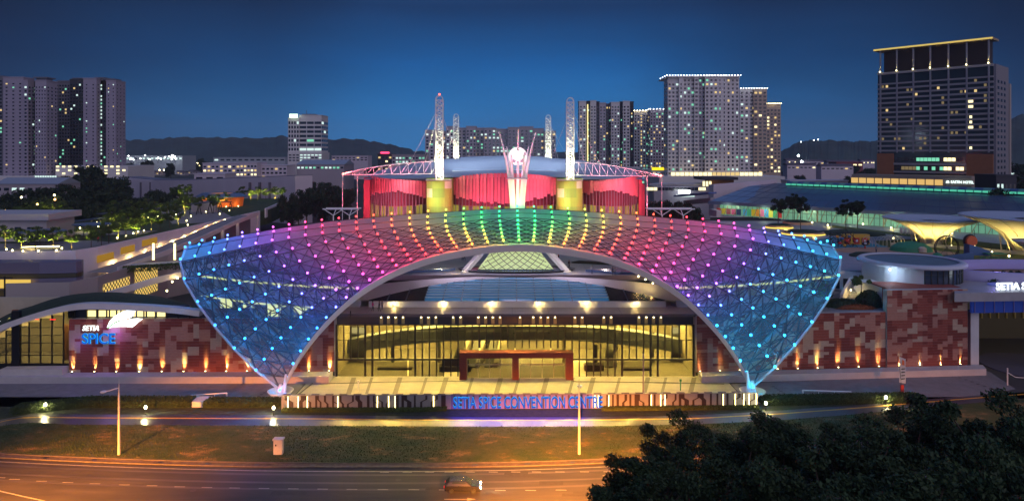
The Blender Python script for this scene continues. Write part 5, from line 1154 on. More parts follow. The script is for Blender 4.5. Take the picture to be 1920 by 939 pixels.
# background dark trees
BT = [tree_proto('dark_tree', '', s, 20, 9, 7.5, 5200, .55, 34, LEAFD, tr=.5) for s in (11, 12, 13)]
ub = [[], [], []]; k = 0
bgd = [(168, 309, 430, 1.7), (130, 330, 420, 1.3), (205, 326, 420, 1.35), (60, 352, 330, 1.1), (110, 345, 340, 1.1), (20, 357, 320, 1.0), (160, 350, 310, 1.05), (215, 352, 300, 1.0), (255, 362, 290, .9), (90, 365, 270, .95), (35, 372, 270, .9), (190, 372, 250, .85), (140, 374, 250, .9), (240, 378, 240, .8), (290, 352, 400, .9), (330, 350, 420, .85), (300, 362, 340, .8), (350, 364, 330, .6), (230, 340, 480, 1.0), (275, 300, 900, 1.2), (240, 303, 900, 1.2), (320, 305, 880, 1.0), (380, 297, 950, 1.1), (560, 345, 420, 1.0), (590, 340, 430, 1.1), (620, 342, 400, 1.05), (650, 348, 380, .9), (575, 352, 350, .9), (605, 355, 330, .95), (635, 358, 320, .9), (560, 362, 330, .7), (500, 352, 420, .6), (470, 350, 430, .6), (540, 365, 300, .7), (700, 310, 760, 1.2), (730, 306, 820, 1.1), (640, 303, 900, 1.1), (550, 300, 950, 1.0), (1240, 372, 330, .8), (1262, 376, 320, .75), (1285, 380, 310, .75), (1225, 380, 300, .6), (1305, 388, 290, .6), (1480, 310, 760, 1.1), (1520, 312, 760, 1.1), (1560, 308, 800, 1.1), (1600, 310, 780, 1.1), (1630, 312, 740, 1.1), (1500, 328, 600, .9), (1590, 330, 600, .9), (1895, 320, 420, 1.2), (1910, 340, 330, 1.1), (1880, 352, 260, .8), (1920, 300, 500, 1.2)]
regs = lambda u, Y: ('left of the arena' if 450 < u < 760 else 'below the left towers' if u < 450 else 'right of the arena' if u < 1400 else 'beyond the blue roof')
cnt = {}
for (u, v, Y, s) in bgd:
    top = Zv(v, Y); h = 20*s; z = top-h; sc = s if z > -1 else s
    sxy = s; szz = max(.3, top/20) if z < 0 or z > 0 else s
    r = regs(u, Y); far = 'far ' if Y > 600 else 'low ' if top < 17 else 'tall ' if top > 24 else ''
    key = far+r; cnt[key] = cnt.get(key, 0)+1
    place(BT[k % 3], ub[k % 3], (Xu(u, Y), Y, 0), rz=rng.uniform(0, 6), sc=(sxy, sxy, szz), label='%s %sdark tree from the left, %s' % (ORD[min(19, cnt[key]-1)], far, r), group='dark trees '+r); k += 1
# ================================================================ LEFT: car park, ramp wall, roof park
PZ = 16
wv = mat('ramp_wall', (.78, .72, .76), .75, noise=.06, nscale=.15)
parkm = mat('park_grass', (.045, .07, .02), .95, noise=.45, nscale=.3)
edge = [(-150, 166), (-124, 166), (-112, 166.5), (-108, 168), (-106.3, 174), (-106, 192), (-106, 221), (-106, 250), (-106.3, 286)]
pk = thing('park_deck', 'raised park deck with a long mauve retaining wall sweeping up to the right', 'building', (-110, 200, 0))
MB().wall([(x, y, PZ+.4) for x, y in edge], 16, .6, zb=0).build('retaining_wall', wv, pk)
MB().hexa(edge+[(-106.3, 300), (-118, 372), (-260, 372), (-260, 166)], 10, PZ).build('park_lawn', parkm, pk)
MB().wall([(-106, 292, 16.9), (-112, 330, 17.2), (-117.5, 362, 17.6)], 4, .6).build('upper_wall', wv, pk)
pavm = mat('park_paving', (.26, .24, .23), .7, noise=.15, nscale=.4)
m = MB(); m.hexa([(-128, 168), (-110, 169), (-108, 186), (-118, 190), (-140, 182)], PZ, PZ+.03); m.hexa([(-150, 200), (-112, 205), (-112, 215), (-150, 212)], PZ, PZ+.03); m.hexa([(-118, 236), (-108, 240), (-108, 262), (-130, 300), (-150, 290)], PZ, PZ+.03); m.build('park_path', pavm, pk)
# wall lamps with warm wash
for n, (v, y) in enumerate(((494, 180), (486, 188), (474, 196), (464, 204), (451.5, 211.6), (442.4, 219), (435, 226.7), (427.4, 234.5), (420, 242.3), (412, 250))):
    p = Vector((-105.55, y, Zv(v, y))); q = thing('ramp_wall_lamp', ORD[n]+' warm lamp from the bottom along the ramp wall', 'lamp', p, 'lamps on the mauve ramp wall'); MB().box(p.x-.12, p.x+.12, p.y-.2, p.y+.2, p.z-.15, p.z+.12).build('lamp_body', LAMPY, q); lamp('lamp_light', 'POINT', p+Vector((.7, -.1, -.25)), 700, (1, .6, .2), q, .1)
# ramp with parapet and supports, going up beside the wall
rmp = thing('access_ramp', 'sloping access ramp with white parapet rising beside the mauve wall', 'ramp', (-101, 200, 0))
rl = [(-97.5, 168, 12.2), (-97.5, 190, 13.0), (-97.5, 215, 14.6), (-97.7, 242, 17.0), (-98, 262, 18)]
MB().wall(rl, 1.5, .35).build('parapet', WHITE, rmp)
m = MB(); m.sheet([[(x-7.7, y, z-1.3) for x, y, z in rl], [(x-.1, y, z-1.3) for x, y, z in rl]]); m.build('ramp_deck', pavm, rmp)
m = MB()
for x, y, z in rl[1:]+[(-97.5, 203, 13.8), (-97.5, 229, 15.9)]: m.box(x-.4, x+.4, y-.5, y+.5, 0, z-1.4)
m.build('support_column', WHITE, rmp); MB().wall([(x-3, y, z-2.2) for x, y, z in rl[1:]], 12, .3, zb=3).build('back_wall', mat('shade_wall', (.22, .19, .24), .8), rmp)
cp = thing('car_park_openings', 'lower annex wall with perforated glowing screens below the ramp', 'building', (-97, 172, 0))
MB().wall([(-112, 150.5, 11.5), (-99, 152, 11.5), (-96.6, 158, 11.6), (-96.6, 190, 11.9), (-92, 200, 12.5)], 12, .5, zb=0).build('annex_wall', mat('annex_wall', (.42, .37, .35), .75), cp)
scm = bpy.data.materials.new('perforated_screen'); scm.use_nodes = True; t = scm.node_tree; b = t.nodes['Principled BSDF']; b.inputs['Base Color'].default_value = (.2, .15, .08, 1)
g = t.nodes.new('ShaderNodeNewGeometry'); ck = t.nodes.new('ShaderNodeTexChecker'); ck.inputs['Scale'].default_value = 1.6; t.links.new(g.outputs['Position'], ck.inputs['Vector']); t.links.new(ck.outputs['Fac'], b.inputs['Emission Strength']); b.inputs['Emission Color'].default_value = (1, .66, .16, 1)
for y0, y1, z0, z1 in ((160, 171, 5.6, 9.4), (173.5, 184.5, 6.6, 10.9), (173.5, 184.5, 3.2, 5.6)): MB().box(-96.45, -96.2, y0, y1, z0, z1).build('perforated_screen', scm, cp)
for y0, y1 in ((173, 180), (183.5, 190), (194, 202)):
    MB().hexa([(-105.65, y0), (-105.45, y0), (-105.45, y1), (-105.65, y1)], 12.4+(y0-172)*.06, 14.2+(y0-172)*.06).build('lit_opening', emis('lit_opening', (.8, .42, .05), .4), cp)
for u, y in ((287, 176), (327, 180)): 
    p = W(u, 470, y); MB().box(p.x-.22, p.x+.22, p.y, p.y+.3, p.z-2.4, p.z+1.9).build('light_column', emis('light_column', (1, .85, .3), 4), cp)
m = MB(); a = W(228, 497, 170); b = W(350, 492, 176); m.hexa([(a.x, a.y), (b.x, b.y), (b.x, b.y+5), (a.x, a.y+5)], 11.4, 12.0); m.build('planter_ledge', mat('roof_cream', (.46, .43, .42)), cp)
rg = random.Random(5); m = MB(); leafy(m, a.x, b.x, lambda x: a.y-.5+(x-a.x)/(b.x-a.x)*(b.y-a.y), 1.6, 1.2, 2600, rg, .22, 10.4); tag(m.build('trailing_plants', LEAFM), 'dark plants trailing over the ledge above the perforated screens', 'plants')
tag(MB().wall([(-92, 140, 9.6), (-88, 146, 10.3), (-82, 156, 11.8), (-74, 168, 13.2), (-66, 176, 14.2)], 1.4, .4).build('curved_ramp_wall', WHITE), 'white curved parapet climbing behind the left canopy corner', 'wall')
for n, (u, v) in enumerate(((313, 545), (323, 528), (333, 521))): p = W(u, v, 150+n*5); q = thing('curb_lamp', ['lower', 'middle', 'upper'][n]+' warm lamp on the curved white ramp left of the canopy corner', 'lamp', p, 'lamps of the curved ramp'); MB().ball(p, .22, 6).build('lamp_globe', LAMPY, q); lamp('lamp_light', 'POINT', p+Vector((.2, -.8, .2)), 110, (1, .65, .2), q, .1)
# metal clad car park building at the left edge
cb = thing('car_park', 'metal clad car park block with two glowing storeys at the left edge', 'building', (-110, 156, 0)); clad = mat('cladding_mauve', (.2, .18, .26), .45, metal=.3); cdk = mat('cladding_dark', (.07, .065, .04), .5)
for (z0, z1, dx, ma) in ((0, 4.5, -6, cdk), (4.6, 7.3, -4, clad), (7.4, 9.6, -2, cdk), (9.7, 12.2, 0, clad), (12.3, 13.2, 0, cdk), (13.3, 15.8, 0, clad)):
    MB().hexa([(-150, 152), (-106+dx*.3, 152.4), (-98.5+dx, 153.6), (-98.2+dx, 155), (-99+dx, 157), (-150, 156.6)], z0, z1, 0).build('cladding_band', ma, cb)
for z0, z1, x1 in ((10.3, 12.1, -107.6), (6.2, 8.0, -106.6)): MB().box(-150, x1, 151.3, 151.9, z0, z1).build('lit_storey', emis('lit_storey', (.95, .62, .12), .9), cb)
m = MB()
for k in range(9): m.box(-140+k*3.4, -139.8+k*3.4, 150.8, 151.1, 5, 13)
m.box(-150, -111, 150.8, 151.1, 12.6, 12.75); m.box(-150, -111, 150.8, 151.1, 8.4, 8.6); m.build('steel_frame', DARKST, cb)
# white pavilion building at far left
wb = thing('park_house', 'small white flat roofed house at the left edge of the park deck', 'building', (-135, 190, PZ)); MB().box(-160, -128.8, 188, 200, PZ, 22).build('wall', mat('house_white', (.5, .47, .48), .7), wb); MB().box(-161, -127.3, 186.5, 201, 22, 23.7).build('roof', mat('house_white', (.5, .47, .48)), wb)
for x in (-137.5, -134, -131.4): MB().box(x, x+1.6, 187.8, 187.98, 17, 20).build('window', GLASSD, wb)
# disc shelters
shm = mat('shelter_blue', (.1, .15, .24), .35)
for lab, x, y, z, rx, ry in (('flat blue oval shelter roof, lower left one in the park', -126.5, 182, 19.6, 6.9, 4.6), ('flat blue oval shelter roof, right of the lower one', -121, 196, 20.0, 5.6, 4.2)):
    q = thing('park_shelter', lab, 'shelter', (x, y, PZ), 'oval park shelters'); MB().lathe((x, y, z), [(rx*.96, -.25), (rx, 0), (rx*.9, .2)], 32, sy=ry/rx).build('roof', shm, q); m = MB()
    for dx in (-.45, 0, .5): m.tube((x+dx*rx, y, PZ), (x+dx*rx, y, z-.2), .12, 5)
    m.build('post', BLACK, q)
def pergola(lab, a, b, n, z, wd_, lit_):
    q = thing('pergola', lab, 'pergola', (a[0], a[1], PZ), 'dark pergolas in the park'); a = Vector(a); b = Vector(b); m = MB(); m.beam([(a.x, a.y, z), ((a.x+b.x)/2, (a.y+b.y)/2, z+.5), (b.x, b.y, z)], wd_, .25); m.build('roof', mat('pergola_dark', (.04, .05, .08), .4), q); m = MB(); l = MB()
    for k in range(n+1):
        p = a.lerp(b, k/n); m.tube((p.x-.6, p.y-1, PZ), (p.x+.5, p.y-1, z-.1), .16, 4); m.tube((p.x+.6, p.y+1, PZ), (p.x-.4, p.y+1, z-.1), .16, 4); l.ball((p.x, p.y-1.2, PZ+1), .22, 5)
    m.build('post', BLACK, q); 
    if lit_: l.build('lamp_row', LAMPY, q); lamp('pergola_lamp', 'POINT', a.lerp(b, .3).to_3d()+Vector((0, -2, PZ+1.5)), 500, (1, .85, .25), q, .2); lamp('pergola_lamp', 'POINT', a.lerp(b, .75).to_3d()+Vector((0, -2, PZ+1.5)), 500, (1, .85, .25), q, .2)
pergola('curved dark pergola with lit slanting posts in the middle of the park', (-141, 232), (-129, 262), 8, 19.8, 3.2, True); pergola('short dark pergola with crossed posts before the pale wall', (-128, 268), (-118, 285), 4, 20.4, 2, False); pergola('blue roofed curved pergola behind the oval shelters', (-137, 212), (-128, 226), 6, 19.2, 4, True)
pv = thing('round_pavilion', 'round pavilion with glowing orange lattice walls and a dark ring roof', 'pavilion', (-136, 318, PZ)); MB().lathe((-136, 318, PZ), [(9.6, 0), (10.2, 4.4)], 36, sy=.8, cap=False).build('lattice_wall', mat('pavilion_orange', (.5, .12, .03), .6, emit=(1, .16, .01), es=.22), pv)
MB().lathe((-136, 318, PZ+4.6), [(7, 0), (11.4, -.3), (11.6, 0), (8.6, 1.6), (7, 1.2)], 36, sy=.8, cap=False).build('ring_roof', shm, pv); MB().lathe((-136, 318, PZ+4.5), [(7.3, 0), (7.3, 1.2)], 24, sy=.8, cap=False).build('clerestory', emis('clerestory_orange', (1, .35, .03), .9), pv)
for a in (-150, -120, -90, -60, -30): x, y = -136+11.3*math.cos(R(a)), 318+9.3*math.sin(R(a)); MB().ball((x, y, PZ+.3), .2, 5).build('ground_lamp', LAMPY, pv); lamp('wall_washer', 'POINT', (x, y, PZ+.8), 160, (1, .55, .1), pv, .1)
tag(MB().box(-134, -124, 284, 286, PZ, 20.5).build('park_wall', mat('roof_cream', (.46, .43, .42))), 'pale block wall behind the crossed pergola posts', 'wall')
rb = MB(); rb.path([(-116.5+.0*k-8*math.cos(k*.2), 172.6+.25*k, PZ+.5) for k in range(9)], .12, 5); tag(rb.build('bench_light', emis('bench_light', (1, .85, .35), 8)), 'glowing curved light strip under a bench beside the left park edge', 'light strip'); lamp('bench_light_glow', 'POINT', (-122, 172.5, PZ+1), 200, YEL, None, .4)
# park trees
PT = [tree_proto('park_tree', '', s, 5.8, 2.3, 2.1, 2600, .17, 20, LEAFM, tr=.1) for s in (21, 22, 23)]; up_ = [[], [], []]
row1 = [(10, 470), (40, 471), (66, 471), (100, 471), (134, 470), (171, 466)]
park = []
for u, v in row1: park.append((u, v, 1.0, 1 if u in (10, 40, 100, 134) else 0, 'front row beside the retaining wall'))
for u, v in ((190, 462), (204, 456), (222, 452), (236, 449), (256, 444), (268, 440), (284, 436), (300, 432), (318, 428), (334, 424)): park.append((u, v, 1.1, u in (222, 256, 284, 334), 'along the park edge above the wall lamps'))
for u, v in ((205, 432), (228, 430), (250, 426), (270, 421), (290, 418), (312, 414), (332, 410), (346, 405), (215, 415), (240, 410), (268, 404)): park.append((u, v, 1.3, u in (205, 270, 346), 'dense middle group of the park'))
for u, v in ((345, 396), (362, 394), (378, 392), (394, 391), (410, 390), (426, 388), (446, 386), (352, 384), (372, 399), (400, 400)): park.append((u, v, 1.15, u in (345, 378, 410, 446), 'before the orange pavilion'))
for u, v in ((456, 377), (470, 376), (484, 376), (498, 375), (516, 375), (530, 374), (340, 372), (352, 370), (324, 376)): park.append((u, v, 1.25, u in (470, 484, 516, 530, 340), 'back row behind the pavilion lawn'))
for u, v in ((60, 412), (85, 410), (105, 413), (45, 440), (25, 436), (70, 424), (120, 418)): park.append((u, v, 1.4, u in (60, 105), 'behind the small white house'))
cnt = {}
for k, (u, v, s, lit_, reg) in enumerate(park):
    p = G(u, v, PZ); cnt[reg] = cnt.get(reg, 0)+1; place(PT[k % 3], up_[k % 3], p, rz=rng.uniform(0, 6), sc=s*rng.uniform(.85, 1.12), label='%s %spark tree from the left, %s' % (ORD[cnt[reg]-1], 'uplit ' if lit_ else 'dim ', reg), group='park trees '+reg)
    if lit_: lamp('tree_uplight', 'SPOT', p+Vector((.3, -1.6, .2)), 4200*(p.y/170), (.95, .9, .16), None, .15, 110, .6, aim=p+Vector((0, .2, 5)))
gl = [(12, 472), (23, 474), (43, 475), (72, 475), (106, 474), (116, 470), (220, 450), (236, 446), (250, 441), (259, 438), (270, 436), (346, 402), (350, 417), (358, 408), (386, 400), (395, 393), (430, 397), (412, 404), (118, 416), (10, 396), (40, 372), (102, 366), (104, 374), (330, 362), (352, 425), (398, 396)]
mlamp = None
for n, (u, v) in enumerate(gl):
    p = G(u, v, PZ)
    if mlamp is None:
        mlamp = thing('park_lamp', '', 'lamp', (0, 0, 0)); MB().tube((0, 0, 0), (0, 0, .5), .06, 5).build('post', BLACK, mlamp); MB().ball((0, 0, .62), .22, 6).build('lamp_globe', LAMPY, mlamp); q = mlamp
    else: q = copy_tree(mlamp)
    q.location = p; q['label'] = 'small yellow path lamp, number %s from the front of the park' % ORD[n] if n < 20 else 'small yellow path lamp, %s one from the back of the park' % ORD[25-n]; q['group'] = 'small path lamps of the park'
# far left street lamps among dark trees
for n, (u, v, c) in enumerate(((40, 370, LAMPY), (102, 366, LAMPY), (103, 374, LAMPO), (10, 395, LAMPO), (70, 383, LAMPO), (330, 304, LAMPY), (268, 317, LAMPY))):
    p = W(u, v, 245); 
    if v > 330: q = thing('street_lamp', ['street lamp shining among the dark trees below the far left tower', 'upper of two street lamps among dark trees under the second tower', 'lower of two street lamps among dark trees under the second tower', 'orange street lamp behind the small white park house', 'dim orange street lamp left of centre in the dark trees', '', ''][n], 'street lamp', (p.x, p.y, 0), 'street lamps among the left trees'); MB().tube((p.x, p.y, 0), p, .1, 5).build('post', BLACK, q); MB().ball(p, .38, 6).build('lamp_globe', c, q)
# ================================================================ LOW CITY
rc = random.Random(31); HWALL = mat('house_wall', (.38, .34, .38), .8); HROOF = mat('house_roof', (.12, .09, .11), .8); HROOFL = mat('shed_roof', (.33, .36, .42), .5)
def lowb(name, lab, cat, u0, u1, vt, Y, dep, ma, rows_=1, cols=8, lit=.3, pal=(LW_, LB_), roof=None, zb=0, grp=None, gable=0, wh=.45, fl=3.6):
    r = thing(name, lab, cat, (Xu((u0+u1)/2, Y), Y, zb), grp); x0, x1 = Xu(u0, Y), Xu(u1, Y); zt = Zv(vt, Y); m = MB(); m.box(x0, x1, Y, Y+dep, zb, zt-.3); m.build('wall', ma, r); m = MB()
    if gable: m.face([(x0-.5, Y-.5, zt-.3), (x1+.5, Y-.5, zt-.3), (x1+.5, Y+dep/2, zt+gable), (x0-.5, Y+dep/2, zt+gable)]); m.face([(x0-.5, Y+dep/2, zt+gable), (x1+.5, Y+dep/2, zt+gable), (x1+.5, Y+dep, zt-.3), (x0-.5, Y+dep, zt-.3)]); m.face([(x0-.5, Y-.5, zt-.3), (x0-.5, Y+dep/2, zt+gable), (x0-.5, Y+dep, zt-.3)]); m.face([(x1+.5, Y-.5, zt-.3), (x1+.5, Y+dep/2, zt+gable), (x1+.5, Y+dep, zt-.3)])
    else: m.box(x0-.4, x1+.4, Y-.5, Y+dep, zt-.3, zt+.3)
    m.build('roof', roof or ma, r); ws = []
    for f in range(rows_):
        for c in range(cols): ws.append((x0+(c+.5)*(x1-x0)/cols, Y-.02, zt-1.2-(f+.8)*fl, (x1-x0)/cols*.62, fl*wh, 0, rc.choice(pal) if rc.random() < lit else WD))
    windows(r, ws, 60); return r
MW = mat('warehouse_mauve', (.62, .55, .62), .8, noise=.05, nscale=.1)
r = thing('long_warehouse', 'long mauve windowless warehouse behind the park with dark vertical bays', 'warehouse', (-150, 420, 0))
seg = [(248, 333, 520), (300, 338, 500), (355, 338, 470), (425, 338.5, 440), (570, 332.5, 395)]
MB().wall([(Xu(u, Y), Y, Zv(v-3 if u > 400 else v, Y)) for u, v, Y in seg], 30, 12, zb=0).build('wall', MW, r)
m = MB()
for u, Y in ((272, 508), (290, 502), (311, 494), (332, 484), (354, 470), (477, 421), (495, 415), (514, 410)): 
    m.box(Xu(u-1.6, Y), Xu(u+1.6, Y), Y-8.2+(2 if u < 360 else 0), Y-6, 6, Zv(342, Y-8))
m.build('dark_bay', mat('bay_dark', (.12, .11, .15), .8), r)
MB().wall([(Xu(u, Y), Y+2, Zv(v-4.5 if u > 400 else v-2, Y)) for u, v, Y in seg], 2, 11).build('roof_edge', mat('roof_grey_d', (.2, .2, .25), .7), r)
lowb('white_school_block', 'white stepped block with one dark slot window above the mauve warehouse', 'building', 364, 422, 326, 520, 20, MW, 1, 3, 0)
lowb('office_block', 'pale office block with balconies left of the round office tower', 'building', 380, 450, 306, 620, 25, MW, 3, 9, .35)
lowb('office_block', 'lit white office block right next to the balcony block', 'building', 450, 482, 305, 600, 25, MW, 4, 5, .7, (LB_, LW_))
lowb('office_block', 'low office block with dark square windows left of the office tower', 'building', 482, 538, 310, 610, 25, MW, 3, 7, .12, (LW_,))
lowb('factory_hall', 'long pale factory hall with white floodlights on the far left horizon', 'factory', 236, 342, 292, 1400, 60, mat('factory_pale', (.42, .46, .5), .7), 1, 14, .8, (LC_,), fl=8)
lowb('factory_hall', 'pale factory hall behind the balcony block', 'factory', 400, 535, 295, 1200, 60, mat('factory_pale', (.42, .46, .5)), 1, 12, .1, (LC_,), HROOFL, fl=6)
lowb('factory_hall', 'saw roofed factory right of the round office tower with greenish windows', 'factory', 556, 645, 308, 640, 40, HWALL, 1, 12, .7, (LG_, LC_), HROOFL, gable=4)
lowb('office_block', 'white flat block on the horizon right of the office tower', 'building', 622, 690, 292, 1100, 30, MW, 2, 9, .1)
r = lowb('office_block', 'dark office block with a red roof sign', 'building', 708, 735, 289, 640, 20, DKW, 4, 4, .5, (LW_, LB_)); p = W(722, 289, 639); MB().box(p.x-4, p.x+4, 638, 638.6, p.z+.4, p.z+2).build('roof_sign', emis('roof_sign_red', (1, .05, .15), 3), r)
lowb('office_block', 'long glazed office block left of the apartment slabs', 'building', 735, 797, 290, 640, 25, HWALL, 2, 10, .7, (LG_, LC_))
lowb('factory_hall', 'low hall with a blue striped roof left of the dark trees', 'factory', -10, 108, 344, 380, 20, HWALL, 1, 8, .1, (LC_,), HROOFL, gable=3)
lowb('factory_hall', 'flat pale hall behind the dark trees below the second tower', 'factory', 212, 268, 338, 520, 20, HWALL, 1, 6, 0, (LC_,), HROOFL, gable=2)
lowb('office_block', 'small pale block below the blue roof ridge with a lit entrance', 'building', 1482, 1590, 339, 400, 14, MW, 1, 9, .25, (LW_, LB_))
for n, (u0, u1, v, Y) in enumerate(((1475, 1500, 300, 950), (1500, 1545, 302, 900), (1552, 1610, 303, 860), (1615, 1640, 301, 900), (1476, 1530, 309, 700), (1540, 1600, 311, 700))): lowb('row_house', ORD[n]+' pale terrace of houses from the left below the wooded hill', 'house', u0, u1, v, Y, 12, MW, 1, 7, .35, (LW_, LB_), HROOF, gable=2, grp='terraces below the wooded hill', fl=3)
lowb('stadium_shed', 'reddish low hall with bright lights below the wooded hill', 'building', 1568, 1618, 304, 800, 20, mat('red_shed', (.25, .06, .08), .7), 1, 5, .8, (LB_,))
for n, (u0, u1, v, Y, ma) in enumerate(((1200, 1262, 318, 600, PALE), (1185, 1250, 326, 560, HWALL))): lowb('shop_block', ['pale block with cyan and yellow signs below the slim towers', 'lower pale block before the slim towers'][n], 'building', u0, u1, v, Y, 20, ma, 2, 8, .6, (LC_, LB_, LG_))
p = W(1233, 317, 555); tag(MB().box(p.x-5, p.x+5, 553, 553.6, p.z-1, p.z+1.4).build('shop_sign', emis('sign_yellow', (1, .7, .02), 1.5)), 'small yellow shop sign below the slim towers', 'sign')
# scattered houses
hp_ = thing('small_house', '', 'house', (0, 0, 0)); m = MB(); m.box(-6, 6, 0, 10, 0, 5.5); m.build('wall', HWALL, hp_); m = MB(); m.face([(-6.6, -.6, 5.4), (6.6, -.6, 5.4), (6.6, 5, 8.4), (-6.6, 5, 8.4)]); m.face([(-6.6, 5, 8.4), (6.6, 5, 8.4), (6.6, 10.6, 5.4), (-6.6, 10.6, 5.4)]); m.build('roof', HROOF, hp_); MB().box(-4, -1.5, -.1, .02, 2.6, 4.4).build('window', LW_, hp_); MB().box(1, 3.4, -.1, .02, 2.6, 4.4).build('window', WD, hp_)
first = True; rh = random.Random(4)
for u0, u1, v0, v1, n, lab in ((250, 375, 306, 330, 34, 'one of the dark roofed houses left of the balcony block'), (560, 700, 300, 318, 30, 'one of the dark roofed houses between office tower and arena'), (1475, 1640, 304, 338, 40, 'one of the dark roofed houses below the wooded hill')):
    for _ in range(n):
        u, v = rh.uniform(u0, u1), rh.uniform(v0, v1); p = G(u, v+.01, 0)
        if p.y > 2400: continue
        q = hp_ if first else copy_tree(hp_); first = False; q.location = p; q.rotation_euler = (0, 0, rh.uniform(-.3, .3)); q['label'] = lab; q['group'] = lab.replace('one of the ', '')
# street lights of the town
def citylamp(lab, grp, pts, ma, s):
    pr_ = None
    for u, v, Y in pts:
        p = W(u, v, Y) if Y > 1300 or 'flood' in lab else G(u, max(v, 302+rl_.random()*4), 10.4)
        if pr_ is None: pr_ = thing('street_lamp', lab, 'street lamp', (p.x, p.y, 0), grp); q = pr_; MB().tube((p.x, p.y, 0), (p.x, p.y, 10), .2, 4).build('post', BLACK, q); MB().ball((p.x, p.y, 10.4), 1, 5).build('lamp_globe', ma, q)
        else: q = copy_tree(pr_)
        q.location = (p.x, p.y, p.z-10.4); 
        for c in q.children:
            if c.name.startswith('lamp_globe'): k_ = s*p.y/1000; c.scale = (k_,)*3; c.location.z = 10.4*(1-k_)
rl_ = random.Random(6)
citylamp('one of the yellow street lamps glowing left of the balcony block', 'yellow street lamps of the left town', [(rl_.uniform(255, 330), rl_.gauss(312, 4), rl_.uniform(700, 1100)) for _ in range(34)]+[(rl_.uniform(330, 380), rl_.uniform(300, 318), 900) for _ in range(6)], LAMPY, 1.0)
citylamp('one of the white floodlights of the factory on the left horizon', 'white factory floodlights', [(rl_.uniform(238, 330), rl_.uniform(291, 300), 1380) for _ in range(22)], LAMPW, 1.0)
citylamp('one of the lamps glowing below the wooded hill', 'lamps below the wooded hill', [(rl_.uniform(1470, 1640), rl_.uniform(302, 332), rl_.uniform(500, 900)) for _ in range(30)], LAMPO, .8)
citylamp('bright white floodlight at the foot of the wooded hill', 'white floodlights at the wooded hill', [(1497, 292, 900), (1503, 303, 900)], emis('flood_white', (.8, 1, .95), 40), 1.6)
citylamp('one of the white lamps on the crest of the wooded hill', 'white lamps on the crest of the wooded hill', [(1526, 263, 2000), (1534, 262, 2000), (1502, 266, 2000)], LAMPW, .9)
bp_ = thing('low_block', '', 'building', (0, 0, 0)); MB().box(-11, 11, 0, 12, 0, 10).build('wall', MW, bp_); MB().box(-11.4, 11.4, -.4, 12.4, 10, 10.5).build('roof', HROOFL, bp_); MB().box(2, 7, 4, 8, 10.5, 12.5).build('roof_room', HWALL, bp_)
for j, (x, z) in enumerate(((-8, 6.6), (-4, 6.6), (0, 6.6), (4, 6.6), (8, 6.6), (-8, 3), (-2, 3), (6, 3))): MB().box(x-1.3, x+1.3, -.12, .02, z, z+1.6).build('window', (WD, LW_, WD, LC_, LB_, WD, LB_, WD)[j], bp_)
first = True
for u0, u1, v0, v1, n, lab in ((240, 540, 306, 326, 16, 'one of the pale low blocks of the left town'), (600, 800, 300, 312, 12, 'one of the pale low blocks between office tower and apartment slabs'), (1180, 1260, 305, 325, 6, 'one of the pale low blocks below the slim towers'), (1470, 1645, 300, 325, 16, 'one of the pale low blocks below the wooded hill'), (1885, 1925, 318, 340, 4, 'one of the pale low blocks at the right edge')):
    for _ in range(n):
        p = G(rh.uniform(u0, u1), rh.uniform(v0, v1), 0)
        if p.y > 2600: continue
        q = bp_ if first else copy_tree(bp_); first = False; q.location = p; q.rotation_euler = (0, 0, rh.uniform(-.4, .4)); k_ = rh.uniform(.6, 1.5); q.scale = (k_*rh.uniform(.8, 1.8), k_, rh.uniform(.6, 1.6)); q['label'] = lab; q['group'] = lab.replace('one of the ', '')
citylamp('one of the warm lamps scattered over the town below the hills', 'warm lamps of the town', [(rl_.uniform(240, 800), 0, 800) for _ in range(45)]+[(rl_.uniform(1180, 1650), 0, 800) for _ in range(35)], LAMPO, .7)
citylamp('one of the lamps between the office tower and the arena', 'lamps left of the arena', [(rl_.uniform(560, 800), rl_.uniform(298, 322), rl_.uniform(500, 900)) for _ in range(16)], LAMPY, .8)
# ================================================================ RIGHT: market hall with blue roof
mh = thing('blue_roof_hall', 'long hall with dark blue roof and turquoise lit glass front, right of the arena', 'building', (120, 240, 0))
e0, e1 = Vector((84, 290, 20)), Vector((162, 205, 20)); r0, r1 = Vector((128, 352, 25.5)), Vector((196, 262, 25.5)); dm = (e1-e0).normalized(); nm_ = Vector((dm.y, -dm.x, 0)); nm_ = nm_ if nm_.y < 0 else -nm_
m = MB(); m.face([e0, e1, r1, r0]); m.build('solar_roof', mat('solar_blue', (.035, .075, .15), .3, noise=.25, nscale=.05, spec=.7), mh)
m = MB(); m.face([e0+Vector((0, 0, .1)), e0.lerp(e1, .16)+Vector((0, 0, .1)), r0.lerp(r1, .02)+Vector((0, 0, .1)), r0+Vector((0, 0, .1))]); m.build('pale_roof_panel', mat('roof_pale_b', (.12, .24, .4), .45), mh)
m = MB()
for k in range(1, 24): a, b = e0.lerp(e1, k/24), r0.lerp(r1, k/24); m.tube(a+Vector((0, 0, .12)), b+Vector((0, 0, .12)), .12, 3)
for k in (1, 2, 3): a, b = e0.lerp(r0, k/4), e1.lerp(r1, k/4); m.tube(a+Vector((0, 0, .12)), b+Vector((0, 0, .12)), .1, 3)
m.build('roof_seam', mat('seam', (.1, .14, .22), .5), mh)
MB().beam([e0+Vector((0, 0, .3)), e1+Vector((0, 0, .3))], 1.6, 1.3).build('eave_gutter', mat('gutter_blue', (.16, .22, .34), .4), mh)
def mp_(s, o, z): p = e0.lerp(e1, s)+nm_*o; return Vector((p.x, p.y, z))
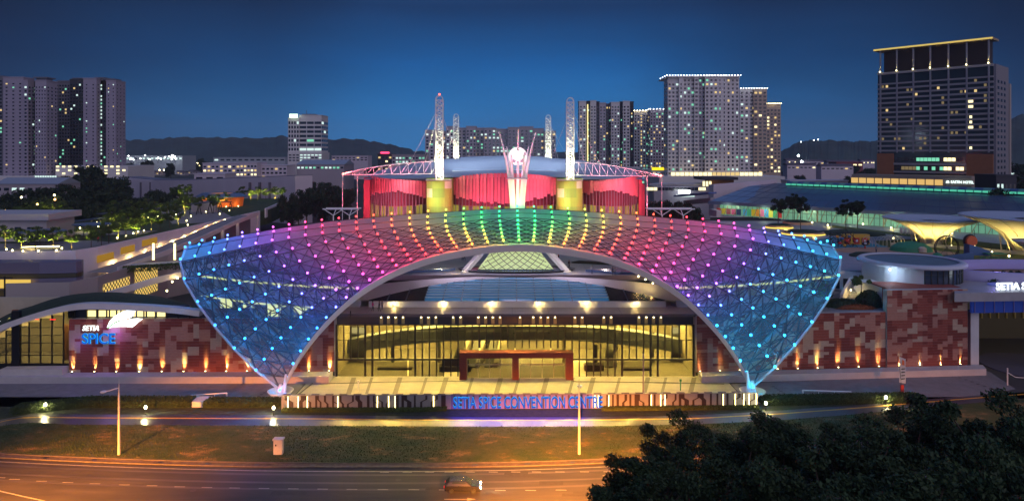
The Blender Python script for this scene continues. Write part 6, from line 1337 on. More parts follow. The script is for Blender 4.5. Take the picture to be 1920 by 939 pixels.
m = MB(); a, b = mp_(.03, -3, 14.5), mp_(1.0, -3, 14.5); m.face([a, b, b+Vector((0, 0, 5)), a+Vector((0, 0, 5))]); m.build('glass_front', mat('front_glass', (.25, .4, .36), .25, emit=(.35, .95, .6), es=.28), mh)
m = MB()
for k in range(60): p = mp_(.03+.97*k/60, -2.9, 14.5); m.tube(p, p+Vector((0, 0, 5)), .11, 4)
a, b = mp_(.03, -2.9, 17.2), mp_(1, -2.9, 17.2); m.tube(a, b, .12, 4); m.build('front_mullion', mat('mull_grey', (.2, .24, .22), .5), mh)
m = MB()
for k in range(26):
    p = mp_(.02+.96*k/25, -.4, 14.5); m.tube(p, mp_(.02+.96*(k+.5)/25, -.3, 19.2), .12, 4); m.tube(mp_(.02+.96*(k+.5)/25, -.3, 19.2), mp_(.02+.96*min(25, k+1)/25, -.4, 17.8), .1, 4)
for k in (5, 10, 15, 20, 24): p = mp_(k/25, .2, 14.5); m.tube(p, p+Vector((0, 0, 5)), .25, 6)
m.build('timber_brace', mat('brace_tan', (.45, .34, .2), .6), mh)
for k, c in enumerate(((.1, .5, .75), (.1, .6, .3), (.9, .75, .05), (.9, .35, .05), (.85, .2, .4), (.1, .45, .85), (.9, .8, .1), (.1, .55, .25), (.75, .05, .05))):
    a, b = mp_(.13+.016*k, -1.4, 15), mp_(.145+.016*k, -1.4, 15); m = MB(); m.face([a, b, b+Vector((0, 0, 2.6+.1*k)), a+Vector((0, 0, 2.6+.1*k))]); m.build('coloured_panel', mat('stripe_%d' % k, c, .5, emit=c, es=.25), mh)
for k, c in enumerate(((.6, .05, .05), (.7, .45, .05), (.25, .05, .08), (.5, .05, .2), (.04, .06, .2))):
    a, b = mp_(.025+.02*k, -1.2, 15), mp_(.043+.02*k, -1.2, 15); m = MB(); m.face([a, b, b+Vector((0, 0, 2.4)), a+Vector((0, 0, 2.4))]); m.build('coloured_panel', mat('stripeb_%d' % k, c, .5, emit=c, es=.12), mh)
MB().box(84, 86, 279, 290, 14.5, 17).build('end_wall', WHITE, mh)
for k in range(7): lamp('eave_lamp', 'POINT', mp_(.08+.14*k, 1.2, 18), 380, (.75, 1, .6), mh, .3)
m = MB(); l = MB()
for k in range(34):   # vaulted skylight along the ridge
    a = r0.lerp(r1, .12+.86*k/34)+Vector((-1, -9, -.3)); b = r0.lerp(r1, .12+.86*(k+1)/34)+Vector((-1, -9, -.3)); P_ = []
    for q in range(6): an = PI*q/5; o_ = nm_*(2.6*math.cos(an)); zz = 1.9*math.sin(an); P_.append((a+o_+Vector((0, 0, zz)), b+o_+Vector((0, 0, zz))))
    for q in range(5): m.face([P_[q][0], P_[q][1], P_[q+1][1], P_[q+1][0]], k % 2)
    c, d = a+nm_*2.75, b+nm_*2.75; l.face([c, d.lerp(c, .12), d.lerp(c, .12)+Vector((0, 0, .8)), c+Vector((0, 0, .8))])
m.build('ridge_skylight', [mat('sky_blue_d', (.04, .1, .22), .4), mat('sky_green', (.12, .3, .26), .4)], mh); l.build('skylight_lit_edge', emis('edge_green', (.12, .75, .5), .75), mh)
m = MB(); a = W(1338, 350, 330); m.hexa([(Xu(1338, 330), 330), (Xu(1480, 330), 345), (Xu(1482, 330), 352), (Xu(1338, 330), 338)], 10, [Zv(346, 330), Zv(337, 345), Zv(337, 352), Zv(346, 338)]); tag(m.build('fire_wall', MW), 'big plain mauve wall with a sloping top behind the blue roof', 'wall')
q = thing('link_bridge', 'blue roofed covered link bridge between arena and blue roof hall', 'bridge', (Xu(1300, 300), 300, 10)); MB().beam([W(1270, 366, 330), W(1336, 360, 300)], 4, .8).build('roof', mat('bridge_blue', (.06, .12, .35), .4), q); MB().beam([W(1285, 376, 330), W(1336, 371, 300)], 2, 2).build('deck', HWALL, q)
# ---- roof garden (right)
gm = mat('garden_grass', (.06, .085, .02), .95, noise=.35, nscale=.25)
m = MB(); m.hexa([G(u, v, DZ).to_2d() for u, v in ((1640, 452), (1780, 445), (1990, 480), (1990, 545), (1830, 548), (1700, 500))], DZ+.004, DZ+.03); m.hexa([G(u, v, DZ).to_2d() for u, v in ((1560, 422), (1680, 436), (1990, 470), (1990, 476), (1690, 442), (1560, 427))], DZ+.004, DZ+.05); struct(m.build('garden_lawn', gm))
m = MB()
for u, v, rx, ry in ((1845, 507, 12, 8), (1660, 470, 14, 7), (1735, 474, 8, 4)): p = G(u, v, DZ); m.lathe((p.x, p.y, DZ), [(rx, .032), (rx-.4, .045), (.1, .047)], 30, sy=ry/rx, cap=False)
struct(m.build('play_surface', mat('play_sand', (.42, .26, .17), .9)))
p = G(1580, 462, DZ); m = MB(); m.hexa([G(u, v, DZ).to_2d() for u, v in ((1530, 450), (1560, 444), (1665, 462), (1655, 478), (1600, 474), (1545, 460))], DZ+.01, DZ+.04); struct(m.build('blue_play_surface', mat('play_blue', (.04, .24, .32), .8)))
pm = mat('planter_tan', (.5, .33, .2), .7, emit=None); 
for n, (u, v, rx, hg, litp) in enumerate(((1461, 427, 4.6, .9, 1), (1494, 420, 5.2, .9, 0), (1506, 439, 6.6, .8, 1), (1595, 438, 10.5, .4, 0), (1620, 480, 3.6, .4, 0))):
    p = G(u, v, DZ); q = thing('round_planter', ['left round planter with a glowing yellow rim behind the canopy', 'tan walled round planter behind the two glowing ones', 'wide round planter with a glowing yellow rim in front', 'large flat oval hedge bed beside the playground', 'small green oval bed in front of the drum roof'][n], 'planter', p, 'round planters of the garden')
    MB().lathe(p, [(rx, 0), (rx*.97, hg)], 28, sy=.8, cap=True).build('planter_wall', pm if n < 3 else LEAFD, q); MB().lathe(p, [(rx*.9, hg), (rx*.6, hg+.5), (.1, hg+.7)], 24, sy=.8, cap=False).build('ground_cover', LEAFD, q)
    if litp: MB().lathe(p, [(rx+.15, .05), (rx+.1, .35)], 28, sy=.8, cap=False).build('rim_light', emis('rim_light', (1, .75, .12), 1.6), q); lamp('rim_glow', 'POINT', p+Vector((0, -rx-1, .5)), 220, (1, .75, .15), q, .3)
GT = [tree_proto('garden_tree', '', s, 9, 3.0, 2.9, 3200, .24, 26, LEAFD, tr=.14, cz=6.6) for s in (41, 42)]; ug = [[], []]
for n, (u, v, s, l) in enumerate(((1459, 425, 1.15, 'leftmost dark garden tree, standing in the glowing planter'), (1489, 420, 1.25, 'left tree of the close pair behind the canopy crest'), (1501, 430, 1.3, 'right tree of the close pair behind the canopy crest'), (1586, 434, 1.2, 'left tree of the pair above the oval hedge bed'), (1608, 428, 1.1, 'right, lighter tree of the pair above the oval hedge bed'))):
    place(GT[n % 2], ug[n % 2], G(u, v, DZ), rz=n*1.3, sc=s, label=l, group='dark garden trees')
# white funnel canopies
mem = mat('membrane', (.75, .7, .6), .6); 
def funnel(lab, x, y, R_, z1, rb_):
    q = thing('funnel_canopy', lab, 'canopy', (x, y, DZ), 'white funnel canopies'); prof = [(rb_, 0), (rb_*1.08, 1), (rb_*1.3, 2.2), (R_*.42, (z1-DZ)*.55), (R_*.68, (z1-DZ)*.8), (R_, z1-DZ)]
    MB().lathe((x, y, DZ), prof, 40, cap=False).build('membrane', mem, q, True); MB().lathe((x, y, DZ), [(R_, z1-DZ-.15), (R_+.15, z1-DZ+.1), (R_*.96, z1-DZ+.25), (R_*.8, z1-DZ+.1), (R_*.2, z1-DZ-.6)], 40, cap=False).build('top_skin', mat('membrane_top', (.45, .5, .6), .6), q, True)
    m = MB()
    for k in range(12): 
        a = 2*PI*k/12; m.path([(x+(r_+.08)*math.cos(a), y+(r_+.08)*math.sin(a), DZ+z_) for r_, z_ in prof], .11, 4)
        m.tube((x+rb_*1.9*math.cos(a+.26), y+rb_*1.9*math.sin(a+.26), DZ), (x+R_*.42*math.cos(a), y+R_*.42*math.sin(a), DZ+(z1-DZ)*.55), .12, 4)
    m.build('rib', mat('rib_cream', (.55, .48, .35), .5), q)
    for a in (200, 250, 300, 350): lamp('funnel_uplight', 'SPOT', (x+rb_*2.4*math.cos(R(a)), y+rb_*2.4*math.sin(R(a)), DZ+.4), 2300, (1, .74, .2), q, .15, 120, .8, aim=(x+rb_*1.6*math.cos(R(a)), y+rb_*1.6*math.sin(R(a)), z1))
funnel('left white funnel canopy glowing yellow from below', 121, 196, 12.6, 21.6, 2.6); funnel('big white funnel canopy at the right edge, glowing yellow', 134, 176, 15.5, 24, 3.2)
q = thing('funnel_canopy', 'small low funnel canopy at the right edge in front of the big one', 'canopy', (123, 158, DZ), 'white funnel canopies'); MB().lathe((123, 158, DZ), [(1, 0), (1.3, 2), (3.6, 3.9), (5.5, 5.2), (5.6, 5.4), (3, 5.2)], 28, cap=False).build('membrane', mem, q, True)
m = MB(); m.wall([(106, 190, DZ+.9), (116, 187, DZ+.9), (140, 163, DZ+.9)], .9, .5); tag(m.build('glowing_kerb', mat('roof_cream', (.46, .43, .42))), 'low cream kerb wall lit yellow below the funnel canopies', 'wall')
for k, (x, y) in enumerate(((112, 186), (122, 179), (131, 170))): lamp('kerb_lamp', 'POINT', (x, y-1.5, DZ+1.2), 300, (1, .8, .2), None, .2)
# garden lamp posts and path lamps
gp = thing('garden_lamp_post', '', 'lamp', (0, 0, 0)); MB().tube((0, 0, 0), (0, 0, 4.6), .07, 5).build('post', BLACK, gp); MB().ball((0, 0, 1.1), .2, 6).build('lamp_globe', LAMPY, gp)
for n, (u, v, l) in enumerate(((1858, 503, 'thin lamp post before the big funnel canopy, playground side'), (1827, 470, 'thin lamp post between the two funnel canopies'), (1675, 455, 'thin lamp post left of the left funnel canopy'))):
    q = gp if n == 0 else copy_tree(gp); q.location = G(u, v, DZ); q['label'] = l; q['group'] = 'thin garden lamp posts'; q.scale = (1, 1, 1.2)
sl_ = thing('path_lamp', '', 'lamp', (0, 0, 0)); MB().tube((0, 0, 0), (0, 0, .4), .07, 5).build('post', BLACK, sl_); MB().ball((0, 0, .5), .24, 6).build('lamp_globe', LAMPY, sl_)
for n, (u, v) in enumerate(((1478, 418), (1523, 421), (1552, 426), (1618, 424), (1671, 431), (1786, 442), (1784, 466), (1892, 485), (1745, 458), (1860, 478))):
    q = sl_ if n == 0 else copy_tree(sl_); q.location = G(u, v-1.5, DZ); q['label'] = ORD[n]+' low yellow path lamp of the garden, counted from the blue roof hall'; q['group'] = 'low path lamps of the garden'
    if n in (0, 2, 4): lamp('path_glow', 'POINT', G(u, v-1.5, DZ)+Vector((0, -.8, .8)), 260, (1, .78, .2), None, .2)
m = MB(); 
for k in range(3): p = G(1690+k*7, 441, DZ); m.lathe(p, [(.1, .3), (.5, .9), (.3, 2.2), (.05, 3)], 8, cap=False)
tag(m.build('teardrop_lamps', mat('teardrop', (.7, .7, .68), .5)), 'white teardrop sculptures on the garden path', 'sculpture')
# playground
RED = mat('play_red', (.55, .04, .03), .5); YL = mat('play_yellow', (.6, .35, .04), .5); GRN = mat('play_green', (.03, .22, .1), .6); BLU = mat('play_blue_panel', (.06, .14, .28), .5); ORG = mat('play_orange', (.7, .13, .03), .5)
def sub(q, m, n, ma): return m.build(n, ma, q)
p = G(1578, 462, DZ); q = thing('climbing_frame', 'dense dark climbing frame with red and yellow pieces on the blue play surface', 'climbing frame', p); m = MB(); rp_ = random.Random(9)
for _ in range(60): a = p+Vector((rp_.uniform(-3.4, 3.4), rp_.uniform(-2, 2), rp_.uniform(0, 4.4))); m.tube(a, a+Vector((rp_.uniform(-1.4, 1.4), rp_.uniform(-.6, .6), rp_.uniform(-1.2, 1.2))), .1, 4)
for dx in (-3.2, -1, 1.2, 3.2): m.tube(p+Vector((dx, 0, 0)), p+Vector((dx, 0, 4)), .12, 5)
sub(q, m, 'frame', BLACK)
for k in range(10): m = MB(); c = p+Vector((-3+k*.65, -1.2, .5+(k*37 % 5)*.6)); m.ball(c, .5, 8, sz=.8); sub(q, m, 'climbing_ball', (RED, BLU, YL)[k % 3])
p = G(1603, 459, DZ); q = thing('play_house', 'yellow and red play house with two red cube windows', 'play house', p); sub(q, MB().box(p.x-3, p.x+4.2, p.y, p.y+2, DZ, DZ+2.9), 'wall', YL)
for dx in (-2.2, .4, 2.7): sub(q, MB().box(p.x+dx-.8, p.x+dx+.8, p.y-.25, p.y-.02, DZ+.3, DZ+2.0), 'red_panel', RED); sub(q, MB().box(p.x+dx-.3, p.x+dx+.3, p.y-.32, p.y-.26, DZ+.9, DZ+1.5), 'window', WHITE)
p = G(1622, 466, DZ); q = thing('spring_rider', 'black and white spring animal rider on the blue play surface', 'spring rider', p); m = MB(); m.tube(p, p+Vector((0, 0, .7)), .2, 8); sub(q, m, 'spring', RED); m = MB(); m.ball(p+Vector((0, 0, 1.3)), .9, 10, sz=.6); m.ball(p+Vector((.9, 0, 1.9)), .5, 8); sub(q, m, 'animal_body', BLACK); m = MB(); m.ball(p+Vector((-.2, -.5, 1.4)), .45, 8, sz=.7); m.ball(p+Vector((1.1, -.3, 1.95)), .25, 6); sub(q, m, 'white_patch', WHITE)
p = G(1656, 462, DZ); q = thing('arch_climber', 'bare steel tube arches beside the blue play surface', 'climbing frame', p); m = MB()
for dx, r_ in ((-4, 1.4), (0, 1.6), (2, 1.6), (4, 1.5)):
    for dy in (-.8, .8): m.path([p+Vector((dx+r_*math.cos(PI*k/8), dy, 1.2+1.6*math.sin(PI*k/8))) for k in range(9)], .07, 4); m.tube(p+Vector((dx+r_, dy, 0)), p+Vector((dx+r_, dy, 1.2)), .07, 4); m.tube(p+Vector((dx-r_, dy, 0)), p+Vector((dx-r_, dy, 1.2)), .07, 4)
sub(q, m, 'tube_frame', mat('tube_steel', (.45, .43, .4), .35, metal=.6))
p = G(1708, 470, DZ); q = thing('play_mound', 'green dome mound with a small lit tunnel mouth', 'play mound', p); sub(q, MB().lathe(p, [(5.4, 0), (4.8, 1.1), (3.2, 2.1), (.1, 2.6)], 28, sy=.8, cap=False), 'grass_dome', GRN); sub(q, MB().lathe(p+Vector((.6, -4, .2)), [(1, 0), (1.0, 1), (.5, 1.4)], 10), 'tunnel_mouth', mat('tunnel_cream', (.6, .5, .35), .6))
p = G(1800, 490, DZ); q = thing('ring_climber', 'large ring net climber with blue wall and orange disc left of the lawn', 'climbing frame', p); m = MB()
for t_ in (0, .5): m.path([p+Vector((-3+2.8*math.cos(2*PI*k/20), t_, 3.3+2.8*math.sin(2*PI*k/20))) for k in range(21)], .12, 5)
for k in range(8): a = 2*PI*k/8; m.tube(p+Vector((-3, .2, 3.3)), p+Vector((-3+2.8*math.cos(a), .2, 3.3+2.8*math.sin(a))), .05, 3)
sub(q, m, 'ring_net', BLACK); m = MB(); m.hexa([(p.x-5, p.y-2.4), (p.x+1, p.y-3.4), (p.x+1, p.y-3.0), (p.x-5, p.y-2)], DZ, [DZ+1.6, DZ+2.6, DZ+2.6, DZ+1.6]); m.hexa([(p.x+.6, p.y-2.5), (p.x+5.2, p.y-3), (p.x+5.2, p.y+0), (p.x+.6, p.y-.4)], [DZ+1.8]*4, [DZ+4.4, DZ+3, DZ+3, DZ+4.4]); sub(q, m, 'blue_wall', BLU)
m = MB(); m.tube(p+Vector((2, -1.4, 5)), p+Vector((2, -.8, 5)), 1.25, 16); sub(q, m, 'orange_disc', ORG); m = MB(); m.tube(p+Vector((2, -.7, 5)), p+Vector((2, -.4, 5)), 1.6, 16); sub(q, m, 'black_ring', BLACK); m = MB(); m.ball(p+Vector((-6, -1, 1)), 1.3, 10); sub(q, m, 'green_ball', GRN)
m = MB()
for k in range(8): m.tube(p+Vector((1+k*.9, -6, 0)), p+Vector((1+k*.9, -6, 1.9)), .08, 4)
m.tube(p+Vector((.5, -6, 1.9)), p+Vector((7.5, -6, 1.9)), .08, 4); m.box(p.x+3.5, p.x+8, p.y-4.5, p.y-2, DZ+2.3, DZ+2.5); sub(q, m, 'green_frame', GRN)
# ---- round pavilion (drum)
DX, DY, DR = 81.5, 139, 8.9; dz0 = 11
dr_ = thing('round_pavilion', 'white round pavilion with a flat oval roof and curved dark windows above the stone block', 'pavilion', (DX, DY, dz0)); n = 48; wm = MB(); gm_ = MB(); fm = MB()
for k in range(n):
    a0, a1 = 2*PI*k/n, 2*PI*(k+1)/n; am = math.degrees((a0+a1)/2); f = lambda a, r_=DR: (DX+r_*math.cos(a), DY+r_*math.sin(a))
    if 258 < am or am < 8:
        gm_.face([(*f(a0), 14.6), (*f(a1), 14.6), (*f(a1), 17.8), (*f(a0), 17.8)]); wm.face([(*f(a0), dz0), (*f(a1), dz0), (*f(a1), 14.6), (*f(a0), 14.6)])
        if k % 1 == 0: fm.tube((*f(a0, DR+.05), 14.6), (*f(a0, DR+.05), 17.8), .1, 4)
        fm.tube((*f(a0, DR+.05), 16.9), (*f(a1, DR+.05), 16.9), .07, 4)
    else: wm.face([(*f(a0), dz0), (*f(a1), dz0), (*f(a1), 17.9), (*f(a0), 17.9)])
wm.hexa([(70, 126), (72.5, 130), (72.5, 137), (69, 137)], 10, 14.9); wm.build('white_wall', mat('drum_white', (.55, .58, .62), .65), dr_); gm_.build('curved_window', mat('drum_glass', (.03, .05, .09), .12, spec=.9), dr_); fm.build('window_frame', BLACK, dr_)
MB().lathe((DX, DY, 17.8), [(DR, 0), (DR+.9, .15), (DR+.95, .55), (DR+.5, .9), (DR-.4, .95), (DR-.5, .7)], 56, cap=False).build('roof_rim', mat('drum_rim', (.5, .52, .6), .6), dr_, True); MB().lathe((DX, DY, 18.4), [(DR-.4, 0), (.1, .05)], 56, cap=False).build('roof_top', mat('drum_roof', (.12, .18, .22), .5, noise=.15), dr_)
lamp('drum_lamp', 'POINT', (DX-8, DY-7, 17), 260, (.6, .8, 1), dr_, .2); MB().ball((DX-7.2, DY-5.4, 17.4), .16, 6).build('rim_lamp', LAMPW, dr_); MB().tube((DX-1, DY-7.5, 15), (DX-1.2, DY-7.5, 16.2), .14, 5).build('interior_lamp', emis('lamp_cyan', (.4, 1, 1), 6), dr_)
# lower terrace between canopy corner and drum
struct(MB().hexa([(36, 123), (69.5, 125.9), (72, 150), (60, 150), (40, 141)], 9, 11.2).build('planted_terrace', mat('terrace_grey', (.2, .2, .23), .6, noise=.1)))
q = thing('garden_wall_building', 'curved white wall with dark louvred windows between canopy corner and drum', 'building', (68, 150, 11)); MB().wall([(66, 147, 15.3), (71, 144, 15.3), (75, 141, 15.2)], 4.2, .5).build('wall', mat('drum_white', (.55, .58, .62)), q)
for k in range(2): MB().wall([(66.6+k*3.6, 146.1-k*2.1, 13.8), (69.6+k*3.6, 144.3-k*2.1, 13.8)], 2.2, .2).build('louvred_window', GLASSD, q)
q = thing('garden_stair', 'small outdoor stair with a white wall and a warm lamp beside the shrubs', 'stair', (70, 136, 11.2)); MB().hexa([(65.5, 134.5), (69.3, 138.6), (69, 139), (65.1, 134.9)], 11.2, [12.3, 14.9, 14.9, 12.3]).build('side_wall', WHITE, q); m = MB()
for k in range(8): m.box(66.5+k*.42, 68.4+k*.42, 134.6+k*.5, 135.1+k*.5, 11.2, 11.4+k*.36)
m.build('step', CONC, q); MB().ball((67.6, 135.6, 13), .15, 6).build('lamp_globe', LAMPY, q); lamp('stair_lamp_light', 'POINT', (67.4, 135, 12.9), 130, YEL, q, .1)
MB_ = MB().wall([(58, 127.5, 11.75), (60.5, 131.5, 11.75), (64, 133.6, 11.75), (66, 134.2, 11.75)], .6, .35); tag(MB_.build('planter_kerb', WHITE), 'curved white kerb around the shrub bed on the stone wall', 'kerb')
rg = random.Random(44)
def shrub(name, lab, c, rx, ry, h, n, ma, ls=.2, grp=None, z0=0):
    m = MB(); m.lathe((c[0], c[1], c[2]), [(rx*.9, 0), (rx*.85, h*.5), (rx*.5, h*.85), (.05, h*.95)], 14, sy=ry/rx, cap=False)
    for _ in range(n):
        t_ = rg.uniform(0, 2*PI); e_ = rg.uniform(0, 1); r_ = math.cos(e_*PI/2)*rg.uniform(.85, 1.1); p = Vector((c[0]+rx*r_*math.cos(t_), c[1]+ry*r_*math.sin(t_), c[2]+h*math.sin(e_*PI/2)*rg.uniform(.85, 1.15))); a = Vector((rg.gauss(0, 1), rg.gauss(0, 1), rg.gauss(0, 1))).normalized(); b = a.orthogonal().normalized(); e = a.cross(b); s = ls*rg.uniform(.6, 1.4); m.face([p-b*s, p+e*s*.5, p+b*s, p-e*s*.5])
    return tag(m.build(name, ma), lab, 'shrub', grp)
shrub('shrub_bed', 'clipped green shrub bed on top of the patchwork wall', (63.2, 129.6, 11.2), 4.6, 2.9, 1.1, 2600, LEAFD); shrub('shrub', 'taller loose dark shrubs before the white drum wall', (68.2, 129.6, 11.2), 2.6, 2.2, 2.6, 2200, LEAFD); shrub('shrub_bed', 'red and orange tipped flowering border along the wall top', (64.2, 126.6, 11.2), 3.6, .5, .8, 900, mat('leaves_orange', (.25, .07, .02), .8, noise=.5, nscale=3), .13)
shrub('shrub', 'round dark bush beside the right corner of the canopy', (57.2, 134, 11.2), 1.3, 2.4, 1.5, 900, LEAFD)
fpt = tree_proto('frangipani_tree', 'small flat crowned tree in front of the white drum wall', 61, 5.4, 2.3, 1.3, 700, .26, 12, LEAFM, tr=.09, cz=4.4); fpt.location = (67.6, 131.5, 11.2)
shrub('shrub', 'feathery olive bush beside the small outdoor stair', (63.8, 138.5, 11.2), 1.5, 1.2, 2.6, 900, LEAFM)
for n, u in enumerate((1862, 1880, 1895, 1910)): p = G(u, 532, DZ); shrub('shrub', ORD[n]+' dark bush from the left behind the purple roof rim', (p.x, p.y, DZ), 1.5, 1.2, 2.2, 500, LEAFD, grp='bushes behind the purple roof rim')
# ---- entrance canopy with sign at the right edge
ec = thing('entrance_canopy', 'wide grey drive-in canopy with white lettering at the right edge', 'canopy', (96, 128, 0)); z1 = 14.9
MB().hexa([(80.3, 123.3), (140, 127.5), (140, 141), (92, 141), (86.5, 133)], 13.3, z1).build('canopy_slab', mat('canopy_grey', (.36, .35, .38), .45, noise=.12, nscale=.6), ec)
MB().hexa([(84.5, 124.9), (140, 129), (140, 129.5), (84.5, 125.4)], 10.9, 13.29).build('blue_glass_band', mat('band_blue', (.03, .06, .25), .2, emit=(.03, .08, .6), es=.12), ec)
m = MB()
for k in range(16): x = 85+k*1.9; m.tube((x, 124.75+.074*(x-84.5), 10.9), (x, 124.75+.074*(x-84.5), 13.3), .08, 4)
m.build('band_mullion', mat('violet_bar', (.2, .16, .4), .5), ec)
for x in (86, 99.4): MB().hexa([(x-.8, 126.2), (x+.8, 126.3), (x+.8, 127.8), (x-.8, 127.7)], 0, 10.9).build('column', WHITE, ec)
lamp('column_uplight', 'SPOT', (99.4, 124.6, .4), 900, (1, .95, .6), ec, .1, 50, .8, aim=(99.4, 127, 4))
MB().box(84, 140, 148, 148.3, 0, 11).build('rear_glass_wall', mat('rear_glass', (.05, .04, .03), .3, emit=(1, .75, .25), es=.01), ec); m = MB()
for k in range(24): x = 84+k*1.8; m.box(x, x+.25, 147.6, 147.9, 4.5, 11)
m.build('rear_mullion', mat('brass_bar', (.5, .4, .15), .4), ec); lamp('soffit_lamp', 'AREA', (104, 142, 10.6), 160, YEL, ec, aim=(104, 142, 0), size=(24, 4))
rows = [[], [], []]; m = MB(); ov = []
for k in range(60): a = 2*PI*k/60; ov.append((math.cos(a), math.sin(a)))
for r_, z_, ry in ((19.6, z1+.02, 9.6), (19.9, z1+2.0, 9.9), (18.9, z1+2.05, 9.1), (18.3, z1+1.2, 8.6)):
    pass
m.lathe((107.5, 140.5, z1), [(19.6, 0), (20.1, 2.0), (19.2, 2.1), (18.2, .9), (18, .02)], 60, sy=.48, cap=False); m.build('roof_ring', mat('ring_violet', (.36, .33, .55), .6), ec, True)
for x, y, r_ in ((94.3, 130.8, 2.6), (103.5, 131.6, 4.4)): MB().lathe((x, y, z1), [(r_, .01), (r_, .25), (r_*.92, .3), (.1, .3)], 30, sy=.6, cap=False).build('roof_light_dome', mat('dome_blue', (.16, .18, .45), .3, emit=(.12, .15, .6), es=.25), ec)
text('white_letters', 'SETIA SPICE', 1.75, (Xu(1881, 124.6), 126.4, 14.95), emis('sign_white_b', (.85, .95, 1), 2.6), ec, ext=.1, sx=1.05, off=.04, rz=4)
lamp('violet_glow', 'POINT', (97, 136, z1+3.4), 500, (.3, .25, 1), ec, .5); lamp('violet_glow', 'POINT', (110, 134, z1+3.4), 500, (.3, .25, 1), ec, .5)
# ================================================================ STREET FURNITURE
sp_ = thing('street_lamp', 'tall street lamp post with a drooping arm on the left lawn', 'street lamp', (0, 0, 0), 'tall lamp posts on the lawn'); MB().tube((0, 0, 0), (0, 0, 8.2), .17, 8, r2=.12).tube((0, 0, 8.2), (0, 0, 10.1), .09, 6, r2=.03).build('post', mat('post_galv', (.6, .57, .5), .45), sp_)
m = MB(); m.path([(0, 0, 8.9), (-.6, 0, 8.75), (-1.2, -.1, 8.55), (-1.7, -.1, 8.5)], .07, 5); a_ = m.build('arm', STEEL, sp_); MB().ball((-2.0, -.1, 8.42), .42, 10, sz=.35).build('lamp_head', mat('lamp_head', (.6, .65, .75), .4), sp_)
b0_ = G(223, 852, .1); sp_.location = b0_; q = copy_tree(sp_); q.location = G(1086, 851, .1); q.rotation_euler = (0, 0, R(-100)); q['label'] = 'tall street lamp post standing on the lawn before the end of the blue lettering'
# sodium street lamps on the near side of the road (light the road and lawn)
for n, (x, pw) in enumerate(((-60, 950000), (4, 1500000), (66, 300000))):
    q = thing('sodium_lamp', ['near side sodium street lamp, left', 'near side sodium street lamp, centre', 'near side sodium street lamp, right'][n], 'street lamp', (x, 46, 0), 'sodium lamps on the near side of the road')
    MB().tube((x, 46, 0), (x, 46, 13), .16, 8).tube((x, 46, 13), (x, 49, 13.2), .08, 6).build('post', mat('post_galv', (.6, .57, .5)), q); MB().box(x-.25, x+.25, 48.6, 49.8, 13.12, 13.3).build('lamp_head', CONC, q)
    lamp('sodium_light', 'SPOT', (x, 50, 13), pw, (1, .29, .03), q, .25, 72, .8, aim=(x+(2 if n else 4), 65, 0))
ub_ = thing('utility_box', 'white electrical cabinet with a cap standing on the lawn', 'cabinet', G(522.5, 850, .1)); p = ub_.location; wb_ = mat('cabinet_white', (.6, .56, .52), .6, noise=.1, nscale=3)
MB().box(p.x-.58, p.x+.58, p.y-.35, p.y+.35, p.z, p.z+1.9).build('body', wb_, ub_); MB().box(p.x-.68, p.x+.68, p.y-.46, p.y+.46, p.z+1.9, p.z+2.08).build('cap', wb_, ub_); MB().box(p.x-.35, p.x-.17, p.y-.38, p.y-.352, p.z+1.15, p.z+1.4).build('lock', BLACK, ub_); MB().box(p.x-.5, p.x+.5, p.y-.365, p.y-.352, p.z+.1, p.z+1.8).build('door', wb_, ub_)
bl_ = thing('path_bollard_lamp', '', 'lamp', (0, 0, 0)); MB().tube((0, 0, 0), (0, 0, .95), .08, 6).build('post', BLACK, bl_); MB().lathe((0, 0, .95), [(.16, 0), (.2, .2), (.14, .42), (.02, .46)], 10).build('lamp_globe', emis('bollard_glow', (1, .92, .6), 22), bl_)
for n, (u, v, l) in enumerate(((85, 772, 'leftmost glowing lamp at the hedge by the footpath'), (273, 777, 'second glowing footpath lamp, between the left lamp post and the canopy foot'), (513, 778, 'glowing footpath lamp just left of the slotted wall'), (1436, 769, 'glowing footpath lamp just right of the slotted wall'), (1661, 758, 'glowing lamp beside the feather flag'))):
    q = bl_ if n == 0 else copy_tree(bl_); q.location = G(u, v, .05); q['label'] = l; q['group'] = 'glowing footpath lamps'; lamp('bollard_light', 'POINT', G(u, v, .05)+Vector((0, -.35, 1.25)), 500, (1, .84, .38), None, .12)
fl = thing('feather_flag', 'tall narrow pale banner flag on a pole at the right end of the drive', 'flag', G(1691, 738, 0)); p = fl.location; MB().tube(p, p+Vector((-.5, 0, 6.2)), .05, 5).build('pole', BLACK, fl)
m = MB(); m.sheet([[(p.x-.42+.0*k, p.y, p.z+1.9+k*.62) for k in range(8)], [(p.x+.55+.03*math.sin(k), p.y-.12, p.z+1.8+k*.58) for k in range(8)]]); m.build('banner', mat('banner_pale', (.5, .47, .55), .7), fl); m = MB(); m.face([(p.x-.1, p.y-.16, p.z+4.9), (p.x+.35, p.y-.2, p.z+4.8), (p.x+.3, p.y-.2, p.z+5.6), (p.x-.05, p.y-.16, p.z+5.8)]); m.build('orange_mark', mat('flag_orange', (.6, .12, .04), .6), fl); m = MB()
for k in range(4): m.face([(p.x-.2, p.y-.18, p.z+4.3-k*.55), (p.x+.4, p.y-.22, p.z+4.35-k*.55), (p.x+.4, p.y-.22, p.z+4.2-k*.55), (p.x-.2, p.y-.18, p.z+4.1-k*.55)])
m.build('dark_lines', DARKST, fl); MB().box(p.x-.2, p.x+.3, p.y-.1, p.y+.1, p.z, p.z+1.5).build('lower_banner', RED, fl)
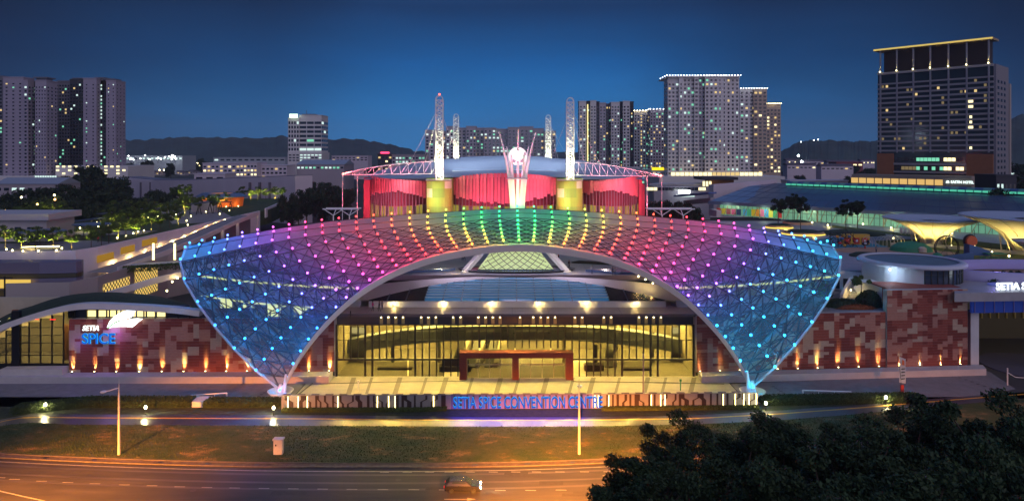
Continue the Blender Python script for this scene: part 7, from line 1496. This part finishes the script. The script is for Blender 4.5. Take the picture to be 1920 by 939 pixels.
p = G(1203, 752, 0); q = thing('flag_pole', 'bare thin purple grey pole behind the slotted wall', 'pole', (p.x, 108.8, 0)); MB().tube((q.location.x, 108.8, 0), (q.location.x, 108.8, 8.0), .16, 7, r2=.1).build('shaft', mat('pole_mauve', (.35, .25, .3), .6), q); MB().ball((q.location.x, 108.8, 8.05), .14, 6).build('finial', STEEL, q)
for n, (u, v, l, c) in enumerate(((672, 740, 'short pale marker post on the left of the plaza', STEEL), (1276, 738, 'short yellow green marker post on the right of the plaza', GRN))):
    p = G(u, v-6, 0); q = thing('marker_post', l, 'post', p); MB().tube(p, p+Vector((0, 0, 1.9)), .08, 6).build('post', c, q); MB().box(p.x-.16, p.x+.16, p.y-.1, p.y+.1, p.z+1.6, p.z+1.95).build('head', c, q)
q = thing('barrier_post', 'white post with a drooping barrier arm at the right edge of the drive', 'barrier', G(1889, 722, 0)); p = q.location; MB().tube(p, p+Vector((0, 0, 3)), .12, 6).build('post', STEEL, q); MB().path([p+Vector((.1, 0, 2.2)), p+Vector((1.4, 0, 1.4)), p+Vector((3, 0, 1.3))], .06, 5).build('arm', STEEL, q)
# ---- car on the road
cr = thing('car', 'dark hatchback car driving right along the road with lit headlights', 'car', (0, 0, 0)); Lc, Wc = 4.3, 1.75; paint = mat('car_paint', (.02, .02, .03), .25, metal=.4, spec=.8)
side = [(-2.1, .35), (-2.15, .85), (-1.95, 1.0), (-1.55, 1.42), (.3, 1.46), (1.05, .98), (1.95, .85), (2.12, .6), (2.1, .3)]
m = MB(); i = 0; secs = [(-.87, .93), (-.8, 1), (.8, 1), (.87, .93)]; n = len(side)
for y, k in secs: m.v += [(x, y*(1 if z < 1.05 else .8), .3+(z-.3)*k) for x, z in side]
for s in range(3):
    for k in range(n): j = (k+1) % n; m.f.append((s*n+k, s*n+j, (s+1)*n+j, (s+1)*n+k)); m.m.append(0)
m.f.append(tuple(range(n-1, -1, -1))); m.m.append(0); m.f.append(tuple(range(3*n, 4*n))); m.m.append(0); m.build('body', paint, cr)
m = MB(); m.face([(-1.35, -.79, 1.05), (.75, -.79, 1.05), (.3, -.73, 1.36), (-1.2, -.73, 1.36)]); m.face([(-1.35, .79, 1.05), (.75, .79, 1.05), (.3, .73, 1.36), (-1.2, .73, 1.36)]); m.face([(.42, -.62, 1.40), (.42, .62, 1.40), (1.02, .66, 1.02), (1.02, -.66, 1.02)]); m.face([(-1.62, -.62, 1.40), (-1.62, .62, 1.40), (-1.96, .66, 1.04), (-1.96, -.66, 1.04)]); m.build('window_glass', GLASSD, cr)
for x in (-1.3, 1.3):
    for y in (-.8, .8): w = MB().tube((x, y-.1, .32), (x, y+.1, .32), .32, 14).build('wheel', BLACK, cr); MB().tube((x, y-.11, .32), (x, y+.11, .32), .17, 10).build('rim', DARKST, w)
for y in (-.6, .6): MB().box(2.02, 2.16, y-.18, y+.18, .56, .74).build('headlight', emis('headlight', (1, .9, .6), 30), cr); MB().box(-2.18, -2.08, y-.16, y+.16, .66, .84).build('tail_light', emis('tail_light', (1, .02, .02), 3), cr)
lamp('headlight_beam', 'SPOT', (2.3, 0, .65), 900, (1, .88, .55), cr, .1, 60, .7, aim=(9, 0, 0)); cr.location = G(868, 919, .03)
# ---- people
def person_proto(seed, pose, shirt, trousers):
    J = dict(pel=(0, 0, .95), che=(0, .02, 1.3), nek=(0, .02, 1.5), hed=(0, 0, 1.62), top=(0, 0, 1.73)); s = pose
    J.update(hl=(-.1, 0, .92), kl=(-.11, -.22*s, .5), al=(-.11, -.18*s+.12*s, .08), fl=(-.11, -.18*s-.02, .04), hr=(.1, 0, .92), kr=(.11, .06*s, .5), ar=(.11, .30*s, .1), fr=(.11, .16*s, .04), sl=(-.19, .02, 1.42), el=(-.26, .1*s, 1.14), wl=(-.26, -.02-.1*s, .9), sr=(.19, .02, 1.42), er=(.26, -.06*s, 1.14), wr=(.25, -.24*s, .95))
    E = [('pel', 'che'), ('che', 'nek'), ('nek', 'hed'), ('hed', 'top'), ('pel', 'hl'), ('hl', 'kl'), ('kl', 'al'), ('al', 'fl'), ('pel', 'hr'), ('hr', 'kr'), ('kr', 'ar'), ('ar', 'fr'), ('nek', 'sl'), ('sl', 'el'), ('el', 'wl'), ('nek', 'sr'), ('sr', 'er'), ('er', 'wr')]
    RD = dict(pel=.15, che=.15, nek=.06, hed=.095, top=.075, hl=.1, kl=.065, al=.045, fl=.05, hr=.1, kr=.065, ar=.045, fr=.05, sl=.06, el=.045, wl=.035, sr=.06, er=.045, wr=.035)
    ks = list(J); me = bpy.data.meshes.new('body'); me.from_pydata([J[k] for k in ks], [(ks.index(a), ks.index(b)) for a, b in E], []); o = bpy.data.objects.new('body', me); col.objects.link(o)
    md = o.modifiers.new('s', 'SKIN'); o.modifiers.new('u', 'SUBSURF').levels = 1
    for k, v in zip(ks, me.skin_vertices[0].data): v.radius = (RD[k],)*2
    me.skin_vertices[0].data[0].use_root = True
    bpy.context.view_layer.update(); dg = bpy.context.evaluated_depsgraph_get(); m2 = bpy.data.meshes.new_from_object(o.evaluated_get(dg)); bpy.data.objects.remove(o)
    m2.materials.clear()
    for x in (mat('skin', (.3, .16, .1), .6), shirt, trousers): m2.materials.append(x)
    for p in m2.polygons: z = p.center.z; p.material_index = 0 if (z > 1.5 or (abs(p.center.x) > .2 and z < 1.1)) else (1 if z > .93 else (2 if z > .1 else 0)); p.use_smooth = True
    r = thing('person', '', 'person', (0, 0, 0)); b = bpy.data.objects.new('body', m2); col.objects.link(b); b.parent = r; MB().ball((0, .02, 1.68), .115, 8).build('hair', BLACK, r); return r
cs = lambda n, c: mat('cloth_'+n, c, .8)
PP = [person_proto(1, 1, cs('pink', (.6, .05, .2)), cs('black', (.02, .02, .025))), person_proto(2, 1, cs('dark', (.03, .03, .05)), cs('black', (.02, .02, .025))), person_proto(3, .3, cs('grey', (.2, .2, .22)), cs('navy', (.02, .03, .08))), person_proto(4, .2, cs('green', (.15, .5, .1)), cs('navy', (.02, .03, .08))), person_proto(5, .3, cs('red', (.5, .05, .04)), cs('black', (.02, .02, .025)))]
uu = [[] for _ in PP]
for pi_, u, v, z, rz, l in ((0, 699, 583.5, 11.3, 1.5, 'person in a pink top walking at the left end of the roof terrace'), (1, 711, 584, 11.3, -1.5, 'person in dark clothes with a bag, middle of the three on the roof terrace'), (2, 716.5, 581.5, 11.3, 1.2, 'rightmost of the three people on the roof terrace'), (2, 867, 489, DZ, .3, 'left person of the pair by the left pyramid beam'), (1, 871, 489.5, DZ, -.3, 'right person of the pair by the left pyramid beam'), (3, 1041, 486, DZ, 0, 'person in a bright green top behind the right pyramid beam'), (4, 1047, 487, DZ, 2, 'person in a red top behind the right pyramid beam'), (1, 1067, 503, DZ, 1, 'person in dark clothes at the end of the planter rim'), (2, 1110, 514, DZ, 0, 'lone person in grey walking on the upper plaza'), (1, 1149, 517, DZ, .4, 'left person of the pair near the plaza edge'), (2, 1153, 518, DZ, -.6, 'right person of the pair near the plaza edge'), (4, 184, 455, PZ, 0, 'person in a red top at the corner of the park edge'), (2, 1643, 475, DZ, 0, 'person standing on the playground'), (1, 1536, 470, DZ, 0, 'person at the near edge of the blue play surface')):
    place(PP[pi_], uu[pi_], G(u, v, z), rz=rz, sc=1.08, label=l, group='people on the terraces')
# ================================================================ AIR
hz = bpy.data.materials.new('evening_air'); hz.use_nodes = True; t = hz.node_tree; t.nodes.clear(); pvn = t.nodes.new('ShaderNodeVolumePrincipled'); pvn.inputs['Density'].default_value = .00009; pvn.inputs['Color'].default_value = (.75, .85, 1, 1); ot = t.nodes.new('ShaderNodeOutputMaterial'); t.links.new(pvn.outputs[0], ot.inputs['Volume'])
USE_HAZE = True
if USE_HAZE:
    h = MB().box(-5300, 5300, -45, 6600, -2, 320).build('haze', hz); h['kind'] = 'stuff'; h['label'] = 'thin blue evening haze over the town'
